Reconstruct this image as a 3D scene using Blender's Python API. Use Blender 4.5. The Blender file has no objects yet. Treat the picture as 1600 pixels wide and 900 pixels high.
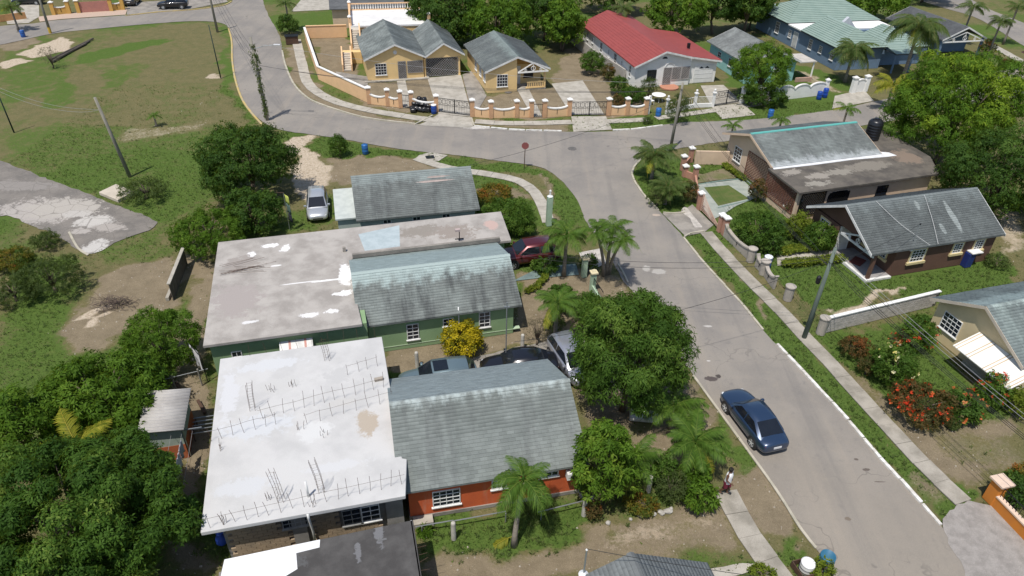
import bpy, bmesh, math, random
import numpy as np
from mathutils import Vector, Matrix
R = math.radians
rng = np.random.default_rng(7)
random.seed(11)
scene = bpy.context.scene
col = scene.collection

# ------------------------------------------------------------------ camera
CAM_H, FPX, PITCH, ROLL = 27.5, 1109.0, R(34.5), R(1.5)
cam_data = bpy.data.cameras.new('camera')
cam = bpy.data.objects.new('camera', cam_data)
col.objects.link(cam)
cam_data.sensor_width = 36.0
cam_data.lens = 36.0 * FPX / 1600.0
cam_data.clip_end = 3000
cam.matrix_world = (Matrix.Translation((0, 0, CAM_H)) @ Matrix.Rotation(math.pi / 2 - PITCH, 4, 'X')
                    @ Matrix.Rotation(ROLL, 4, 'Z'))
scene.camera = cam

# ------------------------------------------------------------------ sky, sun, exposure
SUN_EL = R(67)
SHX, SHY = 0.47, 0.883                      # direction in which shadows fall
world = bpy.data.worlds.new('World')
scene.world = world
world.use_nodes = True
wn = world.node_tree.nodes
sky = wn.new('ShaderNodeTexSky')
sky.sky_type = 'NISHITA'
sky.sun_disc = False
sky.sun_elevation = SUN_EL
sky.sun_rotation = math.atan2(-SHX, -SHY)
wn['Background'].inputs['Strength'].default_value = 0.125
world.node_tree.links.new(sky.outputs[0], wn['Background'].inputs['Color'])
sun_data = bpy.data.lights.new('sun', 'SUN')
sun_data.energy = 4.4
sun_data.angle = R(0.53)
sun_data.color = (1.0, 0.95, 0.88)
sun = bpy.data.objects.new('sun', sun_data)
col.objects.link(sun)
ce = math.cos(SUN_EL)
sun.rotation_euler = Vector((SHX * ce, SHY * ce, -math.sin(SUN_EL))).to_track_quat('-Z', 'Y').to_euler()
vs = scene.view_settings
vs.view_transform = 'Standard'
vs.look = 'None'
vs.exposure = 0.0
vs.gamma = 1.0
scene.render.engine = 'CYCLES'

# ------------------------------------------------------------------ picture point -> place on the site
_c, _s = math.cos(ROLL), math.sin(ROLL)
_cp, _sp = math.cos(PITCH), math.sin(PITCH)
def ray(u, v):
    x, y = u - 800.0, 450.0 - v
    x, y = _c * x - _s * y, _s * x + _c * y
    return Vector((x, y * _sp + FPX * _cp, y * _cp - FPX * _sp))
def P(u, v, z=0.0):
    d = ray(u, v)
    t = (z - CAM_H) / d.z
    return Vector((d.x * t, d.y * t, z))
def depth(p):
    return p.y * _cp - (p.z - CAM_H) * _sp

# ------------------------------------------------------------------ objects
def tag(o, label=None, cat=None, group=None, kind=None):
    if label: o['label'] = label
    if cat: o['category'] = cat
    if group: o['group'] = group
    if kind: o['kind'] = kind
    return o
def link(o, parent=None):
    col.objects.link(o)
    if parent is not None:
        o.parent = parent
    return o
def empty(name, loc=(0, 0, 0), rz=0.0, label=None, cat=None, group=None, kind=None):
    o = bpy.data.objects.new(name, None)
    o.empty_display_size = 0.3
    link(o)
    o.location = loc
    o.rotation_euler = (0, 0, rz)
    return tag(o, label, cat, group, kind)
def inst(src, name, parent, loc=(0, 0, 0), rot=(0, 0, 0), scale=(1, 1, 1)):
    """one more object that shares mesh data"""
    o = bpy.data.objects.new(name, src if isinstance(src, bpy.types.Mesh) else src.data)
    link(o, parent)
    o.location = loc
    o.rotation_euler = rot
    o.scale = scale
    return o
def copy_tree(o, parent=None):
    c = o.copy()
    col.objects.link(c)
    c.parent = parent
    for ch in list(o.children):
        copy_tree(ch, c)
    return c

class MB:
    """collects shapes and builds them as ONE mesh object"""
    def __init__(s):
        s.v, s.f = [], []
    def poly(s, pts):
        n = len(s.v)
        s.v += [tuple(p) for p in pts]
        s.f.append(tuple(range(n, n + len(pts))))
        return s
    def hexa(s, p):
        """8 points: bottom ring 0-3 counter-clockwise seen from above, top ring 4-7"""
        n = len(s.v)
        s.v += [tuple(q) for q in p]
        for f in ((3, 2, 1, 0), (4, 5, 6, 7), (0, 1, 5, 4), (1, 2, 6, 5), (2, 3, 7, 6), (3, 0, 4, 7)):
            s.f.append(tuple(n + i for i in f))
        return s
    def box(s, x0, x1, y0, y1, z0, z1):
        return s.hexa([(x0, y0, z0), (x1, y0, z0), (x1, y1, z0), (x0, y1, z0),
                       (x0, y0, z1), (x1, y0, z1), (x1, y1, z1), (x0, y1, z1)])
    def obox(s, c, ux, uy, uz):
        """box about c with half-axis vectors"""
        c, ux, uy, uz = Vector(c), Vector(ux), Vector(uy), Vector(uz)
        return s.hexa([c - ux - uy - uz, c + ux - uy - uz, c + ux + uy - uz, c - ux + uy - uz,
                       c - ux - uy + uz, c + ux - uy + uz, c + ux + uy + uz, c - ux + uy + uz])
    def bar(s, a, b, w, h=None, up=(0, 0, 1)):
        a, b = Vector(a), Vector(b)
        h = w if h is None else h
        d = (b - a)
        t = d.normalized()
        upv = Vector(up)
        if abs(t.dot(upv)) > 0.98: upv = Vector((1, 0, 0))
        sd = t.cross(upv).normalized()
        u2 = sd.cross(t)
        return s.obox((a + b) / 2, d / 2, sd * w / 2, u2 * h / 2)
    def tube(s, pts, r, n=6, caps=True):
        pts = [Vector(p) for p in pts]
        rr = r if isinstance(r, (list, tuple)) else [r] * len(pts)
        base = len(s.v)
        ref = None
        for i, p in enumerate(pts):
            t = (pts[min(i + 1, len(pts) - 1)] - pts[max(i - 1, 0)]).normalized()
            if ref is None:
                ref = Vector((1, 0, 0)) if abs(t.x) < 0.9 else Vector((0, 1, 0))
            a = (ref - t * ref.dot(t)).normalized()
            ref = a
            b = t.cross(a)
            for k in range(n):
                q = 2 * math.pi * k / n
                s.v.append(tuple(p + (a * math.cos(q) + b * math.sin(q)) * rr[i]))
        for i in range(len(pts) - 1):
            for k in range(n):
                k2 = (k + 1) % n
                s.f.append((base + i * n + k, base + i * n + k2, base + (i + 1) * n + k2, base + (i + 1) * n + k))
        if caps:
            s.f.append(tuple(base + k for k in reversed(range(n))))
            e = base + (len(pts) - 1) * n
            s.f.append(tuple(e + k for k in range(n)))
        return s
    def lathe(s, prof, n=16, c=(0, 0, 0), cap0=True, cap1=True):
        base = len(s.v)
        for r, z in prof:
            for k in range(n):
                q = 2 * math.pi * k / n
                s.v.append((c[0] + r * math.cos(q), c[1] + r * math.sin(q), c[2] + z))
        for i in range(len(prof) - 1):
            for k in range(n):
                k2 = (k + 1) % n
                s.f.append((base + i * n + k, base + i * n + k2, base + (i + 1) * n + k2, base + (i + 1) * n + k))
        if cap0: s.f.append(tuple(base + k for k in reversed(range(n))))
        if cap1:
            e = base + (len(prof) - 1) * n
            s.f.append(tuple(e + k for k in range(n)))
        return s
    def prism(s, pts, z0, z1):
        """vertical prism over a plan outline (counter-clockwise)"""
        n = len(s.v)
        k = len(pts)
        s.v += [(p[0], p[1], z0) for p in pts] + [(p[0], p[1], z1) for p in pts]
        s.f.append(tuple(n + i for i in reversed(range(k))))
        s.f.append(tuple(n + k + i for i in range(k)))
        for i in range(k):
            j = (i + 1) % k
            s.f.append((n + i, n + j, n + k + j, n + k + i))
        return s
    def wallprism(s, pts, o, u, n_, t):
        """outline of (along, z) pairs in the vertical plane through o along u, thickness t along n_"""
        o, u, n_ = Vector(o), Vector(u), Vector(n_)
        b = len(s.v)
        k = len(pts)
        for off in (0, t):
            s.v += [tuple(o + u * a + Vector((0, 0, z)) + n_ * off) for a, z in pts]
        s.f.append(tuple(b + i for i in range(k)))
        s.f.append(tuple(b + k + i for i in reversed(range(k))))
        for i in range(k):
            j = (i + 1) % k
            s.f.append((b + j, b + i, b + k + i, b + k + j))
        return s
    def mesh(s, name, m=None):
        me = bpy.data.meshes.new(name)
        me.from_pydata(s.v, [], s.f)
        if m: me.materials.append(m)
        return me
    def build(s, name, m, parent=None, smooth=False, fix=True, bevel=0.0):
        me = s.mesh(name, m)
        if fix:
            bm = bmesh.new(); bm.from_mesh(me)
            bmesh.ops.recalc_face_normals(bm, faces=bm.faces)
            bm.to_mesh(me); bm.free()
        if smooth:
            me.polygons.foreach_set('use_smooth', [True] * len(me.polygons))
        o = bpy.data.objects.new(name, me)
        link(o, parent)
        if bevel:
            md = o.modifiers.new('bevel', 'BEVEL')
            md.width = bevel; md.segments = 2; md.limit_method = 'ANGLE'
        return o

def fast_mesh(name, verts, quads, m, attrs=None, smooth=False):
    me = bpy.data.meshes.new(name)
    nv, nf, k = len(verts), len(quads), quads.shape[1]
    me.vertices.add(nv)
    me.vertices.foreach_set('co', np.ascontiguousarray(verts, dtype=np.float32).ravel())
    me.loops.add(nf * k)
    me.loops.foreach_set('vertex_index', np.ascontiguousarray(quads, dtype=np.int32).ravel())
    me.polygons.add(nf)
    me.polygons.foreach_set('loop_start', np.arange(0, nf * k, k, dtype=np.int32))
    me.polygons.foreach_set('loop_total', np.full(nf, k, dtype=np.int32))
    if smooth: me.polygons.foreach_set('use_smooth', np.ones(nf, dtype=bool))
    me.update(calc_edges=True)
    for an, (typ, data) in (attrs or {}).items():
        a = me.attributes.new(an, typ, 'POINT')
        a.data.foreach_set('value' if typ == 'FLOAT' else 'color', np.ascontiguousarray(data, dtype=np.float32).ravel())
    if m: me.materials.append(m)
    return me

def smooth_line(pts, step=0.6, closed=False):
    """Catmull-Rom through the points"""
    pts = [Vector(p) for p in pts]
    n = len(pts)
    out = []
    rngi = range(n if closed else n - 1)
    for i in rngi:
        if closed:
            p0, p1, p2, p3 = pts[i - 1], pts[i], pts[(i + 1) % n], pts[(i + 2) % n]
        else:
            p0, p1, p2, p3 = pts[max(i - 1, 0)], pts[i], pts[i + 1], pts[min(i + 2, n - 1)]
        k = max(1, int((p2 - p1).length / step))
        for j in range(k):
            t = j / k
            out.append(0.5 * ((2 * p1) + (p2 - p0) * t + (2 * p0 - 5 * p1 + 4 * p2 - p3) * t * t + (3 * p1 - p0 - 3 * p2 + p3) * t ** 3))
    if not closed: out.append(pts[-1])
    return out

# ------------------------------------------------------------------ materials
class NT:
    def __init__(s, name):
        s.m = bpy.data.materials.new(name)
        s.m.use_nodes = True
        s.n = s.m.node_tree.nodes
        s.l = s.m.node_tree.links
        s.b = s.n['Principled BSDF']
    def node(s, typ, **kw):
        nd = s.n.new(typ)
        for k, v in kw.items():
            if hasattr(nd, k): setattr(nd, k, v)
            else: s.put(nd.inputs[k.replace('_', ' ')], v)
        return nd
    def put(s, sock, v):
        if isinstance(v, bpy.types.NodeSocket): s.l.new(v, sock)
        else:
            if hasattr(sock, 'default_value') and not isinstance(v, (int, float)) and len(v) == 3 and sock.type == 'RGBA': v = (*v, 1)
            sock.default_value = v
    def math(s, op, a, b=None, c=None):
        nd = s.n.new('ShaderNodeMath'); nd.operation = op
        for i, v in enumerate((a, b, c)):
            if v is not None: s.put(nd.inputs[i], v)
        return nd.outputs[0]
    def mix(s, f, a, b, mode='MIX'):
        nd = s.n.new('ShaderNodeMix'); nd.data_type = 'RGBA'; nd.blend_type = mode
        s.put(nd.inputs[0], f); s.put(nd.inputs[6], a); s.put(nd.inputs[7], b)
        return nd.outputs[2]
    def coords(s, mode='world', obj=None):
        if mode == 'world':
            return s.node('ShaderNodeNewGeometry').outputs['Position']
        t = s.n.new('ShaderNodeTexCoord')
        if obj is not None: t.object = obj
        return t.outputs['Object']
    def mapv(s, vec, scale):
        nd = s.n.new('ShaderNodeMapping')
        s.l.new(vec, nd.inputs[0])
        nd.inputs['Scale'].default_value = scale
        return nd.outputs[0]
    def noise(s, vec, scale, detail=5, rough=0.55, dist=0.0):
        nd = s.n.new('ShaderNodeTexNoise')
        s.l.new(vec, nd.inputs['Vector'])
        nd.inputs['Scale'].default_value = scale
        nd.inputs['Detail'].default_value = detail
        nd.inputs['Roughness'].default_value = rough
        nd.inputs['Distortion'].default_value = dist
        return nd.outputs['Fac']
    def ramp(s, f, a, b):
        """0 at a, 1 at b"""
        nd = s.n.new('ShaderNodeMapRange')
        nd.interpolation_type = 'SMOOTHSTEP'
        s.put(nd.inputs[0], f)
        lo, hi, inv = (a, b, False) if a < b else (b, a, True)
        nd.inputs[1].default_value, nd.inputs[2].default_value = lo, hi
        nd.inputs[3].default_value, nd.inputs[4].default_value = (1, 0) if inv else (0, 1)
        return nd.outputs[0]
    def bump(s, h, strength=0.3, dist=0.05):
        nd = s.n.new('ShaderNodeBump')
        s.l.new(h, nd.inputs['Height'])
        nd.inputs['Strength'].default_value = strength
        nd.inputs['Distance'].default_value = dist
        s.l.new(nd.outputs[0], s.b.inputs['Normal'])
    def spots(s, c, vec, spots):
        """patches of another colour, each with its own ragged outline: (x, y, rx, ry, colour, raggedness)"""
        sep = s.n.new('ShaderNodeSeparateXYZ'); s.l.new(vec, sep.inputs[0])
        nz = s.math('ADD', s.math('MULTIPLY', s.noise(vec, 1.3, 8, 0.72), .6), s.math('MULTIPLY', s.noise(vec, 4.5, 8, 0.75), .4))
        for x, y, rx, ry, colr, rag in spots:
            dx = s.math('DIVIDE', s.math('SUBTRACT', sep.outputs[0], x), rx)
            dy = s.math('DIVIDE', s.math('SUBTRACT', sep.outputs[1], y), ry)
            d = s.math('SQRT', s.math('ADD', s.math('MULTIPLY', dx, dx), s.math('MULTIPLY', dy, dy)))
            d = s.math('ADD', d, s.math('MULTIPLY', s.math('SUBTRACT', nz, 0.5), rag * 2.0))
            c = s.mix(s.ramp(d, 1.05, 0.72), c, colr)
        return c
    def done(s, c, rough=0.8, metal=0.0, spec=0.3):
        s.put(s.b.inputs['Base Color'], c)
        s.put(s.b.inputs['Roughness'], rough)
        s.b.inputs['Metallic'].default_value = metal
        s.b.inputs['Specular IOR Level'].default_value = spec
        return s.m

_mats = {}
def surf(name, c1, c2=None, scale=1.5, rough=0.8, bump=0.0, fine=0.12, mode='world', obj=None, stretch=(1, 1, 1), metal=0.0, spec=0.3, stain=None, spots=None, fs=25):
    """weathered surface: two colours in a noise, a fine grain, optional vertical dirt streaks"""
    if name in _mats: return _mats[name]
    t = NT(name)
    v = t.coords(mode, obj)
    c2 = c2 or tuple(x * 0.8 for x in c1)
    f = t.ramp(t.noise(t.mapv(v, stretch), scale, 6, 0.6), 0.35, 0.68)
    c = t.mix(f, c1, c2)
    g = t.noise(v, fs, 4, 0.7)
    if stain:
        st = t.ramp(t.noise(t.mapv(v, (1.0, 1.0, 0.18)), 2.4, 5, 0.65), 0.52, 0.75)
        c = t.mix(t.math('MULTIPLY', st, stain[1]), c, stain[0])
    if spots: c = t.spots(c, v, spots)
    c = t.mix(fine, c, t.mix(g, (0.0, 0.0, 0.0), (2.0, 2.0, 2.0)), 'MULTIPLY') if False else c
    k = t.math('MULTIPLY_ADD', t.math('SUBTRACT', g, 0.5), fine * 4, 1.0)
    cc = t.n.new('ShaderNodeVectorMath'); cc.operation = 'SCALE'
    t.put(cc.inputs[0], c); t.put(cc.inputs['Scale'], k)
    if bump: t.bump(g, bump, 0.03)
    _mats[name] = t.done(cc.outputs[0], rough, metal, spec)
    return _mats[name]
def plain(name, c, rough=0.5, metal=0.0, spec=0.5):
    """smooth paint, plastic, metal with faint dust"""
    if name in _mats: return _mats[name]
    t = NT(name)
    v = t.coords('obj')
    f = t.noise(v, 3.0, 5, 0.6)
    cc = t.mix(t.math('MULTIPLY', f, 0.25), c, tuple(x * 0.75 + 0.02 for x in c))
    _mats[name] = t.done(cc, t.math('MULTIPLY_ADD', f, 0.15, rough - 0.07), metal, spec)
    return _mats[name]
def glassy(name, c=(0.012, 0.016, 0.024), rough=0.08):
    if name in _mats: return _mats[name]
    t = NT(name)
    v = t.coords('world')
    f = t.noise(v, 2.0, 3)
    _mats[name] = t.done(t.mix(f, c, tuple(x * 1.8 for x in c)), rough, 0.0, 0.6)
    return _mats[name]
def leafmat(name, dark, mid, light, trans=0.4, rough=0.6):
    """leaves: colour follows the per-leaf value 'tone'"""
    if name in _mats: return _mats[name]
    t = NT(name)
    a = t.n.new('ShaderNodeAttribute'); a.attribute_name = 'tone'
    f = a.outputs['Fac']
    c = t.mix(t.ramp(f, 0.0, 0.55), dark, mid)
    c = t.mix(t.ramp(f, 0.6, 1.0), c, light)
    t.done(c, rough, 0, 0.12)
    tr = t.n.new('ShaderNodeBsdfTranslucent')
    t.l.new(t.mix(0.5, c, (0.26, 0.36, 0.03, 1)), tr.inputs['Color'])
    mx = t.n.new('ShaderNodeMixShader'); mx.inputs[0].default_value = trans
    t.l.new(t.b.outputs[0], mx.inputs[1]); t.l.new(tr.outputs[0], mx.inputs[2])
    t.l.new(mx.outputs[0], t.n['Material Output'].inputs['Surface'])
    _mats[name] = t.m
    return t.m
# ================================================================== THE GROUND
# zones of lush grass (g), bare earth (d) and pale sand or lime (s): outlines on the ground
ZONES = [
 # field
 ('b', .35, 3, [(0,70),(120,50),(330,36),(355,60),(358,110),(370,150),(395,190),(330,200),(200,200),(90,180),(0,190)]),
 ('g', .55, 2.5, [(0,60),(60,52),(110,70),(120,110),(60,150),(0,170)]),
 ('g', .8, 1.2, [(160,75),(255,58),(262,68),(200,84),(160,95),(112,100),(125,84)]),
 ('g', .6, 1.5, [(175,100),(235,92),(228,112),(170,145),(150,140)]),
 ('g', .6, 1.2, [(60,150),(110,105),(112,118),(120,165),(70,170)]),
 ('g', .5, 1.2, [(262,108),(290,106),(285,118),(255,118)]),
 ('g', .75, 1.5, [(335,35),(360,42),(362,95),(372,140),(390,172),(410,195),(380,195),(352,150),(340,110),(350,60)]),
 ('g', .55, 2.5, [(0,205),(100,190),(230,200),(300,195),(350,200),(330,330),(270,350),(190,300),(120,270),(0,245)]),
 ('g', .5, 2, [(0,225),(60,240),(130,262),(200,290),(240,340),(180,315),(90,280),(0,250)]),
 ('d', .9, 1.0, [(0,62),(40,58),(58,68),(30,80),(0,78)]),
 ('s', .95, .9, [(65,70),(100,58),(118,66),(100,78),(60,88),(30,86)]),
 ('s', .9, .7, [(0,94),(26,92),(58,95),(24,102),(0,106)]),
 ('d', .22, 5, [(180,90),(330,60),(345,120),(350,170),(260,180),(180,160)]),
 ('s', .6, .5, [(312,115),(340,113),(344,122),(318,124)]),
 ('s', .4, 1.5, [(185,205),(240,200),(330,190),(320,205),(250,215),(195,222)]),
 # left of the flat-roofed house
 ('g', .7, 3, [(0,395),(60,400),(140,398),(130,440),(110,500),(140,560),(60,600),(0,640)]),
 ('g', .5, 1.5, [(140,398),(245,352),(300,350),(260,400),(200,420)]),
 ('d', 1.0, 1.2, [(150,430),(200,415),(262,405),(275,425),(265,470),(215,500),(180,540),(130,550),(100,525),(120,480)]),
 ('d', 1.0, 1.0, [(280,400),(330,400),(325,540),(320,600),(330,680),(300,850),(330,900),(270,900),(265,800),(290,700),(262,600),(262,560),(290,480)]),
 ('s', .55, .4, [(110,500),(122,500),(120,510),(108,508)]),
 ('s', .95, .35, [(134,496),(146,484),(165,487),(158,498),(150,505),(143,508)]),
 ('s', .95, .35, [(154,518),(165,495),(176,490),(181,512),(172,508),(168,520),(160,520)]),
 ('s', .6, .5, [(85,650),(105,645),(118,660),(110,690),(88,690),(80,670)]),
 # behind the rear house
 ('s', .85, .8, [(452,210),(478,208),(496,250),(530,272),(520,290),(490,300),(470,320),(462,305),(458,270),(449,240)]),
 ('d', .9, 1.5, [(510,245),(560,240),(640,250),(690,262),(700,285),(560,285),(520,280)]),
 ('g', .85, .7, [(480,208),(520,214),(600,229),(700,241),(780,251),(850,262),(880,290),(905,320),(917,350),(890,345),(868,310),(850,280),(800,272),(720,262),(650,248),(560,244),(510,250),(490,235)]),
 ('d', .7, .8, [(836,270),(858,280),(866,300),(870,330),(884,340),(858,345),(852,310)]),
 ('g', .6, 1.5, [(460,320),(545,290),(550,350),(440,370),(400,390),(330,390),(420,340)]),
 ('g', .7, .8, [(690,262),(760,272),(810,284),(840,320),(850,345),(800,355),(745,320)]),
 ('d', .6, .6, [(740,290),(790,290),(835,300),(830,310),(760,305)]),
 # the green house's garden, drive
 ('d', 1.0, .8, [(600,552),(800,518),(815,420),(850,430),(900,410),(985,440),(1005,470),(930,520),(900,560),(860,545),(800,545),(700,560),(600,575)]),
 ('g', .8, .5, [(612,572),(668,558),(700,560),(690,575),(640,592),(610,598)]),
 # mango tree garden
 ('d', .8, 1.5, [(900,580),(1080,560),(1110,660),(1100,720),(1020,740),(930,700)]),
 ('g', .5, 1.0, [(920,650),(1030,655),(1040,680),(960,695)]),
 # lower verge and yard
 ('g', .85, .8, [(650,830),(780,800),(870,780),(930,790),(930,830),(860,835),(800,860),(690,880),(660,870)]),
 ('d', .9, 1.5, [(660,880),(800,860),(900,830),(1010,820),(1130,790),(1165,870),(1020,900),(700,910)]),
 ('g', .6, .5, [(960,850),(1000,848),(1020,862),(965,866)]),
 ('g', .5, .8, [(930,790),(1060,780),(1120,760),(1130,800),(1000,815),(935,830)]),
 ('s', .42, 2.2, [(930,850),(1060,820),(1120,810),(1150,850),(1080,880),(960,890)]),
 ('d', .8, .8, [(1095,600),(1150,690),(1200,760),(1270,870),(1230,890),(1170,800),(1140,740)]),
 ('g', .7, .6, [(1090,600),(1150,680),(1180,730),(1150,750),(1120,700)]),
 ('g', .8, .5, [(1205,860),(1235,850),(1290,900),(1230,910)]),
 ('g', .85, .5, [(1165,890),(1205,875),(1215,905),(1150,910)]),
 # verges on the right
 ('g', 1.0, .5, [(985,272),(1010,250),(1060,250),(1080,300),(1110,365),(1160,430),(1215,480),(1260,530),(1300,575),(1400,690),(1520,790),(1475,820),(1340,675),(1216,540),(1136,450),(1035,335)]),
 ('d', .75, .5, [(1130,405),(1165,440),(1205,490),(1200,505),(1165,460)]),
 ('d', .5, .8, [(1380,700),(1420,725),(1460,770),(1480,800),(1450,790),(1400,740)]),
 ('g', .95, 1.2, [(1080,250),(1140,260),(1250,330),(1300,400),(1400,440),(1600,390),(1600,445),(1460,460),(1280,490),(1240,470),(1190,420),(1120,330)]),
 ('d', .85, .7, [(1090,270),(1130,265),(1140,280),(1110,285)]),
 ('s', .7, .6, [(1270,480),(1350,462),(1420,445),(1400,465),(1290,490)]),
 ('s', .55, 1.5, [(1560,300),(1600,300),(1600,420),(1575,390),(1555,350)]),
 ('g', 1.0, 1.0, [(1285,530),(1460,490),(1480,560),(1530,620),(1600,650),(1600,700),(1480,640),(1400,640),(1330,580)]),
 ('d', .7, 1.2, [(1330,580),(1380,620),(1440,670),(1600,660),(1600,740),(1540,740),(1500,770),(1400,670)]),
 ('g', .4, 1.0, [(1440,660),(1540,690),(1600,700),(1600,730),(1530,730)]),
 # across the street
 ('d', .8, .6, [(445,75),(470,70),(500,150),(600,180),(650,188),(650,195),(560,182),(500,164),(458,130)]),
 ('d', .9, .8, [(487,60),(545,58),(560,110),(520,125),(500,95)]),
 ('d', .95, .6, [(580,130),(720,118),(735,150),(735,180),(580,165)]),
 ('d', .95, .8, [(735,150),(860,140),(870,90),(905,70),(950,130),(1000,150),(1008,178),(735,183)]),
 ('d', .6, .4, [(740,188),(890,190),(890,205),(740,197)]),
 ('g', .8, .8, [(1015,180),(1120,165),(1300,150),(1310,170),(1200,187),(1110,190),(1010,200)]),
 ('g', .8, 1.5, [(1130,110),(1200,90),(1310,115),(1340,140),(1150,150)]),
 ('g', .8, 1.0, [(465,25),(540,20),(545,40),(475,42)]),
 ('s', .5, 1.0, [(1240,105),(1300,130),(1330,150),(1290,140),(1250,120)]),
 ('g', .6, 2.0, [(1540,80),(1600,100),(1600,130),(1540,110)]),
]
xs = np.concatenate([[-900, -400, -200, -120], np.arange(-88, 92, 0.42), [120, 200, 400, 900]])
ys = np.concatenate([[-300, -80, -20, 0, 8], np.arange(12, 134, 0.42), [150, 200, 400, 900]])
GX, GY = np.meshgrid(xs, ys)
gx, gy = GX.ravel(), GY.ravel()
def vnoise(x, y, s, seed):
    """smooth lattice noise in 0..1"""
    r = np.random.default_rng(seed)
    T = r.random((256, 256))
    X, Y = x * s + 1000, y * s + 1000
    i, j = np.floor(X).astype(int), np.floor(Y).astype(int)
    a, b = X - i, Y - j
    a, b = a * a * (3 - 2 * a), b * b * (3 - 2 * b)
    g = lambda p, q: T[p % 256, q % 256]
    return (g(i, j) * (1 - a) + g(i + 1, j) * a) * (1 - b) + (g(i, j + 1) * (1 - a) + g(i + 1, j + 1) * a) * b
def fbm(x, y, s, seed):
    return sum(vnoise(x, y, s * 2 ** k, seed + k) * 0.5 ** (k + 1) for k in range(4)) / 0.9375
def poly_sdf(px_, py_, poly):
    """distance to an outline, positive inside"""
    n = len(poly)
    inside = np.zeros(px_.shape, bool)
    dmin = np.full(px_.shape, 1e9)
    for i in range(n):
        ax, ay = poly[i]; bx, by = poly[(i + 1) % n]
        ex, ey = bx - ax, by - ay
        t = np.clip(((px_ - ax) * ex + (py_ - ay) * ey) / (ex * ex + ey * ey + 1e-9), 0, 1)
        dmin = np.minimum(dmin, np.hypot(px_ - ax - ex * t, py_ - ay - ey * t))
        c = (ay > py_) != (by > py_)
        with np.errstate(divide='ignore', invalid='ignore'):
            xi = ax + (py_ - ay) * ex / (ey if abs(ey) > 1e-9 else 1e-9)
        inside ^= c & (px_ < xi)
    return np.where(inside, dmin, -dmin)
wx = gx + (fbm(gx, gy, .35, 1) - .5) * 3.0 + (fbm(gx, gy, 1.1, 31) - .5) * 1.2
wy = gy + (fbm(gx, gy, .35, 5) - .5) * 3.0 + (fbm(gx, gy, 1.1, 35) - .5) * 1.2
zone = {'g': np.zeros_like(gx), 'd': np.zeros_like(gx), 's': np.zeros_like(gx)}
zone['g'] += 0.24 + 0.42 * np.clip((fbm(gx, gy, .14, 9) - .42) * 4, 0, 1)
for k, st, soft, pts in ZONES:
    poly = [tuple(P(u, v)[:2]) for u, v in pts]
    ax = np.array(poly)
    sel = (wx > ax[:, 0].min() - 4) & (wx < ax[:, 0].max() + 4) & (wy > ax[:, 1].min() - 4) & (wy < ax[:, 1].max() + 4)
    f = np.zeros_like(gx)
    f[sel] = np.clip(poly_sdf(wx[sel], wy[sel], poly) / soft + .5, 0, 1)
    f = f * f * (3 - 2 * f) * st
    if k == 'b':
        zone['g'] *= 1 - f
        continue
    for q in zone:
        zone[q] = np.where(q == k, np.maximum(zone[q], f), zone[q] * (1 - f * (.9 if q != 's' else .6)))
gz = (fbm(gx, gy, .5, 21) - .5) * 0.05 - 0.03
ny_, nx_ = GX.shape
idx = np.arange(nx_ * ny_).reshape(ny_, nx_)
quads = np.stack([idx[:-1, :-1], idx[:-1, 1:], idx[1:, 1:], idx[1:, :-1]], -1).reshape(-1, 4)

def ground_material():
    t = NT('ground_grass_and_earth')
    v = t.coords('world')
    a = t.n.new('ShaderNodeAttribute'); a.attribute_name = 'zone'
    sep = t.n.new('ShaderNodeSeparateColor'); t.l.new(a.outputs['Color'], sep.inputs[0])
    n1 = t.noise(v, 0.9, 8, 0.68)
    n2 = t.noise(v, 5.0, 6, 0.75)
    n3 = t.noise(v, 24.0, 4, 0.8)
    brk = t.math('MULTIPLY_ADD', t.math('SUBTRACT', n2, .5), .9, t.math('MULTIPLY', t.math('SUBTRACT', n1, .5), .8))
    dry = t.mix(t.ramp(n1, .3, .7), (.155, .135, .062), (.115, .112, .048))
    dry = t.mix(t.ramp(n2, .5, .72), dry, (.20, .17, .095))
    grn = t.mix(t.ramp(n2, .3, .7), (.058, .102, .020), (.096, .145, .031))
    grn = t.mix(t.ramp(n1, .55, .8), grn, (.12, .145, .042))
    drt = t.mix(t.ramp(n1, .3, .7), (.245, .198, .132), (.18, .145, .095))
    drt = t.mix(t.ramp(n3, .6, .75), drt, (.29, .24, .165))
    pal = t.mix(t.ramp(n2, .35, .7), (.52, .44, .34), (.34, .27, .19))
    lim = lambda ch: t.ramp(t.math('ADD', sep.outputs[ch], brk), .28, .66)
    c = t.mix(lim(0), dry, grn)
    c = t.mix(lim(1), c, drt)
    c = t.mix(lim(2), c, pal)
    k = t.math('MULTIPLY_ADD', t.math('SUBTRACT', n3, .5), 1.5, 1.0)
    cc = t.n.new('ShaderNodeVectorMath'); cc.operation = 'SCALE'
    t.put(cc.inputs[0], c); t.put(cc.inputs['Scale'], k)
    t.bump(t.math('ADD', t.math('MULTIPLY', n3, .6), n2), .7, .08)
    return t.done(cc.outputs[0], .95, 0, .1)
zc = np.stack([zone['g'], zone['d'], zone['s'], np.ones_like(gx)], -1)
gm = fast_mesh('ground', np.stack([gx, gy, gz], -1), quads, ground_material(), {'zone': ('FLOAT_COLOR', zc)}, True)
ground = link(bpy.data.objects.new('ground', gm))
tag(ground, kind='structure')

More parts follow.
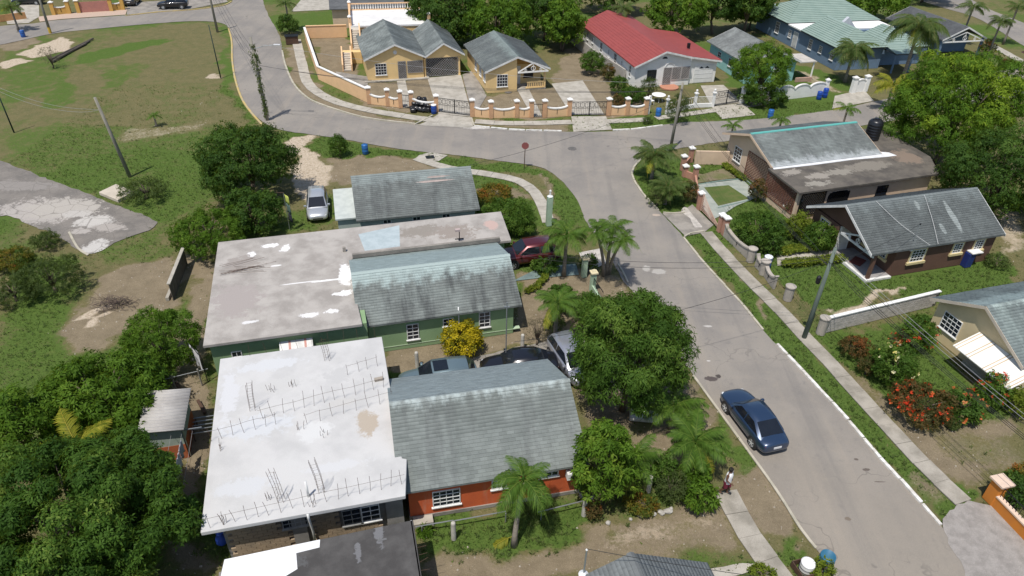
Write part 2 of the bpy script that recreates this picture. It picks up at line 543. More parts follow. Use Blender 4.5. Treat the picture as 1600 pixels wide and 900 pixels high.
# ------------------------------------------------------------------ road
def road_material():
    t = NT('worn_asphalt')
    v = t.coords('world')
    n1 = t.noise(v, .22, 6, .6)
    n2 = t.noise(v, 1.6, 7, .7)
    n3 = t.noise(v, 55, 3, .8)
    c = t.mix(t.ramp(n1, .35, .65), (.212, .196, .178), (.262, .238, .208))
    c = t.mix(t.math('MULTIPLY', t.ramp(n2, .52, .75), .5), c, (.29, .255, .21))
    c = t.mix(t.math('MULTIPLY', t.ramp(n2, .45, .28), .55), c, (.15, .145, .14))
    sx = t.n.new('ShaderNodeSeparateXYZ'); t.l.new(v, sx.inputs[0])
    dust = t.math('MULTIPLY', t.ramp(t.math('ADD', sx.outputs[1], t.math('MULTIPLY', t.math('SUBTRACT', n1, .5), 14)), 34, 18), .6)
    c = t.mix(dust, c, t.mix(n2, (.245, .215, .175), (.28, .245, .198)))
    # worn wheel tracks along the street
    mp = t.n.new('ShaderNodeMapping'); t.l.new(v, mp.inputs[0])
    dr = P(1147, 675) - P(1275, 857)
    mp.inputs['Rotation'].default_value = (0, 0, math.pi / 2 - math.atan2(dr.y, dr.x)); mp.inputs['Scale'].default_value = (.75, .035, 1)
    tr = t.noise(mp.outputs[0], 1.0, 4, .6)
    c = t.mix(t.math('MULTIPLY', t.ramp(tr, .52, .72), .45), c, (.30, .262, .215))
    c = t.mix(t.math('MULTIPLY', t.ramp(tr, .48, .30), .35), c, (.155, .148, .14))
    # the odd oil drip and patch
    o = t.noise(v, .75, 2, .4)
    c = t.mix(t.math('MULTIPLY', t.ramp(o, .73, .8), .6), c, (.09, .085, .08))
    cr = t.n.new('ShaderNodeTexVoronoi'); cr.feature = 'DISTANCE_TO_EDGE'
    wv = t.n.new('ShaderNodeVectorMath'); wv.operation = 'MULTIPLY_ADD'
    nc = t.n.new('ShaderNodeTexNoise'); t.l.new(v, nc.inputs['Vector']); nc.inputs['Scale'].default_value = .8
    t.l.new(nc.outputs['Color'], wv.inputs[0]); wv.inputs[1].default_value = (2, 2, 2); t.l.new(v, wv.inputs[2])
    t.l.new(wv.outputs[0], cr.inputs['Vector']); cr.inputs['Scale'].default_value = .16
    crk = t.math('MULTIPLY', t.ramp(cr.outputs['Distance'], .006, .0015), t.ramp(n1, .45, .6))
    c = t.mix(t.math('MULTIPLY', crk, .35), c, (.08, .075, .07))
    sp = []
    for u, vv, rx, ry, colr, rag in ((1112, 592, .45, .22, (.09, .075, .07), 1.6), (1122, 588, .18, .2, (.07, .06, .055), 1.4), (1354, 734, .22, .1, (.12, .10, .085), 1.3), (1338, 718, .12, .08, (.12, .10, .085), 1.3), (1374, 753, .3, .04, (.13, .11, .095), 1.2), (1325, 811, .15, .12, (.17, .14, .11), 1.4), (1030, 425, .5, .35, (.36, .34, .31), 2.0), (1106, 510, .25, .12, (.42, .40, .37), 1.8), (1107, 564, .12, .06, (.5, .48, .45), 1.2), (1010, 420, .3, .5, (.36, .34, .31), 2.0), (1025, 336, .35, .2, (.40, .33, .27), 1.4), (745, 199, 1.6, .5, (.5, .47, .43), 2.0)):
        q = P(u, vv); sp.append((q.x, q.y, rx, ry, colr, rag))
    c = t.spots(c, v, sp)
    k = t.math('MULTIPLY_ADD', t.math('SUBTRACT', n3, .5), 1.0, 1.0)
    cc = t.n.new('ShaderNodeVectorMath'); cc.operation = 'SCALE'
    t.put(cc.inputs[0], c); t.put(cc.inputs['Scale'], k)
    t.bump(n3, .35, .02)
    return t.done(cc.outputs[0], .9, 0, .2)
asphalt = road_material()
def sheet(name, px, z, m, step=.5, jit=.05, smooth=True, thick=0.0, world=False, kind='structure'):
    pts = [Vector(p) for p in px] if world else [P(u, v) for u, v in px]
    if smooth: pts = smooth_line(pts, step, True)
    rr = random.Random(len(px) + int(z * 1e4))
    pts = [(p.x + rr.uniform(-jit, jit), p.y + rr.uniform(-jit, jit)) for p in pts]
    if sum(pts[i - 1][0] * pts[i][1] - pts[i][0] * pts[i - 1][1] for i in range(len(pts))) < 0: pts.reverse()
    mb = MB()
    if thick: mb.prism(pts, z - thick, z)
    else: mb.poly([(x, y, z) for x, y in pts])
    o = mb.build(name, m, fix=False)
    tag(o, kind=kind)
    return o
ROAD = [(-120,60),(0,41),(50,37),(95,31),(195,24),(250,18),(297,15),(345,9),(362,2),(366,-12),(370,-40),
 (406,-40),(411,0),(420,25),(430,42),(438,60),(441,80),(446,102),(458,130),(476,150),(500,163),(560,182),(610,190),(650,194),(740,197),(800,203),(860,205),(890,206),(960,205),(1010,199),(1070,191),(1110,190),(1195,185),(1300,172),(1360,160),(1450,140),(1620,100),
 (1620,140),(1460,175),(1350,196),(1250,206),(1180,214),(1085,228),(1040,236),(1010,243),(996,255),(987,272),(1000,297),(1017,317),(1035,335),(1067,370),(1095,405),(1136,450),(1157,472),(1200,525),(1216,540),(1260,587),(1300,630),(1340,675),(1375,717),(1417,762),(1470,821),(1510,880),(1560,1000),(1350,1000),(1300,895),(1275,857),(1250,825),(1225,785),(1200,748),(1147,675),(1083,587),(1040,528),(1000,470),(975,440),(955,405),(935,375),(915,345),(903,315),(885,290),(862,270),(835,259),(770,250),(700,241),(650,236),(600,229),(545,219),(500,212),(455,206),(430,200),(405,186),(385,165),(372,140),(365,118),(362,90),(361,65),(358,45),(345,36),(310,33),(250,36),(150,45),(80,53),(0,70),(-120,90)]
sheet('road', ROAD, .012, asphalt)
sheet('far_road', [(1425,-8),(1447,4),(1480,14),(1530,30),(1600,72),(1640,92),(1640,55),(1600,36),(1545,14),(1500,-10),(1460,-25)], .014, asphalt)
def pad_material():
    t = NT('patched_old_asphalt')
    v = t.coords('world')
    n1, n2, n3 = t.noise(v, .5, 7, .65), t.noise(v, 2.6, 7, .72), t.noise(v, 40, 3, .8)
    c = t.mix(t.ramp(n1, .35, .65), (.150, .138, .125), (.21, .19, .168))
    c = t.mix(t.math('MULTIPLY', t.ramp(n2, .5, .7), .4), c, (.25, .225, .195))
    sp = []
    for u, vv, rx, ry, colr, rag in ((62, 330, 3.6, 2.2, (.36, .33, .30), 1.9), (100, 325, 3.2, 1.8, (.38, .35, .31), 2.0), (118, 334, 1.2, .7, (.42, .395, .36), 2.0), (148, 346, 1.6, 1.1, (.45, .425, .39), 1.8), (150, 386, 1.0, 1.1, (.46, .44, .41), 2.0), (170, 355, 1.4, .7, (.34, .31, .28), 2.0), (126, 361, .8, .5, (.36, .33, .30), 2.0), (20, 290, 4, 1.0, (.24, .22, .20), 2.0)):
        q = P(u, vv); sp.append((q.x, q.y, rx, ry, colr, rag))
    c = t.spots(c, v, sp)
    cr = t.n.new('ShaderNodeTexVoronoi'); cr.feature = 'DISTANCE_TO_EDGE'
    t.l.new(v, cr.inputs['Vector']); cr.inputs['Scale'].default_value = .8
    c = t.mix(t.math('MULTIPLY', t.ramp(t.math('ADD', cr.outputs['Distance'], t.math('MULTIPLY', n2, .06)), .06, .03), .6), c, (.13, .12, .105))
    k = t.math('MULTIPLY_ADD', t.math('SUBTRACT', n3, .5), 1.0, 1.0)
    cc = t.n.new('ShaderNodeVectorMath'); cc.operation = 'SCALE'
    t.put(cc.inputs[0], c); t.put(cc.inputs['Scale'], k)
    t.bump(n3, .35, .02)
    return t.done(cc.outputs[0], .92, 0, .2)
sheet('parking_pad', [(-60,240),(0,252),(30,262),(60,274),(120,297),(180,320),(245,349),(190,374),(140,397),(95,372),(50,352),(15,338),(-60,330)], .010, pad_material(), jit=.12)
lime = surf('cement_skim_patch', (.50, .465, .42), (.36, .335, .30), 2.5, .9, .2, .2)

# ------------------------------------------------------------------ concrete paths, aprons, drives
conc = surf('path_concrete', (.42, .39, .335), (.31, .285, .24), 1.1, .92, .25, .14)
worn = surf('worn_path_concrete', (.36, .33, .28), (.235, .215, .178), .9, .93, .3, .2)
conc_dark = surf('stained_concrete', (.30, .275, .24), (.19, .175, .155), .8, .92, .25, .18)
joint = surf('path_joint_soil', (.13, .11, .08), (.09, .085, .05), 3, .95)
def path(px, w, z=.05, slab=1.3, mat=conc, name='sidewalk'):
    """sidewalk of single cast slabs with open joints"""
    ln = smooth_line([P(u, v) for u, v in px], .1)
    d = [0]
    for a, b in zip(ln, ln[1:]): d.append(d[-1] + (b - a).length)
    def at(s):
        s = min(max(s, 0), d[-1])
        i = min(max(int(np.searchsorted(d, s)) - 1, 0), len(ln) - 2)
        t = (s - d[i]) / max(d[i + 1] - d[i], 1e-6)
        p = ln[i].lerp(ln[i + 1], t)
        j0, j1 = max(i - 4, 0), min(i + 5, len(ln) - 1)
        tg = (ln[j1] - ln[j0]).normalized()
        return p, Vector((-tg.y, tg.x, 0))
    base = MB()
    n = max(2, int(d[-1] / slab))
    L = [at(d[-1] * i / n) for i in range(n + 1)]
    for (p, a), (q, b) in zip(L, L[1:]):
        base.poly([p + a * (w / 2 - .02) + Vector((0, 0, .015)), p - a * (w / 2 - .02) + Vector((0, 0, .015)), q - b * (w / 2 - .02) + Vector((0, 0, .015)), q + b * (w / 2 - .02) + Vector((0, 0, .015))])
    root = base.build(name, joint)
    tag(root, kind='structure')
    for i in range(n):
        g = .018 * random.uniform(.6, 1.6)
        (p, a), (q, b) = at(d[-1] * i / n + g), at(d[-1] * (i + 1) / n)
        zz = z + random.uniform(-.012, .012)
        h = [w / 2 * random.uniform(.96, 1.03) for _ in range(4)]
        mb = MB()
        lo, hi = Vector((0, 0, .004)), Vector((0, 0, zz))
        c4 = [p - a * h[0], q - b * h[1], q + b * h[2], p + a * h[3]]
        mb.hexa([c + lo for c in c4] + [c + hi for c in c4])
        mb.build('paving_slab', mat, root)
    return root
path([(1103,363),(1140,406),(1185,452),(1212,478),(1255,524),(1290,560),(1340,615),(1400,680),(1450,733),(1505,785)], 1.0, mat=worn)
path([(1133,768),(1160,818),(1185,858),(1228,915)], 1.15, mat=worn)
path([(650,247),(700,263),(760,272),(805,281),(832,297),(848,322),(857,348)], 1.0)
path([(463,62),(472,100),(483,133),(520,157),(570,171),(640,183),(686,189)], 1.2, .05, 2.0)
path([(742,190),(800,193),(893,191)], 1.1, .05, 1.8)
path([(947,190),(1012,187)], 1.1, .05, 1.8)
path([(1025,185),(1120,172),(1200,160)], 1.0, .05, 2.0)
path([(1548,70),(1600,98),(1640,118)], 1.3, .05, 2.0)
sheet('driveway', [(668,122),(720,117),(738,183),(685,178)], .03, conc, .5, .03, False)
sheet('driveway', [(686,178),(738,184),(742,196),(735,200),(652,196),(668,190)], .028, conc, .5, .03, False)
sheet('driveway', [(722,117),(738,110),(760,148),(760,150),(740,183),(733,160)], .026, conc_dark, .5, .03, False)
sheet('driveway', [(862,131),(910,126),(945,180),(893,180)], .03, conc, .5, .03, False)
sheet('driveway', [(893,182),(947,182),(956,203),(896,206)], .028, conc, .5, .03, False)
sheet('garden_path', [(808,140),(825,137),(848,183),(832,183)], .03, conc, .5, .02, False)
sheet('garden_path', [(620,126),(633,125),(643,168),(628,169)], .03, conc, .5, .02, False)
sheet('garden_path', [(525,112),(575,120),(574,130),(576,160),(530,128)], .024, conc_dark, .5, .05, False)
sheet('driveway', [(1095,134),(1130,133),(1160,160),(1112,166)], .03, conc, .5, .04, False)
sheet('driveway', [(1112,167),(1160,161),(1180,180),(1128,186)], .028, conc, .5, .04, False)
sheet('driveway', [(1305,150),(1350,140),(1365,158),(1300,170)], .028, conc, .5, .06, False)
sheet('driveway', [(10,30),(40,0),(60,0),(62,26),(45,36),(12,38)], .02, conc, .5, .06, False)
sheet('driveway', [(60,26),(200,12),(196,23),(95,30),(62,34)], .019, surf('pink_paving', (.48, .36, .28), (.40, .31, .25), 6, .9), .5, .04, False)
sheet('driveway', [(200,4),(350,-4),(356,3),(297,14),(198,23)], .017, conc_dark, .5, .05, False)
sheet('driveway', [(455,18),(470,0),(535,0),(540,14),(500,16)], .017, conc, .5, .05, False)
# forecourt of the beige house
sheet('driveway', [(1035,334),(1065,331),(1082,320),(1115,352),(1100,363),(1070,369)], .03, conc_dark, .4, .03, False)
sheet('pavement_patch', [(1065,331),(1072,324),(1090,346),(1097,356),(1086,356),(1078,342)], .036, lime, .3, .03)
fc = surf('aged_green_concrete', (.34, .36, .32), (.25, .28, .25), 1.2, .9)
sheet('forecourt', [(1078,290),(1160,280),(1186,307),(1150,322),(1128,337),(1110,345),(1093,318)], .026, fc, .4, .03, False)
lawn_m = surf('clipped_lawn', (.075, .115, .026), (.11, .125, .04), 1.4, .95, .6, .35, fs=30)
sheet('lawn', [(1100,293),(1138,290),(1170,311),(1122,322)], .034, lawn_m, .4, .03, False)
sheet('lawn', [(1080,281),(1130,264),(1152,277),(1120,282),(1084,287)], .035, surf('bare_lawn', (.19, .155, .10), (.12, .13, .05), 1.0, .95, .5, .3), .4, .06)
sheet('garden_path', [(1213,388),(1300,392),(1304,398),(1215,416)], .03, conc, .4, .03, False)
gravel_mat = surf('grey_gravel', (.33, .305, .28), (.25, .23, .21), 2.0, .95, .9, .45, fs=38)
sheet('gravel_drive', [(1472,822),(1490,795),(1510,783),(1540,787),(1570,810),(1640,870),(1640,960),(1530,960),(1500,880)], .022, gravel_mat, .3, .10)
for px in ([(655,243),(672,238),(700,243),(685,252),(648,249)],):
    sheet('driveway', px, .03, conc, .3, .03, False)
sheet('garden_path', [(1075,905),(1100,893),(1160,880),(1178,882),(1170,893),(1120,908)], .04, conc, .4, .03)
sheet('carport_floor', [(800,440),(845,418),(900,412),(905,430),(870,432),(830,436)], .03, surf('painted_green_floor', (.17, .23, .22), (.12, .16, .16), 1.5, .7), .4, .02, False)
sheet('driveway', [(905,395),(940,388),(948,412),(918,425)], .03, lime, .4, .04, False)
sheet('driveway', [(740,560),(870,530),(905,525),(920,560),(880,585),(790,600),(700,610),(640,600)], .02, conc_dark, .4, .06)

# ------------------------------------------------------------------ kerbs
white_worn = surf('worn_white_paint', (.74, .73, .69), (.50, .47, .42), 3.0, .8, .15, .12)
kerb_conc = surf('kerb_concrete', (.46, .42, .34), (.33, .31, .24), 1.2, .9, .2, .14)
kerb_yel = surf('faded_yellow_kerb', (.48, .36, .13), (.40, .33, .20), 1.0, .85, .1, .12)
def kerb(px, m, w=.16, h=.11, seg=None):
    ln = smooth_line([P(u, v) for u, v in px], .4)
    if seg is None:
        mb = MB()
        pr = None
        for i, p in enumerate(ln):
            tg = (ln[min(i + 1, len(ln) - 1)] - ln[max(i - 1, 0)]).normalized()
            s = Vector((-tg.y, tg.x, 0)) * w / 2
            cur = [p - s, p + s]
            if pr: mb.hexa([pr[0], cur[0], cur[1], pr[1]] + [q + Vector((0, 0, h + random.uniform(-.006, .006))) for q in (pr[0], cur[0], cur[1], pr[1])])
            pr = cur
        return tag(mb.build('kerb', m), kind='structure')
    root = empty('kerb', ln[0], kind='structure')
    me = MB().box(-.5, .5, -w / 2, w / 2, -.02, h).mesh('kerb_stone', m)
    acc = 0
    last = ln[0]
    start = ln[0]
    for p in ln[1:]:
        acc += (p - last).length
        last = p
        if acc >= seg:
            mid = (start + p) / 2 - ln[0]
            d = p - start
            o = inst(me, 'kerb_stone', root, mid + Vector((random.uniform(-.02, .02), random.uniform(-.02, .02), random.uniform(-.02, .01))), (0, 0, math.atan2(d.y, d.x) + random.uniform(-.02, .02)), (d.length * random.uniform(.9, .985), random.uniform(.9, 1.1), 1))
            start, acc = p, 0
    return root
kerb([(1214,538),(1260,587),(1300,630),(1340,675),(1375,717),(1417,762),(1471,822)], white_worn, .17, .11, 1.0)
kerb([(1010,243),(996,255),(987,272),(1000,297),(1017,317),(1035,335)], kerb_conc, .16, .1, .9)
kerb([(1068,371),(1095,405),(1136,450),(1157,472),(1200,525)], kerb_conc, .15, .07, 1.1)
kerb([(1036,333),(1050,334),(1070,333)], kerb_conc, .12)
kerb([(1069,371),(1080,365),(1100,362)], kerb_conc, .12)
kerb([(1083,587),(1147,675),(1200,748),(1225,785),(1250,825),(1275,857)], kerb_conc, .13, .06)
kerb([(441,80),(446,102),(458,130),(476,150),(500,163),(560,182),(610,190),(648,194)], kerb_conc, .2, .12)
kerb([(648,195),(660,189),(676,181)], kerb_conc, .16, .1)
kerb([(740,197),(800,203),(860,205),(896,206)], white_worn, .2, .12, 1.6)
kerb([(737,186),(740,197)], kerb_conc, .16, .1)
kerb([(956,204),(985,203),(1010,200),(1040,196)], white_worn, .2, .12, 1.6)
kerb([(412,198),(392,176),(378,155),(368,126),(363,95),(362,65),(357,44)], kerb_yel, .2, .11)
kerb([(196,25),(250,19),(297,16),(345,10),(362,3)], kerb_yel, .2, .11)
kerb([(965,413),(973,425),(981,442)], kerb_conc, .12, .1)
kerb([(108,363),(122,388),(138,399)], kerb_conc, .15, .06)

kerb([(1082,290),(1160,281),(1185,307)], surf('teal_edging', (.16, .24, .21), (.2, .26, .23), 2), .12, .06)
kerb([(1122,325),(1172,313)], surf('teal_edging', (.16, .24, .21)), .12, .06)
# ================================================================== HOUSES
class Fr:
    """a house's own axes: x along its front, y to its back"""
    def __init__(s, name, org, deg, label, cat='house', group=None):
        s.o = Vector((org[0], org[1], 0))
        s.a = R(deg)
        s.root = empty(name, s.o, s.a, label, cat, group)
    def loc(s, p):
        d = Vector(p) - s.o
        c, q = math.cos(s.a), math.sin(s.a)
        return Vector((d.x * c + d.y * q, -d.x * q + d.y * c, d.z))
    def l(s, u, v, z=0): return s.loc(P(u, v, z))
    def hit(s, axis, val, u, v):
        """where a line of sight meets the wall plane axis = val: (along, z)"""
        c = s.loc((0, 0, CAM_H)); d = s.loc(ray(u, v) + s.o)
        t = (val - c[axis]) / d[axis]
        p = c + d * t
        return (p[1 - axis], p.z)
def TX(a, b, z): return Vector((a, b, z))
def TY(a, b, z): return Vector((b, a, z))

def roof_mat(name, root, base, light, dark, ridge=None, axis=1, pale=.5, pale_c=(.42, .49, .47), extra=None, streak=.5, side=False):
    """weathered shingle: streaks run down the slope, repairs whiten the ridge; one-sided, the back slope is also painted paler to offset weaker sun"""
    if name in _mats: return _mats[name]
    t = NT(name)
    v = t.coords('obj', root)
    st = (1.0, .13, .13) if axis == 1 else (.13, 1.0, .13)
    n1 = t.noise(t.mapv(v, st), 1.5, 6, .65)
    n2 = t.noise(v, .55, 5, .6)
    n3 = t.noise(v, 30, 3, .8)
    n4 = t.noise(t.mapv(v, (st[0] * .9, st[1] * 3, 1) if axis == 1 else (st[0] * 3, st[1] * .9, 1)), 2.2, 6, .7)
    c = t.mix(t.ramp(n2, .35, .65), base, light)
    c = t.mix(t.math('MULTIPLY', t.ramp(n1, .45, .68), streak), c, dark)
    a = t.n.new('ShaderNodeAttribute'); a.attribute_name = 'tone'
    oi = t.n.new('ShaderNodeObjectInfo')
    tone = t.math('ADD', a.outputs['Fac'], t.math('MULTIPLY', t.math('SUBTRACT', oi.outputs['Random'], .5), .2))
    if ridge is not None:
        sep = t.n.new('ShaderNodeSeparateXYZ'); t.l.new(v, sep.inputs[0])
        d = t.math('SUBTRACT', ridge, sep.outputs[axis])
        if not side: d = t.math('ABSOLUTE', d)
        f = t.ramp(t.math('ADD', d, t.math('MULTIPLY', t.math('SUBTRACT', n4, .5), 2.4)), *((.75, -.15) if side else (1.1, .25)))  # one-sided: repairs, plus whole back slope painted paler against its weaker sunlight
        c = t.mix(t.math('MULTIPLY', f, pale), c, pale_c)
    if extra: c = t.spots(c, v, extra)
    k = t.math('ADD', t.math('MULTIPLY_ADD', t.math('SUBTRACT', n3, .5), .5, 1.0), tone)
    cc = t.n.new('ShaderNodeVectorMath'); cc.operation = 'SCALE'
    t.put(cc.inputs[0], c); t.put(cc.inputs['Scale'], k)
    _mats[name] = t.done(cc.outputs[0], .88, 0, .2)
    return _mats[name]

def shingle_slope(roof, T, a0, a1, be, br, ze, zr, m, lift=.004, e=.18, w=.36, single=0, name='shingles'):
    """overlapping shingle tabs from eave (be, ze) to ridge (br, zr); the first `single` ones are objects of their own"""
    run, rise = br - be, zr - ze
    L = math.hypot(run, rise)
    nr = max(1, round(L / e)); e = L / nr
    nx, nz = -rise / L * (1 if run > 0 else -1), abs(run) / L       # slope normal (in b, z)
    V, F, tone = [], [], []
    cnt = 0
    ru = random.Random(int(abs(a0 * 100 + be * 10)) + 3)
    me = None
    for i in range(nr):
        s0, s1 = i * e, min((i + 1) * e + .03, L)
        x = a0 - (w / 2 if i % 2 else 0)
        while x < a1 - .01:
            xa, xb = max(x, a0) + .004, min(x + w, a1) - .004
            x += w
            if xb - xa < .03: continue
            t = lift + .020 + ru.uniform(-.004, .007)
            def q(xx, s, h): return T(xx, be + run * s / L + nx * h, ze + rise * s / L + nz * h)
            p = [q(xa, s0, lift * .3), q(xb, s0, lift * .3), q(xb, s0, t), q(xa, s0, t), q(xb, s1, lift), q(xa, s1, lift)]
            if cnt < single and xb - xa > w * .9:
                c = (p[0] + p[1]) / 2
                if me is None:
                    mb = MB(); d = [r - c for r in p]
                    mb.poly([d[0], d[1], d[2], d[3]]); mb.poly([d[3], d[2], d[4], d[5]]); mb.poly([d[0], d[3], d[5]]); mb.poly([d[1], d[4], d[2]])
                    me = mb.mesh('shingle', m)
                o = inst(me, 'shingle', roof, c, (0, 0, ru.uniform(-.012, .012)), (1, 1, 1))
                cnt += 1
                continue
            b = len(V)
            V += p
            F += [(b, b + 1, b + 2, b + 3), (b + 3, b + 2, b + 4, b + 5)]
            tone += [ru.uniform(-.10, .10)] * 6
    meh = fast_mesh(name, np.array([tuple(p) for p in V]), np.array(F), m, {'tone': ('FLOAT', np.array(tone))})
    o = link(bpy.data.objects.new(name, meh), roof)
    o['kind'] = 'stuff'
    return o

fascia_w = surf('white_fascia', (.70, .70, .68), (.55, .55, .53), 2, .7)
def gable_roof(fr, T, a0, a1, b0, b1, br, ze, zr, m, trim=None, single=0, ze1=None, thick=.1, shingles=True, cap=True, part='roof'):
    ze1 = ze if ze1 is None else ze1
    mb = MB()
    for be, z_e in ((b0, ze), (b1, ze1)):
        mb.hexa([T(a0, be, z_e - thick), T(a1, be, z_e - thick), T(a1, br, zr - thick), T(a0, br, zr - thick),
                 T(a0, be, z_e), T(a1, be, z_e), T(a1, br, zr), T(a0, br, zr)])
    roof = mb.build(part, m, fr.root)
    if shingles:
        shingle_slope(roof, T, a0, a1, b0, br, ze, zr, m, single=single)
        shingle_slope(roof, T, a0, a1, b1, br, ze1, zr, m)
    if cap:
        mc = MB()
        n = int((a1 - a0) / .33)
        for i in range(n):
            x0, x1 = a0 + (a1 - a0) * i / n, a0 + (a1 - a0) * (i + 1) / n + .03
            k0 = (zr - ze) / abs(br - b0); k1 = (zr - ze1) / abs(b1 - br)
            d = .15
            mc.poly([T(x0, br, zr + .045), T(x1, br, zr + .035), T(x1, br - d, zr - d * k0 + .035), T(x0, br - d, zr - d * k0 + .045)])
            mc.poly([T(x0, br, zr + .045), T(x0, br + d, zr - d * k1 + .045), T(x1, br + d, zr - d * k1 + .035), T(x1, br, zr + .035)])
        mc.build('ridge_cap', m, roof)
    if trim:
        for a in (a0, a1):
            s = -1 if a == a0 else 1
            t = MB()
            for be, z_e in ((b0, ze), (b1, ze1)):
                x0, x1 = sorted((a + s * .003, a + s * .035))
                t.hexa([T(x0, be, z_e - .19), T(x1, be, z_e - .19), T(x1, br, zr - .19), T(x0, br, zr - .19),
                        T(x0, be, z_e + .015), T(x1, be, z_e + .015), T(x1, br, zr + .015), T(x0, br, zr + .015)])
            t.build('barge_board', trim, roof)
    return roof

def gable_wall(fr, T, a0, a1, b0, b1, br, zr, h, m, part='wall', h1=None):
    """walls of a gabled block, up to the underside of the roof"""
    h1 = h if h1 is None else h1
    mb = MB()
    prof = [(b0, 0), (b1, 0), (b1, h1), (br, zr), (b0, h)]
    n = len(mb.v)
    for a in (a0, a1): mb.v += [tuple(T(a, b, z)) for b, z in prof]
    k = len(prof)
    mb.f.append(tuple(range(k))); mb.f.append(tuple(k + i for i in reversed(range(k))))
    for i in range(k):
        j = (i + 1) % k
        mb.f.append((i, k + i, k + j, j))
    return mb.build(part, m, fr.root)

glass = glassy('dark_window_glass')
frame_w = surf('white_window_frame', (.78, .78, .76), (.66, .66, .64), 3, .5, fine=.05)
FACES = {'y-': (Vector((1, 0, 0)), Vector((0, -1, 0)), 1), 'x-': (Vector((0, 1, 0)), Vector((-1, 0, 0)), 0), 'x+': (Vector((0, 1, 0)), Vector((1, 0, 0)), 0), 'y+': (Vector((1, 0, 0)), Vector((0, 1, 0)), 1)}
def wpt(face, val, a, z, off=0.0):
    u, n, ax = FACES[face]
    p = u * a + n * off + Vector((0, 0, z))
    p[ax] += val
    return p
def window(fr, face, val, a, z, w, h, nx=3, ny=4, fm=None, single=True, surround=None, bar=.032, name='window', gm=None, parent=None):
    """frame and glazing bars standing proud of the wall, a pane in every opening"""
    fm = fm or frame_w
    u, n, ax = FACES[face]
    mb = MB()
    def bx(a0, a1, z0, z1, o0, o1):
        c = wpt(face, val, (a0 + a1) / 2, (z0 + z1) / 2, (o0 + o1) / 2)
        mb.obox(c, u * (a1 - a0) / 2, n * (o1 - o0) / 2, Vector((0, 0, (z1 - z0) / 2)))
    L, Rr, B, Tp = a - w / 2, a + w / 2, z - h / 2, z + h / 2
    fw = bar * 1.3
    bx(L, L + fw, B, Tp, -.02, .05); bx(Rr - fw, Rr, B, Tp, -.02, .05)
    bx(L + fw, Rr - fw, B, B + fw, -.02, .05); bx(L + fw, Rr - fw, Tp - fw, Tp, -.02, .05)
    cw, chh = (w - 2 * fw) / nx, (h - 2 * fw) / ny
    for i in range(1, nx): bx(L + fw + cw * i - bar / 2, L + fw + cw * i + bar / 2, B + fw, Tp - fw, -.02, .036)
    for j in range(1, ny): bx(L + fw, Rr - fw, B + fw + chh * j - bar / 2, B + fw + chh * j + bar / 2, -.02, .040)
    o = mb.build(name, fm, parent or fr.root)
    gl = gm or glass
    if single and nx * ny <= 24:
        pm = MB().obox((0, 0, 0), u * (cw / 2 - .003), n * .006, Vector((0, 0, chh / 2 - .003))).mesh('pane', gl)
        for i in range(nx):
            for j in range(ny):
                inst(pm, 'pane', o, wpt(face, val, L + fw + cw * (i + .5), B + fw + chh * (j + .5), .012), (random.uniform(-.01, .01), random.uniform(-.01, .01), random.uniform(-.015, .015)))
    else:
        MB().obox(wpt(face, val, a, z, .010), u * (w / 2 - fw), n * .006, Vector((0, 0, h / 2 - fw))).build('pane', gl, o)
    if surround:
        mb = MB()
        s = .13
        bx(L - s, L, B - s, Tp + s, -.02, .03); bx(Rr, Rr + s, B - s, Tp + s, -.02, .03)
        bx(L, Rr, Tp, Tp + s, -.02, .03); bx(L - s - .08, Rr + s + .08, B - s - .06, B, -.02, .14)
        mb.build('surround', surround, o)
    else:
        mb = MB(); bx(L - .06, Rr + .06, B - .06, B, -.02, .09); mb.build('sill', fm, o)
    return o
def door(fr, face, val, a, w, h, m, z0=0.05, panels=2):
    u, n, ax = FACES[face]
    mb = MB()
    def bx(mb, a0, a1, za, zb, o0, o1):
        c = wpt(face, val, (a0 + a1) / 2, (za + zb) / 2, (o0 + o1) / 2)
        mb.obox(c, u * (a1 - a0) / 2, n * (o1 - o0) / 2, Vector((0, 0, (zb - za) / 2)))
    bx(mb, a - w / 2, a + w / 2, z0, z0 + h, -.02, .03)
    for k in range(panels):
        bx(mb, a - w / 2 + .12, a + w / 2 - .12, z0 + .15 + (h - .2) / panels * k, z0 + .02 + (h - .2) / panels * (k + 1), .03, .045)
    o = mb.build('door', m, fr.root)
    mf = MB()
    bx(mf, a - w / 2 - .07, a - w / 2, z0, z0 + h + .07, -.02, .05); bx(mf, a + w / 2, a + w / 2 + .07, z0, z0 + h + .07, -.02, .05)
    bx(mf, a - w / 2, a + w / 2, z0 + h, z0 + h + .07, -.02, .05)
    mf.build('door_frame', frame_w, o)
    mh = MB(); bx(mh, a + w / 2 - .14, a + w / 2 - .08, z0 + 1.0, z0 + 1.12, .03, .09); mh.build('handle', plain('brass', (.45, .33, .12), .35, .9), o)
    return o
def slab_roof(fr, pts, z0, z1, m, part='flat_roof', bevel=.02):
    return MB().prism(pts, z0, z1).build(part, m, fr.root, bevel=bevel)
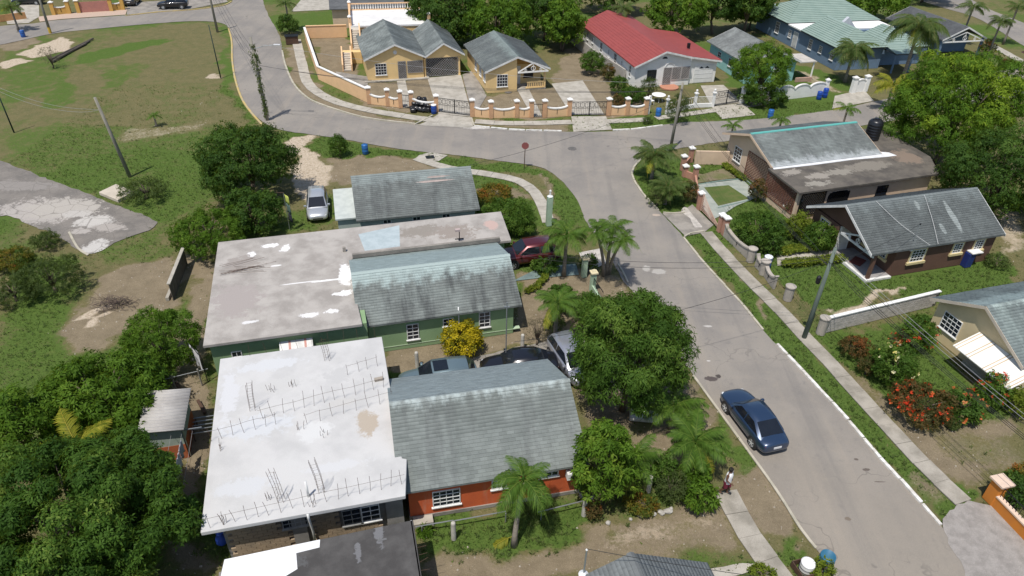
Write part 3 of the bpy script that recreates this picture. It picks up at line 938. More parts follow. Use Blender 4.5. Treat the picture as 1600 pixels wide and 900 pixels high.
def lattice(fr, face, val, a0, a1, z0, z1, m, step=.28, off=.03, r=.018, round_=0.0, part='grille'):
    """iron lattice of crossing diagonals inside a frame"""
    mb = MB()
    W, Hh = a1 - a0, z1 - z0
    p = lambda a, z: wpt(face, val, a, z, off)
    for sgn in (1, -1):
        k = -Hh
        while k < W:
            x0, y0 = (k, 0) if k >= 0 else (0, -k)
            x1, y1 = (k + Hh, Hh) if k + Hh <= W else (W, W - k)
            if x1 > x0 + .02:
                A, B = (x0, x1) if sgn > 0 else (W - x0, W - x1)
                mb.bar(p(a0 + A, z0 + y0), p(a0 + B, z0 + y1), r, r)
            k += step
    for q in ((a0, z0, a1, z0), (a0, z1, a1, z1), (a0, z0, a0, z1), (a1, z0, a1, z1)):
        mb.bar(p(q[0], q[1]), p(q[2], q[3]), .05, .05)
    return mb.build(part, m, fr.root)
def truss(fr, T, b0, b1, z, rise, a, m, part='gable_fretwork'):
    """white decorative timber gable: tie, rafters, ring"""
    mb = MB()
    mid = (b0 + b1) / 2
    A, B, C = T(a, b0, z), T(a, b1, z), T(a, mid, z + rise)
    mb.bar(A, B, .07, .16); mb.bar(A, C, .06, .12); mb.bar(B, C, .06, .12)
    for f in (.25, .5, .75):
        q = A.lerp(B, f); top = A.lerp(C, f * 2) if f <= .5 else B.lerp(C, (1 - f) * 2)
        mb.bar(q, top, .05, .05)
    cen = T(a, mid, z + rise * .38)
    ring = [T(a, mid + rise * .25 * math.cos(t * math.pi / 5), z + rise * .38 + rise * .25 * math.sin(t * math.pi / 5)) for t in range(11)]
    mb.tube(ring, .03, 5, False)
    for s in (-1, 1):
        ring = [T(a, mid + s * (b1 - b0) * .25 + rise * .15 * math.cos(t * math.pi / 5), z + rise * .22 + rise * .15 * math.sin(t * math.pi / 5)) for t in range(11)]
        mb.tube(ring, .025, 5, False)
    return mb.build(part, m, fr.root)
def courses(roof, e0, e1, r0, r1, n, m, part='roof_panel', lip=.035):
    """stepped sheet-metal courses between an eave line and a ridge line, each a part"""
    e0, e1, r0, r1 = map(Vector, (e0, e1, r0, r1))
    nrm = (e1 - e0).cross(r0 - e0)
    if nrm.length < 1e-6: nrm = (e1 - e0).cross(r1 - e0)
    nrm.normalize()
    if nrm.z < 0: nrm = -nrm
    for i in range(n):
        f0, f1 = i / n, min(1.0, (i + 1) / n + .01)
        a, b, c, d = e0.lerp(r0, f0), e1.lerp(r1, f0), e1.lerp(r1, f1), e0.lerp(r0, f1)
        mb = MB().hexa([a, b, c, d, a + nrm * lip, b + nrm * lip, c + nrm * .008, d + nrm * .008])
        mb.build(part, m, roof)

# ---- paints
iron = plain('black_iron', (.02, .02, .022), .5, .5)
rust = surf('rusty_steel', (.10, .055, .035), (.06, .04, .03), 8, .8)
white_paint = surf('white_house_paint', (.82, .81, .78), (.74, .73, .70), .8, .75, .1, .05, stain=((.6, .57, .5), .3))

# ---------------------------------------------------------------- A: orange house
A = Fr('orange_house', (-4.4, 20.9), 13.2, 'orange walled house with long grey shingle gable roof joined to the white slab')
orange = surf('orange_wall_paint', (.56, .115, .036), (.49, .10, .036), 1.2, .8, .15, .1, 'obj', stain=((.46, .22, .15), .5))
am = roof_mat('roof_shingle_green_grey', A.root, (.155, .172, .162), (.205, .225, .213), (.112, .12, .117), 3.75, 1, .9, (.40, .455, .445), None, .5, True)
gable_wall(A, TX, 0, 8.05, 0, 6.9, 3.45, 3.95, 2.3, orange)
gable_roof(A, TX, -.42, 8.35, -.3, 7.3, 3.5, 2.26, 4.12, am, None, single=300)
MB().box(-.05, 8.1, -.05, 6.95, 0, .22).build('plinth', conc_dark, A.root)
for u, v, w, h, nx, ny in ((697.5, 777, 1.28, 1.05, 4, 4), (780, 756, .72, .6, 3, 2), (858, 737, .9, .6, 3, 2)):
    a, z = A.hit(1, 0, u, v)
    window(A, 'y-', 0, a, z, w, h, nx, ny)
a, z = A.hit(1, 0, 893, 736)
ac = MB().box(a - .3, a + .3, -.36, -.03, z - .22, z + .22).build('air_conditioner', frame_w, A.root, bevel=.02)
MB().lathe([(.16, 0), (.16, .02), (.05, .03)], 14).build('fan_grille', iron, ac).matrix_local = Matrix.Translation((a, -.375, z)) @ Matrix.Rotation(math.pi / 2, 4, 'X')
MB().box(.1, 1.0, -.55, -.1, 0, .28).build('step', conc, A.root)

# ---------------------------------------------------------------- S: white slab house under construction
S = Fr('unfinished_house', (-12.25, 17.74), 15.6, 'unfinished block house with white flat slab roof bristling with rebar')
slab_m = surf('white_roof_coating', (.525, .518, .505), (.45, .445, .435), .6, .85, .2, .08, 'obj', spots=[
    (7.05, 4.6, .50, 1.0, (.40, .345, .28), 1.8), (5.9, 6.2, .7, .3, (.47, .46, .44), 2.4), (3.2, 8.3, 1.6, .5, (.49, .485, .47), 2.6), (6.0, 8.3, .8, .6, (.46, .455, .445), 2.6), (4.6, 4.6, .9, .7, (.56, .56, .55), 1.5), (2.0, 5.5, 1.6, .8, (.52, .53, .54), 2.2), (1.6, 2.0, 1.4, .5, (.52, .525, .53), 2.4), (5.5, 2.2, 1.6, .3, (.53, .53, .53), 2.4), (2.5, 10.0, 1.8, .5, (.53, .535, .54), 2.4), (.6, 8.0, .4, 2.0, (.54, .54, .545), 2.2)])
slab_roof(S, [(0, 0), (8.22, -.12), (8.55, 1.9), (8.35, 2.0), (8.42, 11.0), (0, 11.05)], 2.78, 3.0, slab_m, bevel=.03)
blk = surf('buff_concrete_block', (.36, .27, .18), (.29, .225, .155), 2.0, .95, .3, .14, 'world')
blk_joint = surf('grey_mortar', (.25, .235, .21), (.19, .18, .165), 3, .95)
colm = surf('grey_render', (.27, .255, .235), (.20, .19, .175), 1.2, .92, .2, .12)
core = MB()
core.box(.62, 8.08, .62, 10.6, 0, 2.775)
sw = core.build('wall', blk_joint, S.root)
wins = [(S.hit(1, .5, 461, 816), 1.05, .55), (S.hit(1, .5, 564.5, 804), 1.62, 1.02)]
bm_ = MB().box(-.192, .192, -.06, .12, -.09, .09).mesh('block', blk)
cols = [(.5, .62), (3.35, 3.95), (7.35, 8.1)]
for r_ in range(14):
    x = .55 + (.2 if r_ % 2 else 0)
    while x < 8.0:
        zc_ = .1 + r_ * .198
        ok = all(not (c0 - .2 < x < c1 + .2) for c0, c1 in cols)
        ok &= all(not (abs(x - a) < w / 2 + .18 and abs(zc_ - z) < h / 2 + .08) for (a, z), w, h in wins)
        if ok: inst(bm_, 'block', sw, (x, .56, zc_), (0, random.uniform(-.01, .01), random.uniform(-.02, .02)), (1, random.uniform(.94, 1.06), 1))
        x += .4
for c0, c1 in cols[1:]:
    MB().box(c0, c1, .47, .7, 0, 2.775).build('column', colm, S.root)
MB().box(.55, 8.1, .49, .66, 2.5, 2.775).build('ring_beam', colm, S.root)
grey_frame = surf('grey_window_frame', (.30, .30, .29), (.24, .24, .23), 3, .5)
(a, z), w, h = wins[0]
window(S, 'y-', .5, a, z, w, h, 4, 2, grey_frame, bar=.03)
(a, z), w, h = wins[1]
for s in (-1, 1): window(S, 'y-', .5, a + s * w / 4, z, w / 2, h, 2, 3, grey_frame if s < 0 else frame_w, bar=.03)
pipe_w = plain('white_pvc', (.72, .72, .70), .4)
p0 = S.l(482, 795, 2.6)
MB().tube([(p0.x, -.06, 2.95), (p0.x, -.02, 2.6), (p0.x, .4, 1.2), (p0.x, .42, .1)], .055, 8).build('drain_pipe', pipe_w, S.root, True)
q = S.l(482, 776, 3)
MB().tube([(q.x, q.y, 3.0), (q.x, q.y, 3.95)], .05, 8).build('vent_pipe', pipe_w, S.root, True)
# steel starter bars left standing in rows on the slab
bar_me = MB().tube([(0, 0, 0), (.01, .005, .5), (-.01, 0, .95)], .0085, 5).mesh('rebar', rust)
def rebar_row(px0, px1, n, h, label, tie=.6, gap=()):
    a, b = P(*px0, 3.0), P(*px1, 3.0)
    o = empty('rebar_row', a, 0, label, 'rebar', 'rebar rows on the white slab')
    d = b - a
    for i in range(n):
        f = i / (n - 1)
        if any(g0 < f < g1 for g0, g1 in gap): continue
        inst(bar_me, 'rebar', o, d * f + Vector((random.uniform(-.05, .05), random.uniform(-.05, .05), -.02)), (random.uniform(-.1, .1), random.uniform(-.1, .1), random.uniform(0, 6)), (1, 1, h * random.uniform(.85, 1.15) / .95))
    if tie:
        mb = MB()
        mb.tube([d * f + Vector((0, random.uniform(-.02, .02), tie + random.uniform(-.03, .03))) for f in np.linspace(-.02, 1.02, 8)], .006, 5)
        mb.build('tie_bar', rust, o)
    return o
rebar_row((330,825), (628,757), 18, .95, 'long row of starter bars along the front edge of the white slab')
rebar_row((410,655), (600,605), 13, .95, 'row of starter bars across the back third of the white slab')
rebar_row((330,690), (432,662), 7, .9, 'short row of starter bars by the left edge of white slab')
rebar_row((480,662), (612,626), 8, .9, 'row of starter bars near the right edge of white slab')
rebar_row((390,555), (585,527), 9, .8, 'row of bars along the rear edge of white slab', 0)
rebar_row((545,585), (590,572), 4, .9, 'few starter bars at the back right corner of white slab')
def bar_cage(px, h, lean, label):
    """a tied column cage bent over"""
    a = P(*px, 3.0)
    o = empty('rebar_cage', a, random.uniform(-.3, .3), label, 'rebar', 'leaning rebar cages on the slab')
    for sx, sy in ((-.12, -.1), (.12, -.1), (.12, .1), (-.12, .1)):
        MB().tube([(sx, sy, -.02), (sx + lean * .3, sy, h * .5), (sx + lean * random.uniform(.8, 1.2), sy + random.uniform(-.1, .1), h)], .0085, 5).build('rebar', rust, o)
    k = 0.25
    while k < h * .95:
        f = k / h
        cx = lean * f * (.6 + .4 * f)
        MB().tube([(cx - .13, -.11, k), (cx + .13, -.11, k + .02), (cx + .13, .11, k), (cx - .13, .11, k - .02), (cx - .13, -.11, k)], .0045, 4, False).build('stirrup', rust, o)
        k += .34
    return o
bar_cage((395, 640), 1.7, .12, 'tall thin rebar cage near back left of white slab')
bar_cage((440, 782), 1.8, -.2, 'tall thin rebar cage standing left of centre on white slab')
bar_cage((503, 768), 2.0, -.15, 'tallest rebar cage standing right of centre on white slab')
bar_cage((512, 562), 1.4, -.1, 'rebar cage at the rear of white slab before green wall')
for k, (u, v) in enumerate(((425,610), (455,605), (470,670), (345,700), (505,680), (490,790), (350,815), (420,778))):
    a = P(u, v, 3)
    o = empty('rebar_bundle', a, random.uniform(0, 6), ['clump of short bars at the back left of slab', 'clump of short bars left of the rear row', 'clump of short bars mid slab', 'clump of short bars near left slab edge', 'clump of bars right of mid slab', 'clump of bars beside the vent pipe on the slab', 'clump of bars at front left slab corner', 'clump of bars on front part of slab left of vent pipe'][k], 'rebar', 'short bar clumps on the slab')
    for j in range(5): inst(bar_me, 'rebar', o, (random.uniform(-.2, .2), random.uniform(-.2, .2), -.02), (random.uniform(-.2, .2), random.uniform(-.2, .2), 0), (1, 1, random.uniform(.3, .6)))
MB().box(-.22, .22, -.09, .09, 0, .14).build('plank', surf('grey_timber', (.33, .29, .24), (.24, .21, .18), 5, .9))
bpy.data.objects['plank'].location = P(592, 594, 3.0); bpy.data.objects['plank'].rotation_euler = (0, 0, .35)
tag(bpy.data.objects['plank'], 'grey concrete block lying at the right edge of white slab', 'block')
bpy.data.objects['plank'].name = 'loose_block'

# ---------------------------------------------------------------- B: green house, flat part and shingled part
B = Fr('green_house', (-16.52, 29.42), 15.6, 'green walled house with stained flat roof and grey green shingle gable')
green = surf('green_wall_paint', (.235, .35, .185), (.205, .315, .165), .9, .8, .1, .08, 'obj')
flat_m = surf('weathered_roof_cement', (.40, .372, .34), (.285, .262, .238), .8, .92, .3, .2, 'obj', spots=[
    (3.3, 9.9, .65, .25, (.72, .71, .70), 2.2), (4.3, 9.3, .35, .5, (.72, .71, .70), 2.4), (2.2, 9.0, .3, .35, (.72, .71, .7), 1.8), (7.9, 5.3, .5, 1.3, (.76, .75, .74), 1.4), (6.9, 4.9, 1.3, .1, (.74, .73, .72), 1.0), (5.1, 5.0, 1.2, .06, (.70, .69, .68), .6),
    (6.8, 1.6, .4, .22, (.70, .69, .68), 2.4), (5.6, 1.5, .6, .22, (.70, .69, .68), 2.4), (7.6, 3.3, .55, .35, (.72, .71, .70), 2.2), (3.7, 7.3, .35, .1, (.70, .69, .68), 1.2), (1.6, 4.0, 1.4, 2.0, (.33, .295, .275), 2.6),
    (1.6, 8.0, 1.2, .9, (.30, .27, .245), 2.8), (13.2, 9.6, 1.6, .8, (.25, .225, .195), 2.8), (15.5, 9.0, 1.6, 1.0, (.27, .235, .205), 2.8), (18.2, 9.4, .5, .7, (.45, .33, .29), 1.4), (2.4, 1.6, .5, .15, (.62, .61, .60), 2.2)])
slab_roof(B, [(0, 0), (8.45, 0), (8.25, 4.0), (8.4, 7.1), (19.0, 7.1), (19.3, 11.2), (0, 11.1)], 2.8, 3.0, flat_m, bevel=.03)
MB().box(.25, 8.7, .3, 10.7, 0, 2.795).build('wall', green, B.root)
MB().box(8.7, 18.6, 7.45, 10.8, 0, 2.795).build('wall', green, B.root)
gable_wall(B, TX, 8.75, 17.55, .95, 7.0, 3.85, 3.75, 2.3, green)
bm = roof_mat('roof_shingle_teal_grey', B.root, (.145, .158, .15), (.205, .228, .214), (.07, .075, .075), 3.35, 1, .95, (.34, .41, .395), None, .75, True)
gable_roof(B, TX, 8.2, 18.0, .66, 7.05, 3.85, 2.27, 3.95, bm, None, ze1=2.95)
MB().box(8.45, 18.2, 7.06, 7.26, 3.0, 3.3).build('parapet', conc_dark, B.root, bevel=.02)
MB().box(8.7, 18.0, .93, 1.2, .28, .33).build('plinth_band', surf('pale_green_band', (.42, .52, .36), (.36, .45, .31), 2), B.root)
q = [B.l(u, v, 3.0) for u, v in ((560,366), (624,352), (625,385), (570,392))]
MB().prism([(p.x, p.y) for p in q], 3.001, 3.006).build('painted_patch', surf('pale_blue_paint', (.40, .46, .475), (.34, .40, .415), 2.2, .85, .1, .1), B.root)
for u, v, w, h, nx, ny in ((645, 518, .72, 1.15, 2, 4), (700.5, 503, .66, .58, 2, 2), (757, 499, .70, 1.15, 2, 4), (370, 553, .55, .4, 2, 1)):
    a, z = B.hit(1, .95 if u > 400 else .3, u, v)
    window(B, 'y-', .95 if u > 400 else .3, a, z, w, h, nx, ny)
q = B.l(719, 492, 2.4)
MB().tube([(q.x, .88, .1), (q.x, .88, 2.6)], .04, 8).build('drain_pipe', pipe_w, B.root, True)
a, z = B.hit(1, .3, 466, 543)
aw = MB().hexa([(a - .95, -.5, 1.9), (a + .85, -.5, 1.9), (a + .85, .41, 2.3), (a - .95, .41, 2.3), (a - .95, -.45, 1.95), (a + .85, -.45, 1.95), (a + .85, .41, 2.35), (a - .95, .41, 2.35)]).build('awning', fascia_w, B.root)
for s in (-.4, .45): MB().hexa([(a + s - .06, -.452, 1.952), (a + s + .06, -.452, 1.952), (a + s + .06, .40, 2.352), (a + s - .06, .40, 2.352), (a + s - .06, -.452, 1.958), (a + s + .06, -.452, 1.958), (a + s + .06, .40, 2.358), (a + s - .06, .40, 2.358)]).build('awning_stripe', surf('faded_red_stripe', (.55, .22, .18), (.5, .3, .26), 3), aw)
MB().box(7.9, 8.1, 8.0, 8.2, 3.0, 3.35).build('roof_vent', conc_dark, B.root)
# small satellite mount on the rear strip
q = B.l(718, 378, 3.0)
sp = MB().tube([(q.x, q.y, 3.0), (q.x, q.y, 3.9)], .03, 8).build('aerial_mast', iron, B.root)
MB().box(q.x - .28, q.x + .05, q.y - .1, q.y + .12, 3.85, 4.0).build('receiver_box', surf('pinkish_metal', (.45, .36, .34), (.35, .28, .26), 3), sp)
MB().bar((q.x - .3, q.y, 3.25), (q.x + .3, q.y, 3.25), .05, .05).build('cross_arm', iron, sp)
# rusty bars lying on the flat roof
q = P(385, 420, 3.02)
rp = empty('rebar_pile', q, .3, 'rusty steel bars lying loose on the stained flat roof', 'rebar')
for k in range(14): inst(bar_me, 'rebar', rp, (random.uniform(-1.6, -.5), random.uniform(-.6, .6), .03 + .01 * k), (0, math.pi / 2, random.uniform(-.3, .3)), (1, 1, random.uniform(1.8, 3.0)))

# ---------------------------------------------------------------- C: pale house behind
C = Fr('pale_green_house', (-11.15, 44.75), 14.7, 'small pale green house with dark grey shingle gable behind flat roof')
pale = surf('pale_green_wall', (.40, .46, .43), (.34, .39, .37), 1, .8, .1, .08, 'obj')
cm = roof_mat('roof_shingle_dark', C.root, (.135, .145, .14), (.19, .21, .20), (.075, .08, .08), 3.3, 1, .35, (.36, .42, .41), [(5.9, 2.4, 1.5, .10, (.40, .33, .30), .8), (6.2, 2.75, 1.0, .08, (.38, .31, .28), .9)])
gable_wall(C, TX, .1, 8.5, 0, 6.8, 3.4, 3.95, 2.4, pale)
gable_roof(C, TX, -.2, 8.85, -.25, 7.2, 3.4, 2.4, 4.2, cm)
MB().box(-1.5, .1, .6, 5.2, 0, 2.2).build('wall', pale, C.root)
MB().box(-1.65, .12, .45, 5.35, 2.2, 2.32).build('flat_roof', surf('pale_slab', (.5, .53, .5), (.42, .45, .43), 2), C.root)
for u, v in ((605, 346), (651, 341), (697, 336)):
    a, z = C.hit(1, 0, u, v)
    window(C, 'y-', 0, a, 2.0, .6, .35, 2, 1)

# ---------------------------------------------------------------- D: brown house
D = Fr('brown_house', (25.0, 41.97), 17.0, 'brown house with cream window surrounds and grey gable roof over corner porch')
brown = surf('brown_wall_paint', (.135, .075, .053), (.115, .064, .046), 1, .85, .15, .08, 'obj')
cream = surf('cream_trim', (.66, .55, .30), (.58, .48, .26), 2, .7)
dm = roof_mat('roof_shingle_slate', D.root, (.118, .13, .128), (.15, .167, .163), (.09, .098, .098), 3.5, 1, .25, (.33, .38, .38), [(7.6, 1.6, .25, 1.3, (.30, .33, .32), 1.0), (6.2, .9, .2, .5, (.28, .31, .30), 1.0), (5.2, 2.8, .2, .4, (.29, .32, .31), 1.0)])
mb = MB(); mb.prism([(2.0, .15), (10.7, .15), (10.7, 6.9), (.1, 6.9), (.1, 4.0), (2.0, 4.0)], 0, 2.3)
mb.build('wall', brown, D.root)
for x in (.12, 10.55):
    y0_ = .15
    MB().hexa([(x, y0_ + .2, 2.4), (x + .13, y0_ + .2, 2.4), (x + .13, 6.9, 2.4), (x, 6.9, 2.4), (x, 3.45, 4.15), (x + .13, 3.45, 4.15), (x + .13, 3.55, 4.15), (x, 3.55, 4.15)]).build('gable', brown, D.root)
gable_roof(D, TX, -.45, 11.1, -.12, 7.25, 3.5, 2.34, 4.35, dm, fascia_w)
MB().box(-.12, 2.0, -.1, 4.0, 0, .16).build('porch_floor', surf('white_porch_edge', (.72, .71, .68), (.6, .59, .56), 2), D.root)
MB().box(.12, 1.99, .12, 3.99, .16, .168).build('porch_tiles', surf('grey_porch_tile', (.30, .28, .27), (.25, .24, .23), 4), D.root)
MB().box(.05, .27, .05, .27, .168, 2.4).build('porch_post', brown, D.root)
truss(D, TX, .1, 3.6, 1.95, .75, .0, fascia_w)
door(D, 'y-', 4.0, .75, .95, 2.0, surf('white_door', (.72, .72, .70), (.62, .62, .6), 2, .5), .17, 3)
for (u, v, w, h, nx, ny) in ((1433, 400, 1.15, .98, 4, 4), (1496, 387, .75, .80, 3, 4), (1530, 380, .75, .80, 3, 4)):
    a, z = D.hit(1, .15, u, v)
    window(D, 'y-', .15, a, 1.5 if h > .9 else 1.6, w, h, nx, ny, surround=cream)
window(D, 'x-', 2.0, 1.3, 1.45, .7, .85, 3, 4, surround=cream)
window(D, 'x-', 2.0, 2.9, 1.45, .5, .85, 2, 4, surround=cream)
window(D, 'x-', .1, 5.5, 1.45, .95, 1.05, 3, 4, surround=cream)
q = D.l(1418, 372, 2.6)
mm = MB().tube([(q.x, .35, 2.75), (q.x + .15, .42, 3.9)], .035, 8).build('service_mast', plain('galvanised', (.38, .40, .40), .45, .7), D.root)
MB().lathe([(.05, 0), (.06, .08), (.03, .12)], 8, (q.x + .15, .42, 3.9)).build('weatherhead', iron, mm)
MB().box(q.x - .35, q.x - .15, -.05, .13, 2.1, 2.3).build('meter_box', frame_w, D.root)
for pts in ([(2.0, 3.4, 4.33), (2.9, 1.5, 3.35), (4.2, -.25, 2.48)], [(6.2, 3.4, 4.33), (5.6, 1.5, 3.38), (4.9, -.25, 2.48)]):
    MB().tube([Vector(p) + Vector((0, 0, .06)) for p in smooth_line(pts, .3)], .011, 5).build('roof_cable', fascia_w, D.root)

# ---------------------------------------------------------------- E: beige house with flat and gabled roofs
E_ = Fr('beige_house', (22.49, 50.15), 18.2, 'beige house with mouldy flat roof, teal edged gable and red brown grilles')
beige = surf('beige_wall_paint', (.66, .50, .36), (.58, .44, .32), .8, .8, .1, .06, 'obj')
mould = surf('mouldy_roof_cement', (.135, .12, .10), (.078, .07, .062), .7, .95, .3, .2, 'obj', spots=[(3.0, 2.2, 1.3, .5, (.27, .245, .21), 2.8), (5.5, 2.4, 1.5, .6, (.24, .22, .185), 2.8), (2.2, 1.0, 1.2, .5, (.26, .24, .205), 2.8), (8.5, 2.8, 2.4, .9, (.20, .18, .15), 1.8), (1.2, 3.4, 1.0, .5, (.27, .245, .21), 2.8), (13.0, 3.5, 1.4, 1.6, (.20, .155, .12), 2.6)])
slab_roof(E_, [(-.3, 0), (13.3, 0), (15.2, 3.0), (15.6, 9.5), (11.2, 10.4), (11.2, 4.5), (-.1, 4.6)], 2.62, 2.8, mould)
MB().prism([(2.6, .35), (13.0, .35), (14.8, 3.1), (15.2, 9.2), (11.1, 9.8), (11.1, 4.6), (2.6, 4.6)], 0, 2.615).build('wall', beige, E_.root)
MB().prism([(0, .35), (2.6, .35), (2.6, 4.6), (0, 4.6)], 0, .45).build('porch_wall', beige, E_.root)
MB().box(0, .25, .35, .6, .45, 2.615).build('porch_post', beige, E_.root)
gable_wall(E_, TX, .95, 10.9, 4.61, 12.0, 8.35, 3.95, 2.6, beige)
em = roof_mat('roof_shingle_mossy', E_.root, (.16, .175, .17), (.22, .245, .235), (.09, .095, .095), 4.4, 1, .7, (.5, .53, .54))
er = gable_roof(E_, TX, .3, 11.35, 4.5, 12.3, 8.35, 2.83, 4.25, em, beige)
MB().hexa([(.32, 8.2, 4.2), (11.33, 8.2, 4.2), (11.33, 8.5, 4.2), (.32, 8.5, 4.2), (.32, 8.25, 4.32), (11.33, 8.25, 4.32), (11.33, 8.45, 4.32), (.32, 8.45, 4.32)]).build('ridge_trim', surf('turquoise_paint', (.10, .42, .37), (.14, .36, .33), 2), er)
MB().prism([(.2, 4.2), (4.0, 4.1), (8.0, 4.15), (11.3, 3.9), (12.4, 3.9), (12.2, 4.6), (11.4, 5.0), (11.3, 4.48), (.3, 4.48)], 2.802, 2.83).build('roof_sealant', surf('white_sealant', (.70, .71, .72), (.6, .6, .6), 2), E_.root)
redbrown = surf('red_brown_iron', (.19, .085, .055), (.15, .07, .05), 3, .7)
lattice(E_, 'x-', 0.0, .65, 4.5, .5, 2.5, redbrown, .26, .0, .03)
lattice(E_, 'x-', .9, 4.7, 8.7, .3, 2.5, redbrown, .30, .05, .03)
lattice(E_, 'y-', .32, .3, 2.55, .5, 2.4, iron, .2, .03, .028)
for k, (u, v) in enumerate(((1271, 309), (1314, 302))):
    a, z = E_.hit(1, .35, u, v)
    z = 1.75
    w_, h_ = (1.75, 1.0)
    pts = [(-w_/2, -h_/2), (w_/2, -h_/2), (w_/2, h_/2 - .3), (w_/2 - .35, h_/2), (-w_/2 + .35, h_/2), (-w_/2, h_/2 - .3)]
    if a < 2.7: a = 3.75 if k == 0 else a
    ob = MB().wallprism([(a + x, z + y) for x, y in pts], (0, .345, 0), (1, 0, 0), (0, -1, 0), .012).build('window', glass, E_.root)
    lattice(E_, 'y-', .33, a - w_/2 + .1, a + w_/2 - .1, z - h_/2 + .05, z + h_/2 - .1, iron, .18, .03, .022).parent = ob
a, z = E_.hit(1, .35, 1379, 293)
window(E_, 'y-', .35, a, 1.75, 1.1, .9, 4, 3, iron)
window(E_, 'x-', .95, 10.3, 1.45, 1.15, 1.35, 3, 4)
q = E_.l(1361, 217, 2.8)
tank = empty('water_tank', E_.root.matrix_world @ Vector((0, 0, 0)), 0, 'tall black plastic water tank on flat roof of beige house', 'water tank')
tank.location = P(1361, 217, 2.8)
blackpl = plain('black_plastic', (.012, .013, .016), .35)
prof = [(.62, 0)]
for i in range(6): prof += [(.64, .08 + i * .25), (.64, .26 + i * .25), (.61, .29 + i * .25)]
MB().lathe(prof + [(.62, 1.62), (.5, 1.78), (.24, 1.86)], 24).build('tank_body', blackpl, tank, True)
MB().lathe([(.24, 1.85), (.24, 1.95), (.1, 1.98)], 16).build('tank_lid', blackpl, tank)
for k in range(4):
    q_ = k * math.pi / 2
    MB().bar((.55 * math.cos(q_), .55 * math.sin(q_), 1.66), (.3 * math.cos(q_), .3 * math.sin(q_), 1.88), .12, .1).build('tank_lug', blackpl, tank)

# ---------------------------------------------------------------- G: cream house on the right with awning
G = Fr('cream_house', (28.17, 30.02), 17.0, 'cream house at right edge with striped white awning and pale green roof')
creamw = surf('cream_wall_paint', (.66, .53, .32), (.58, .47, .285), .8, .8, .1, .06, 'obj')
gm_ = roof_mat('roof_shingle_pale', G.root, (.17, .20, .195), (.235, .28, .265), (.10, .115, .115), 4.2, 1, .8, (.40, .48, .45))
gable_wall(G, TX, .4, 12, .35, 6.5, 3.4, 3.95, 2.45, creamw)
gable_roof(G, TX, 0, 12.4, 0, 6.85, 3.4, 2.45, 4.2, gm_, surf('beige_fascia', (.52, .45, .36), (.45, .4, .33), 2))
MB().prism([(.05, .3), (.39, .3), (.39, 3.3), (.05, 3.3)], 0, .3).build('porch_floor', conc, G.root)
a, z = G.hit(0, .4, 1486, 507)
window(G, 'x-', .4, a, z, 1.35, 1.2, 4, 4)
awn = surf('white_awning_sheet', (.80, .78, .72), (.74, .72, .67), 2, .5, 0, .03)
tan = surf('tan_awning_stripe', (.52, .40, .27), (.46, .36, .25), 2, .6)
y0_, y1_ = -.6, 3.35
ag = MB().hexa([(-1.25, y0_, 1.62), (.38, y0_, 2.28), (.38, y1_, 2.28), (-1.25, y1_, 1.62), (-1.25, y0_, 1.67), (.38, y0_, 2.33), (.38, y1_, 2.33), (-1.25, y1_, 1.67)]).build('awning', awn, G.root)
for yy in (y0_ + .12, y0_ + .32, 1.0, 1.2, 2.2, 2.4, y1_ - .32, y1_ - .12):
    MB().hexa([(-1.252, yy - .03, 1.668), (.38, yy - .03, 2.331), (.38, yy + .03, 2.331), (-1.252, yy + .03, 1.668), (-1.252, yy - .03, 1.676), (.38, yy - .03, 2.34), (.38, yy + .03, 2.34), (-1.252, yy + .03, 1.676)]).build('awning_stripe', tan, ag)
for yy in (y0_ + .05, 1.3, y1_ - .05): MB().tube([(-1.2, yy, 1.64), (.39, yy, 1.5)], .02, 6).build('awning_strut', fascia_w, ag)
# ---------------------------------------------------------------- I: double gabled yellow house
yellow = surf('yellow_wall_paint', (.74, .53, .25), (.67, .48, .23), .9, .8, .1, .05, 'obj')
peach = surf('peach_wall_paint', (.74, .48, .27), (.67, .44, .25), .9, .8, .1, .06, 'world')
I_ = Fr('yellow_house', (-17.6, 81.8), 16.0, 'yellow house with twin grey gables and black lattice carport and porch')
im = roof_mat('roof_shingle_aged', I_.root, (.15, .17, .165), (.24, .265, .255), (.08, .085, .085), None, 0, .4, (.4, .46, .45))
gable_wall(I_, TY, 0, 10.9, .2, 6.75, 3.5, 3.95, 2.55, yellow)
gable_roof(I_, TY, -.3, 11.1, -.15, 7.05, 3.5, 2.6, 4.2, im, fascia_w, cap=True)
MB().box(6.75, 6.95, 3.5, 10.5, 0, 2.5).build('wall', yellow, I_.root)
MB().box(11.0, 11.15, 1.0, 10.5, 0, 2.5).build('wall', yellow, I_.root)
MB().box(6.95, 11.0, 9.0, 9.2, 0, 2.5).build('wall', yellow, I_.root)
mb = MB(); mb.wallprism([(7.0, 2.25), (11.3, 2.25), (11.3, 2.5), (9.2, 3.75), (7.0, 2.55)], (0, .2, 0), (1, 0, 0), (0, 1, 0), .2)
mb.build('gable', yellow, I_.root)
gable_roof(I_, TY, -.15, 10.8, 7.05, 11.7, 9.2, 2.6, 4.0, im, fascia_w)
gril = surf('grey_iron', (.30, .29, .28), (.24, .23, .22), 3, .6)
for x in (6.95, 11.1): MB().lathe([(.16, 0), (.16, .12), (.12, .2), (.12, 2.05), (.16, 2.12), (.16, 2.24)], 12, (x, .3, 0)).build('column', yellow, I_.root, False)
lattice(I_, 'y-', .28, 7.15, 10.95, .1, 2.2, gril, .3, 0, .04)
lattice(I_, 'y-', -.02, 3.75, 4.65, .15, 2.1, gril, .22, .04, .035)
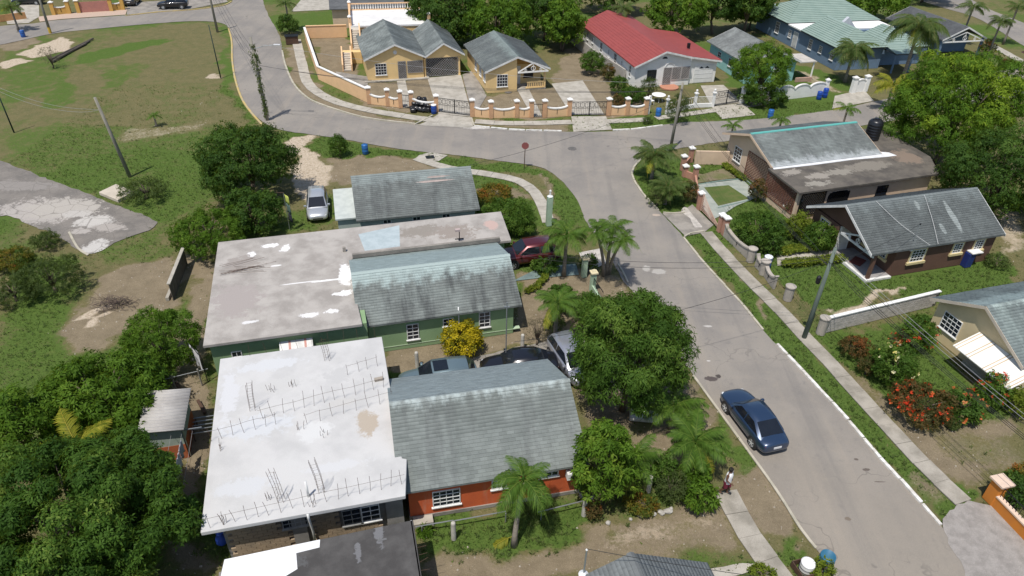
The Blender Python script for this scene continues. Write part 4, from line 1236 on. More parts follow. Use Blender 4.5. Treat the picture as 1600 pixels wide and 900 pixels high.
for (a0_, a1_, z0_, z1_, nm) in ((3.75, 4.65, .1, 2.15, 'entry_opening'), (4.85, 6.65, .75, 2.1, 'porch_opening')):
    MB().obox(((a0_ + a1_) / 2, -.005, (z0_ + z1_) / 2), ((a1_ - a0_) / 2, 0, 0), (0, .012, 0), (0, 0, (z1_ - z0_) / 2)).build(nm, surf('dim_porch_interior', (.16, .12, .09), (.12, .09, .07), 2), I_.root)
lattice(I_, 'y-', -.02, 4.85, 6.65, .75, 2.1, gril, .22, .04, .035)
window(I_, 'y-', .0, 1.75, 1.35, 1.3, 1.35, 4, 4, single=False)
bpy.data.objects.remove(I_.root.children[-1]) if False else None
MB().box(-.25, 7.3, -.5, .2, 0, .12).build('plinth', conc, I_.root)
MB().lathe([(.02, 0), (.22, .01), (.22, .05), (.1, .06)], 14).build('gable_emblem', fascia_w, I_.root).matrix_local = Matrix.Translation((3.5, .0, 3.2)) @ Matrix.Rotation(math.pi / 2, 4, 'X')

# ---------------------------------------------------------------- T: white roof terrace behind it, with outside stair
T_ = Fr('terrace_house', (-21.6, 93.2), 12.0, 'yellow block with white roof terrace, balustrade and outside staircase')
MB().box(0.1, 10.3, .1, 8.3, 0, 3.1).build('wall', yellow, T_.root)
MB().box(0, 10.4, 0, 8.4, 3.1, 3.3).build('terrace_slab', surf('white_terrace_floor', (.70, .69, .67), (.6, .59, .57), .8, .8), T_.root)
bal_me = MB().lathe([(.06, 0), (.09, .15), (.05, .35), (.045, .5), (.08, .6), (.06, .65)], 7).mesh('baluster', white_paint)
def balustrade(root, a, b, z, n, part='balustrade'):
    a, b = Vector((*a, z)), Vector((*b, z))
    r = MB().bar(a + Vector((0, 0, .84)), b + Vector((0, 0, .84)), .22, .12).build(part, peach, root)
    MB().bar(a + Vector((0, 0, .06)), b + Vector((0, 0, .06)), .2, .12).build('base_rail', peach, r)
    for i in range(n): inst(bal_me, 'baluster', r, a.lerp(b, (i + .5) / n) + Vector((0, 0, .12)))
    return r
balustrade(T_.root, (.1, 8.2), (10.2, 8.2), 3.3, 30)
balustrade(T_.root, (10.2, 1.5), (10.2, 8.1), 3.3, 14)
balustrade(T_.root, (.1, .6), (.1, 8.0), 3.3, 14)
for x, y in ((.1, 8.2), (10.2, 8.2), (10.2, .8), (.1, .3)):
    p_ = MB().box(x - .2, x + .2, y - .2, y + .2, 3.3, 4.35).build('pillar', peach, T_.root)
    MB().lathe([(.28, 4.35), (.25, 4.45), (.1, 4.6)], 8, (x, y, 0)).build('pillar_cap', white_paint, p_)
dish = MB().lathe([(.9, 0), (.75, .12), (.4, .35)], 18, (8.4, 5.6, 3.35)).build('tank_cover', iron, T_.root)
st = surf('stair_concrete', (.55, .50, .42), (.45, .41, .35), 2)
for k in range(9):
    z = 3.1 - k * .19
    MB().box(.2, 1.15, -1.0 - k * .32 - .32, -1.0 - k * .32, max(z - 1.2, 0), z).build('stair_step', st, T_.root)
MB().box(.0, 1.3, -1.0, 0.0, 2.9, 3.1).build('stair_landing', st, T_.root)
MB().box(-1.1, 1.2, -4.9, -3.9, 0, 1.4).build('stair_landing', yellow, T_.root)
for k in range(8):
    z = 1.4 - k * .175
    MB().box(-1.05, -.15, -4.9 - k * .36 - .36, -4.9 - k * .36, 0, z).build('stair_step', st, T_.root)
for x, y0_, y1_, z0_, z1_ in ((.08, -1.0, -3.9, 3.1, 1.4), (1.22, -1.0, -3.9, 3.1, 1.4), (-1.15, -4.9, -7.8, 1.4, 0), (-.08, -4.9, -7.8, 1.4, 0)):
    MB().hexa([(x - .08, y0_, z0_ - .3), (x + .08, y0_, z0_ - .3), (x + .08, y1_, z1_), (x - .08, y1_, z1_), (x - .08, y0_, z0_ + .8), (x + .08, y0_, z0_ + .8), (x + .08, y1_, z1_ + .8), (x - .08, y1_, z1_ + .8)]).build('stair_wall', peach, T_.root)

# ---------------------------------------------------------------- J: small yellow house
J = Fr('small_yellow_house', (-3.4, 78.9), 16.3, 'small yellow house with dark grey gable and white fretwork over porch')
jm = roof_mat('roof_shingle_charcoal', J.root, (.125, .14, .14), (.17, .19, .185), (.085, .09, .09), 3.45, 0, .35, (.32, .4, .38))
MB().prism([(0, 0), (3.5, 0), (3.5, 1.9), (6.9, 1.9), (6.9, 10.3), (0, 10.3)], 0, 2.45).build('wall', yellow, J.root)
mb = MB().wallprism([(0, 2.45), (3.45, 2.45), (3.45, 3.85)], (0, .01, 0), (1, 0, 0), (0, 1, 0), .15).build('gable', yellow, J.root)
MB().wallprism([(3.45, 2.3), (6.9, 2.45), (3.45, 3.85)], (0, 1.95, 0), (1, 0, 0), (0, 1, 0), .15).build('gable', surf('ochre_gable', (.5, .28, .08), (.45, .26, .08), 2), J.root)
gable_roof(J, TY, -.25, 10.7, -.35, 7.35, 3.45, 2.5, 4.0, jm, fascia_w)
truss(J, TY, 3.5, 7.1, 2.2, 1.0, -.25, white_paint)
MB().box(3.5, 7.0, .1, 1.9, 0, .2).build('porch_floor', conc, J.root)
MB().box(6.75, 6.95, .1, .3, .2, 2.4).build('porch_post', yellow, J.root)
mb = MB().box(4.7, 6.75, .08, .22, .85, .98).build('porch_rail', yellow, J.root)
for i in range(9): MB().box(4.8 + i * .22, 4.9 + i * .22, .1, .2, .35, .85).build('baluster', yellow, mb)
MB().box(4.6, 6.75, .06, .24, .2, .35).build('rail_base', yellow, mb)
window(J, 'y-', 0, 1.75, 1.35, 1.25, 1.4, 4, 4, single=True)
window(J, 'y-', 1.9, 5.4, 1.45, 1.15, 1.1, 4, 4, iron, single=False)
door(J, 'y-', 1.9, 3.95, .8, 2.0, surf('white_door', (.72, .72, .70)), .2)
for y in (1.2, 3.2, 5.5): window(J, 'x-', 0, y, 1.5, .9, 1.0, 3, 4, single=False)

# ---------------------------------------------------------------- K: white house with long red roof
K = Fr('red_roofed_house', (13.5, 81.0), 15.0, 'long white house with red metal roof, arched front and garage', 'house')
red = surf('red_metal_roof', (.29, .062, .053), (.255, .055, .048), 1.2, .55, .05, .06, 'obj', metal=.0, spec=.4)
MB().box(.35, 7.3, .9, 19.3, 0, 2.5).build('wall', white_paint, K.root)
MB().box(7.3, 10.9, 1.3, 13.0, 0, 2.5).build('wall', white_paint, K.root)
MB().wallprism([(.35, 2.5), (7.3, 2.5), (7.3, 3.1), (5.8, 3.5), (3.8, 3.95)], (0, .9, 0), (1, 0, 0), (0, 1, 0), .2).build('gable', white_paint, K.root)
MB().wallprism([(7.3, 2.5), (10.9, 2.5), (7.6, 2.95), (7.3, 3.0)], (0, 1.3, 0), (1, 0, 0), (0, 1, 0), .2).build('gable', white_paint, K.root)
kr = MB().hexa([(0, .5, 2.5), (3.8, .5, 4.1), (3.8, 20, 4.1), (0, 20, 2.5), (0, .5, 2.6), (3.8, .5, 4.2), (3.8, 20, 4.2), (0, 20, 2.6)]).build('roof', red, K.root)
mb = MB().hexa([(3.8, .5, 4.1), (7.1, .5, 3.3), (7.1, 20, 3.3), (3.8, 20, 4.1), (3.8, .5, 4.2), (7.1, .5, 3.4), (7.1, 20, 3.4), (3.8, 20, 4.2)])
mb.build('roof', red, K.root)
MB().hexa([(7.1, .95, 3.22), (11.3, .95, 2.55), (11.3, 13.5, 2.55), (7.1, 13.5, 3.22), (7.1, .95, 3.32), (11.3, .95, 2.65), (11.3, 13.5, 2.65), (7.1, 13.5, 3.32)]).build('roof', red, K.root)
courses(kr, (0, .5, 2.61), (0, 20, 2.61), (3.8, .5, 4.21), (3.8, 20, 4.21), 11, red)
courses(kr, (7.1, .5, 3.41), (7.1, 20, 3.41), (3.8, .5, 4.21), (3.8, 20, 4.21), 9, red, lip=.02)
courses(kr, (11.3, .95, 2.66), (11.3, 13.5, 2.66), (7.1, .95, 3.33), (7.1, 13.5, 3.33), 11, red, lip=.02)
for p0_, p1_ in (((0, .48, 2.5), (3.8, .48, 4.1)), ((3.8, .48, 4.1), (7.1, .48, 3.3)), ((7.12, .93, 3.2), (11.3, .93, 2.52)), ((7.1, .5, 3.3), (7.1, .95, 3.2))):
    MB().bar(p0_, p1_, .04, .2).build('barge_board', fascia_w, kr)
q = K.l(1076, 72, 3.4)
MB().box(q.x - .15, q.x + .15, q.y - .15, q.y + .15, 3.2, 3.75).build('roof_vent', iron, kr)
for u, v, w, h in ((1018, 117, 1.15, 1.15),):
    a, z = K.hit(1, .9, u, v); window(K, 'y-', .9, a, z, w, h, 4, 3, iron, single=False)
ar = MB()
for k in range(9):
    t0, t1 = k * math.pi / 8, (k + 1) * math.pi / 8
    if k < 8: ar.bar((4.6 + .55 * math.cos(t0), .86, 2.35 + .45 * math.sin(t0)), (4.6 + .55 * math.cos(t1), .86, 2.35 + .45 * math.sin(t1)), .06, .08)
ar.build('arch_moulding', white_paint, K.root)
fan = MB().wallprism([(3.85 + .32 * math.cos(t * math.pi / 8), 3.25 + .25 * math.sin(t * math.pi / 8)) for t in range(9)], (0, .88, 0), (1, 0, 0), (0, -1, 0), .02).build('gable_vent', glass, K.root)
for (x0, x1) in ((3.9, 4.9), (5.0, 6.1), (6.2, 7.2)):
    w_ = MB().box(x0, x1, .875, .9, .15 if x0 < 4 else .75, 2.2).build('window', glass, K.root)
    lattice(K, 'y-', .88, x0, x1, .15 if x0 < 4 else .75, 2.2, surf('pale_iron', (.45, .42, .40)), .22, .03, .03).parent = w_
gd = MB().box(8.05, 10.5, 1.24, 1.3, .05, 2.15).build('garage_door', surf('white_garage_door', (.74, .74, .72), (.68, .68, .67), 2, .5), K.root)
for k in range(1, 4): MB().box(8.1, 10.45, 1.225, 1.25, .05 + k * .52 - .02, .05 + k * .52 + .02).build('door_rib', surf('pale_rib', (.6, .6, .58)), gd)
for x in (8.9, 9.65): MB().wallprism([(x - .28, 1.78), (x + .28, 1.78), (x, 2.0)], (0, 1.23, 0), (1, 0, 0), (0, -1, 0), .02).build('pane', glass, gd)
for y, w, h in ((2.4, .55, 1.3), (5.0, .4, .8), (7.2, .8, 1.3), (9.5, .35, .9), (12.2, .8, 1.2), (15.5, .5, .7), (17.5, .5, .9)):
    window(K, 'x-', .35, y, 1.55, w, h, 2, 3, single=False)
window(K, 'y-', .0, 7.65, 1.6, .01, .01, 1, 1, single=False) if False else None
MB().lathe([(1.1, 0), (1.1, .16), (1.0, .18)], 20, (4.6, .3, 0)).build('round_step', surf('terracotta_tile', (.48, .22, .14), (.42, .2, .13), 4), K.root)

# ---------------------------------------------------------------- L: turquoise house
L_ = Fr('turquoise_house', (27.0, 84.2), 15.0, 'small turquoise house with streaked grey gable half hidden by a tree')
turq = surf('turquoise_wall_paint', (.30, .55, .53), (.26, .5, .48), .9, .8)
lm = roof_mat('roof_shingle_streaked', L_.root, (.17, .18, .175), (.24, .255, .245), (.10, .105, .105), None, 0)
gable_wall(L_, TY, .3, 9.6, .3, 6.8, 3.55, 3.8, 2.4, turq)
gable_roof(L_, TY, -.2, 10.0, -.1, 7.2, 3.55, 2.45, 4.0, lm, fascia_w)
for y in (1.5, 4.2, 7.0): window(L_, 'x-', .3, y, 1.4, .8, 1.0, 2, 3, single=False)
MB().box(6.9, 9.2, -.3, 3.0, 2.3, 2.42).build('porch_slab', surf('porch_slab_grey', (.5, .47, .42)), L_.root)
MB().tube([(9.0, -.1, 0), (9.0, -.1, 2.3)], .1, 8).build('porch_post', white_paint, L_.root)
MB().box(6.9, 9.1, -.3, -.1, 0, .5).build('porch_wall', surf('salmon_wall', (.5, .33, .26)), L_.root)
window(L_, 'y-', .3, 4.5, 1.4, 1.2, 1.1, 3, 3, single=False)

# ---------------------------------------------------------------- M: blue house with green tile-sheet roofs
M_ = Fr('blue_house', (40.1, 90.4), 13.0, 'large blue house with several pale green stepped metal roofs and white slabs')
blue = surf('blue_wall_paint', (.15, .22, .31), (.13, .195, .28), .9, .8, .1, .06, 'obj')
gtile = surf('pale_green_metal_roof', (.25, .325, .28), (.215, .29, .25), .8, .5, .05, .05, 'obj', spec=.4)
HL = .065
def hip(fr, x0, x1, y0, y1, ze, zr, hx0, hx1, hy0, hy1, n, part='roof'):
    """hipped roof: eave rectangle, ridge from (hx0,hy0) to (hx1,hy1)"""
    e = [Vector((x0, y0, ze)), Vector((x1, y0, ze)), Vector((x1, y1, ze)), Vector((x0, y1, ze))]
    r0, r1 = Vector((hx0, hy0, zr)), Vector((hx1, hy1, zr))
    core = MB().box(x0 + .05, x1 - .05, y0 + .05, y1 - .05, ze - .18, ze - .01).build(part, surf('dark_soffit', (.07, .08, .10)), fr.root)
    if abs(hx1 - hx0) < .01:          # ridge along y
        courses(core, e[3], e[0], r1, r0, n, gtile, lip=HL); courses(core, e[1], e[2], r0, r1, n, gtile, lip=HL)
        courses(core, e[0], e[1], r0, r0, n, gtile, lip=HL); courses(core, e[2], e[3], r1, r1, n, gtile, lip=HL)
    else:
        courses(core, e[0], e[1], r0, r1, n, gtile, lip=HL); courses(core, e[2], e[3], r1, r0, n, gtile, lip=HL)
        courses(core, e[3], e[0], r0, r0, n, gtile, lip=HL); courses(core, e[1], e[2], r1, r1, n, gtile, lip=HL)
    return core
MB().box(.3, 6.6, .4, 8.4, 0, 2.65).build('wall', blue, M_.root)
hip(M_, -.2, 7.0, -.1, 8.8, 2.8, 4.6, 3.4, 3.4, 2.6, 8.7, 12)
MB().box(.3, 14.0, 12.8, 21.0, 0, 2.75).build('wall', blue, M_.root)
hip(M_, -.2, 14.5, 12.3, 21.4, 2.85, 4.9, 4.2, 10.4, 16.9, 16.9, 13)
MB().box(.3, 14.0, 8.4, 12.8, 0, 2.6).build('wall', blue, M_.root)
MB().box(.0, 14.2, 8.85, 12.25, 2.62, 2.78).build('flat_roof', white_paint, M_.root)
MB().wallprism([(5.2, 2.78), (8.2, 2.78), (6.7, 4.3)], (0, 9.3, 0), (1, 0, 0), (0, -1, 0), .5).build('gable', surf('pale_blue_gable', (.5, .52, .56)), M_.root)
MB().box(6.6, 13.4, 1.5, 6.4, 0, 2.3).build('wall', blue, M_.root)
hip(M_, 7.6, 13.9, .9, 7.2, 2.35, 3.8, 10.7, 10.7, 3.8, 7.0, 9)
MB().box(6.8, 9.6, -1.9, 1.0, 2.3, 2.42).build('porch_soffit', surf('dark_soffit', (.07, .08, .10)), M_.root)
mb = MB().box(6.85, 9.55, -1.85, .9, 2.42, 2.44).build('porch_roof', gtile, M_.root)
courses(mb, (6.7, -2.0, 2.45), (9.7, -2.0, 2.45), (6.7, 1.0, 3.0), (9.7, 1.0, 3.0), 5, gtile)
for x in (6.95, 9.4): MB().tube([(x, -1.7, 0), (x, -1.7, 2.3)], .12, 8).build('porch_post', blue, M_.root)
for y, w, h in ((1.6, .75, 1.2), (4.2, .7, .9), (6.6, .75, 1.3), (11.8, .7, 1.0), (15.2, 1.0, 1.5)):
    window(M_, 'x-', .3, y, 1.55, w, h, 3, 4, single=False)
door(M_, 'x-', .3, 10.3, 1.0, 2.0, surf('grey_white_door', (.5, .52, .52)), .1)

# ---------------------------------------------------------------- N: blue carport house with white truss, far right
N_ = Fr('carport_house', (56.3, 97.4), 14.0, 'blue house with charcoal gable and white truss by the far road')
nm_ = roof_mat('roof_shingle_graphite', N_.root, (.105, .11, .115), (.135, .14, .145), (.08, .085, .09), None, 0)
gable_wall(N_, TY, 2.5, 11, .3, 6.7, 3.5, 3.8, 2.4, blue)
gable_roof(N_, TY, -.2, 11.4, 0, 7.0, 3.5, 2.45, 4.0, nm_, fascia_w)
truss(N_, TY, .2, 6.8, 2.1, 1.2, -.1, white_paint)
for x in (.3, 6.7): MB().box(x - .12, x + .12, 0, .25, 0, 2.4).build('porch_post', blue, N_.root)

# ---------------------------------------------------------------- Q: dark flat roof in the foreground
Q_ = Fr('dark_roofed_house', (-10.95, 16.6), 16.2, 'block house in the foreground with black flat roof partly painted white')
black_slab = surf('black_roof_coating', (.058, .055, .053), (.095, .091, .087), .9, .9, .2, .15, 'obj', spots=[(4.4, .6, .12, .35, (.16, .16, .165), 2.8), (6.0, -.1, .2, .7, (.15, .15, .155), 2.8), (5.1, -.9, .15, .5, (.15, .15, .155), 2.8), (2.5, -.6, .8, .5, (.09, .09, .09), 2.8)])
slab_roof(Q_, [(-.6, -4), (7.3, -4), (7.42, .1), (0, .1)], 2.62, 2.8, black_slab)
MB().box(-.2, 7.0, -3.9, -.3, 0, 2.615).build('wall', colm, Q_.root)
MB().prism([(-.55, -3.9), (.2, -3.2), (.9, -1.9), (2.75, -1.05), (2.72, -.32), (3.62, -.28), (3.66, .085), (.02, .085)], 2.802, 2.808).build('white_coating', surf('fresh_white_coating', (.74, .74, .74), (.70, .70, .70), 1, .7, 0, .05), Q_.root)
MB().bar((7.34, .1, 2.74), (7.24, -4, 2.74), .05, .12).build('slab_edge', surf('pale_slab_edge', (.5, .5, .5)), Q_.root)
for k, y in enumerate((.05, -1.0, -1.35, -1.7, -2.05)):
    inst(bar_me, 'rebar', Q_.root, (7.32, y - .2, 2.72), (0, math.pi / 2 - .1 * (k % 3), random.uniform(-.4, .4)), (1, 1, .45))
for x in (1.3, 3.6, 5.9):
    MB().box(x, x + .35, -1.6 if x < 2 else -.6, -1.45 if x < 2 else -.5, 2.81, 2.815).build('roof_mark', surf('grey_smear', (.14, .14, .14)), Q_.root) if x > 5 else None

# ---------------------------------------------------------------- R: small grey gable at the bottom edge
pk = P(985, 864, 4.0)
R_ = Fr('bottom_gable_house', (pk.x - 3.3, pk.y - 8), 14.0, 'house at the bottom edge showing only its grey gable roof tip', 'house')
rm = roof_mat('roof_shingle_bottom', R_.root, (.14, .15, .15), (.18, .195, .195), (.10, .105, .11), None, 0)
pk = R_.loc(pk)
gable_wall(R_, TY, pk.y - 8, pk.y - .35, pk.x - 3.1, pk.x + 3.1, pk.x, 3.7, 2.3, colm)
gable_roof(R_, TY, pk.y - 8.2, pk.y, pk.x - 3.5, pk.x + 3.5, pk.x, 2.3, 4.0, rm)
q = R_.l(913, 888, 3.5)
mast = MB().tube([(q.x, q.y, 2.9), (q.x, q.y, 4.6)], .035, 8).build('service_mast', plain('galvanised', (.38, .40, .40), .45, .7), R_.root)
MB().lathe([(.03, 0), (.05, .05), (.02, .1)], 8, (q.x, q.y, 4.6)).build('weatherhead', frame_w, mast)
MB().lathe([(.2, 0), (.13, .05), (.05, .12)], 12, (q.x, q.y, 3.12)).build('sealant_collar', surf('white_sealant', (.70, .71, .72)), mast)

# ---------------------------------------------------------------- shed with corrugated roof
H_ = Fr('shed', (-17.4, 23.9), 15.0, 'small shed with corrugated metal roof over pale green and orange walls')
zinc = surf('weathered_zinc', (.40, .385, .365), (.32, .305, .29), 1.2, .75, .05, .12, 'obj', metal=.0, spec=.15)
x0_, x1_, y0_, y1_ = -.3, 1.75, -.25, 2.75
V, F = [], []
n_ = 96
for i in range(n_ + 1):
    y = y0_ + (y1_ - y0_) * i / n_
    z = .035 * math.sin(i / n_ * 2 * math.pi * 13)
    V += [(x0_, y, 2.35 + z), (x1_, y, 2.15 + z), (x0_, y, 2.335 + z), (x1_, y, 2.135 + z)]
    if i:
        b = 4 * i
        F += [(b - 4, b - 3, b + 1, b), (b - 2, b + 2, b + 3, b - 1), (b - 4, b, b + 2, b - 2), (b - 3, b - 1, b + 3, b + 1)]
me = fast_mesh('roof_sheet', np.array(V), np.array(F), zinc, None, True)
link(bpy.data.objects.new('roof_sheet', me), H_.root)
shg = surf('shed_pale_green', (.36, .42, .36), (.3, .35, .3), 1.5)
MB().box(0, 1.5, 0, 2.5, .95, 2.1).build('wall', shg, H_.root)
MB().box(-.01, 1.51, -.01, 2.51, 0, .95).build('dado', surf('shed_orange', (.42, .12, .05), (.36, .11, .05), 2), H_.root)

# ---------------------------------------------------------------- far buildings at the top edge
F1 = Fr('grey_roofed_house', (-26.5, 104.5), 13.0, 'house at the top edge with flat charcoal roof behind the terrace')
MB().box(0, 10, 0, 8, 0, 2.6).build('wall', beige, F1.root)
gable_roof(F1, TX, -.3, 10.3, -.4, 8.4, 4, 2.7, 4.0, nm_)
F2 = Fr('orange_gate_house', (-66, 122), 14.0, 'pale yellow house behind the ochre wall at top left')
MB().box(0, 14, 0, 8, 0, 2.7).build('wall', yellow, F2.root)
gable_roof(F2, TX, -.4, 14.4, -.4, 8.4, 4, 2.7, 4.4, nm_)
F3 = Fr('maroon_roofed_house', (66.0, 85.5), 14.0, 'house at the far right edge with dull maroon stepped roof')
mar = surf('maroon_roof', (.22, .11, .11), (.19, .10, .10), 1, .6)
MB().box(.4, 9, .4, 7, 0, 2.4).build('wall', beige, F3.root)
mb = MB().box(0, 9.4, 0, 7.4, 2.35, 2.45).build('roof', mar, F3.root)
courses(mb, (0, 0, 2.46), (9.4, 0, 2.46), (0, 3.7, 4.0), (9.4, 3.7, 4.0), 8, mar)
courses(mb, (9.4, 7.4, 2.46), (0, 7.4, 2.46), (9.4, 3.7, 4.0), (0, 3.7, 4.0), 8, mar)

# ================================================================== WALLS, FENCES, GATES
def wall_line(name, label, px, h, m, cop=None, t=.18, cat='wall'):
    pts = [P(u, v) for u, v in px]
    root = empty(name, pts[0], 0, label, cat)
    o = pts[0]
    for a, b in zip(pts, pts[1:]):
        a, b = a - o, b - o
        MB().bar(a + Vector((0, 0, h / 2)), b + Vector((0, 0, h / 2)), t, h).build('wall_panel', m, root)
        if cop: MB().bar(a + Vector((0, 0, h + .045)), b + Vector((0, 0, h + .045)), t + .12, .09).build('coping', cop, root)
    return root, o
def pillar(root, o, px, h, w, m, capm, ball=False):
    p = P(*px) - o
    a = MB().box(-w / 2, w / 2, -w / 2, w / 2, 0, h).build('pillar', m, root, bevel=.015)
    a.location = p; a.rotation_euler = (0, 0, R(15))
    c = MB().box(-w / 2 - .07, w / 2 + .07, -w / 2 - .07, w / 2 + .07, h, h + .1)
    c.hexa([(-w / 2, -w / 2, h + .1), (w / 2, -w / 2, h + .1), (w / 2, w / 2, h + .1), (-w / 2, w / 2, h + .1), (-.08, -.08, h + .24), (.08, -.08, h + .24), (.08, .08, h + .24), (-.08, .08, h + .24)])
    c.build('pillar_cap', capm, a)
    if ball: MB().lathe([(.03, h + .2), (.11, h + .27), (.13, h + .36), (.1, h + .45), (.02, h + .5)], 10).build('finial', capm, a, True)
    return a
brick_p = surf('peach_pillar', (.60, .36, .20), (.52, .31, .18), 3, .8, .1, .1)
cap_w = surf('white_cap', (.78, .77, .74), (.66, .65, .62), 3, .7)
def scallop(root, o, a, b, m, dip=.5, h=1.35, arch=False):
    """wall panel whose top sweeps down (or up) between two pillars, with its white coping"""
    a, b = P(*a) - o, P(*b) - o
    u = (b - a); L = u.length; u.normalize()
    n = Vector((-u.y, u.x, 0))
    k = 14
    top = []
    for i in range(k + 1):
        f = i / k
        c = 1 - math.sqrt(max(0, 1 - (2 * f - 1) ** 2 * .96))
        top.append((L * f, h - dip * (1 - c) if not arch else h - dip * c))
    MB().wallprism([(0, 0), (L, 0)] + top[::-1], a - n * .08, u, n, .16).build('wall_panel', m, root)
    cp = MB()
    for (x0, z0), (x1, z1) in zip(top, top[1:]):
        cp.bar(a + u * x0 + Vector((0, 0, z0 + .05)), a + u * x1 + Vector((0, 0, z1 + .05)), .26, .11)
    cp.build('coping', cap_w, root)
    MB().bar(a + u * L / 2 - n * .1 + Vector((0, 0, .3)), a + u * L / 2 - n * .1 + Vector((0, 0, h - dip)), .05, .04).build('panel_strip', iron, root) if not arch else None
def pier_wall(label, piers, panels, m=peach):
    o = P(*piers[0])
    root = empty('garden_wall', o, 0, label, 'wall', 'peach scalloped garden walls')
    for p in piers: pillar(root, o, p, 1.75, .42, brick_p, cap_w)
    for a, b in panels: scallop(root, o, a, b, m)
    return root
pier_wall('peach scalloped wall with white pillar caps before the twin gabled house', [(577,162), (606,165.5), (626,168), (643,169.5), (682,175)], [((577,162), (606,165.5)), ((606,165.5), (626,168)), ((643,169.5), (682,175))])
pier_wall('peach scalloped wall with four piers before the small yellow house', [(738,182), (767,184.5), (807,183.5), (830,183)], [((738,182), (767,184.5)), ((767,184.5), (807,183.5)), ((807,183.5), (830,183))])
pier_wall('short peach scalloped wall between footgate and drive of small yellow house', [(850.5,183), (889,181)], [((850.5,183), (889,181))])
pier_wall('peach scalloped wall beside the shrubs of the red roofed house', [(950,180), (979,179.5), (1008,179)], [((950,180), (979,179.5)), ((979,179.5), (1008,179))])
wall_line('boundary_wall', 'peach side wall with white coping along the street bend', [(577,161), (499,124), (478,61)], 1.5, peach, cap_w)
wall_line('boundary_wall', 'peach back wall beyond the bare yard of the terrace house', [(480,60), (543,58)], 1.6, peach, peach)
r_, o_ = wall_line('boundary_wall', 'grey rear wall running beside the red roofed house', [(887,61), (925,95), (975,128)], 1.5, surf('grey_block_wall', (.42, .39, .35), (.34, .32, .29), 1.2), None)
def bar_gate(name, label, a, b, h, n, m, leafs=2, cat='gate', scroll=False):
    o = P(*a)
    root = empty(name, o, 0, label, cat)
    d = P(*b) - o
    for k in range(leafs):
        A_, B_ = d * (k / leafs + .01), d * ((k + 1) / leafs - .01)
        fr_ = MB()
        Z = lambda p, z: p + Vector((0, 0, z))
        fr_.bar(Z(A_, .12), Z(B_, .12), .05); fr_.bar(Z(A_, h), Z(B_, h), .05); fr_.bar(Z(A_, h * .55), Z(B_, h * .55), .035)
        fr_.bar(Z(A_, .08), Z(A_, h + .05), .06); fr_.bar(Z(B_, .08), Z(B_, h + .05), .06)
        if scroll:
            for j in range(4):
                c = A_.lerp(B_, (j + .5) / 4); rr = d.length / leafs / 8
                un = d.normalized()
                fr_.tube([Z(c + un * rr * math.cos(t * .63), h * .78 + rr * math.sin(t * .63)) for t in range(11)], .018, 4, False)
        f_ = fr_.build('gate_leaf', m, root)
        for i in range(n):
            p = A_.lerp(B_, (i + 1) / (n + 1))
            MB().bar(Z(p, .12), Z(p, h), .022).build('gate_bar', m, f_)
    return root
bar_gate('drive_gate', 'black iron drive gate of the twin gabled yellow house', (684,175), (737,182), 1.55, 9, iron, 2, scroll=True)
bar_gate('drive_gate', 'black iron drive gate of the small yellow house', (891,181), (949,180), 1.5, 9, iron, 2, scroll=True)
bar_gate('foot_gate', 'narrow iron foot gate left of the black rubbish bags', (627,168), (642,169.5), 1.4, 5, iron, 1)
bar_gate('foot_gate', 'narrow iron foot gate before the small yellow house', (831,183), (849.5,183), 1.4, 5, iron, 1)
bar_gate('drive_gate', 'black iron gate before the white garage door', (1115,166), (1153,160), 1.6, 9, iron, 2, scroll=True)
# white fence of the red roofed house
o_ = P(1010, 178)
wf = empty('white_fence', o_, 0, 'low white fence with posts and iron rails before the red roofed house', 'fence')
pp_ = [(1012,178), (1041,178), (1085,168), (1113,167)]
for p in pp_: pillar(wf, o_, p, 1.55, .26, white_paint, cap_w, True)
for a, b in zip(pp_[1:], pp_[2:]):
    A_, B_ = P(*a) - o_, P(*b) - o_
    MB().bar(A_ + Vector((0, 0, .22)), B_ + Vector((0, 0, .22)), .16, .44).build('wall_panel', white_paint, wf)
    rl = MB().bar(A_ + Vector((0, 0, 1.2)), B_ + Vector((0, 0, 1.2)), .04).build('rail', white_paint, wf)
    for i in range(1, 14): MB().bar(A_.lerp(B_, i / 14) + Vector((0, 0, .44)), A_.lerp(B_, i / 14) + Vector((0, 0, 1.2)), .025).build('fence_bar', white_paint, rl)
# white arched wall of the turquoise house
o_ = P(1158, 161)
aw_ = empty('arched_wall', o_, 0, 'white garden wall of round arches beside two blue barrels', 'wall')
pa = [(1158,161), (1183,159), (1215,156), (1238,154), (1262,151), (1288,148)]
for a, b in zip(pa[1:], pa[2:]): scallop(aw_, o_, a, b, white_paint, .55, 1.5, True)
A_, B_ = P(*pa[0]) - o_, P(*pa[1]) - o_
MB().bar(A_ + Vector((0, 0, .2)), B_ + Vector((0, 0, .2)), .16, .4).build('wall_panel', white_paint, aw_)
for p in (pa[0], pa[1], pa[-1]): pillar(aw_, o_, p, 1.7, .35, white_paint, cap_w)
o_ = P(1330, 145)
aw2 = empty('arched_wall', o_, 0, 'short white arched wall with two pillars beyond the driveway', 'wall')
scallop(aw2, o_, (1333, 145), (1349, 143), white_paint, .5, 1.5, True)
for p in ((1331,145), (1350,142.5)): pillar(aw2, o_, p, 1.75, .5, white_paint, cap_w)

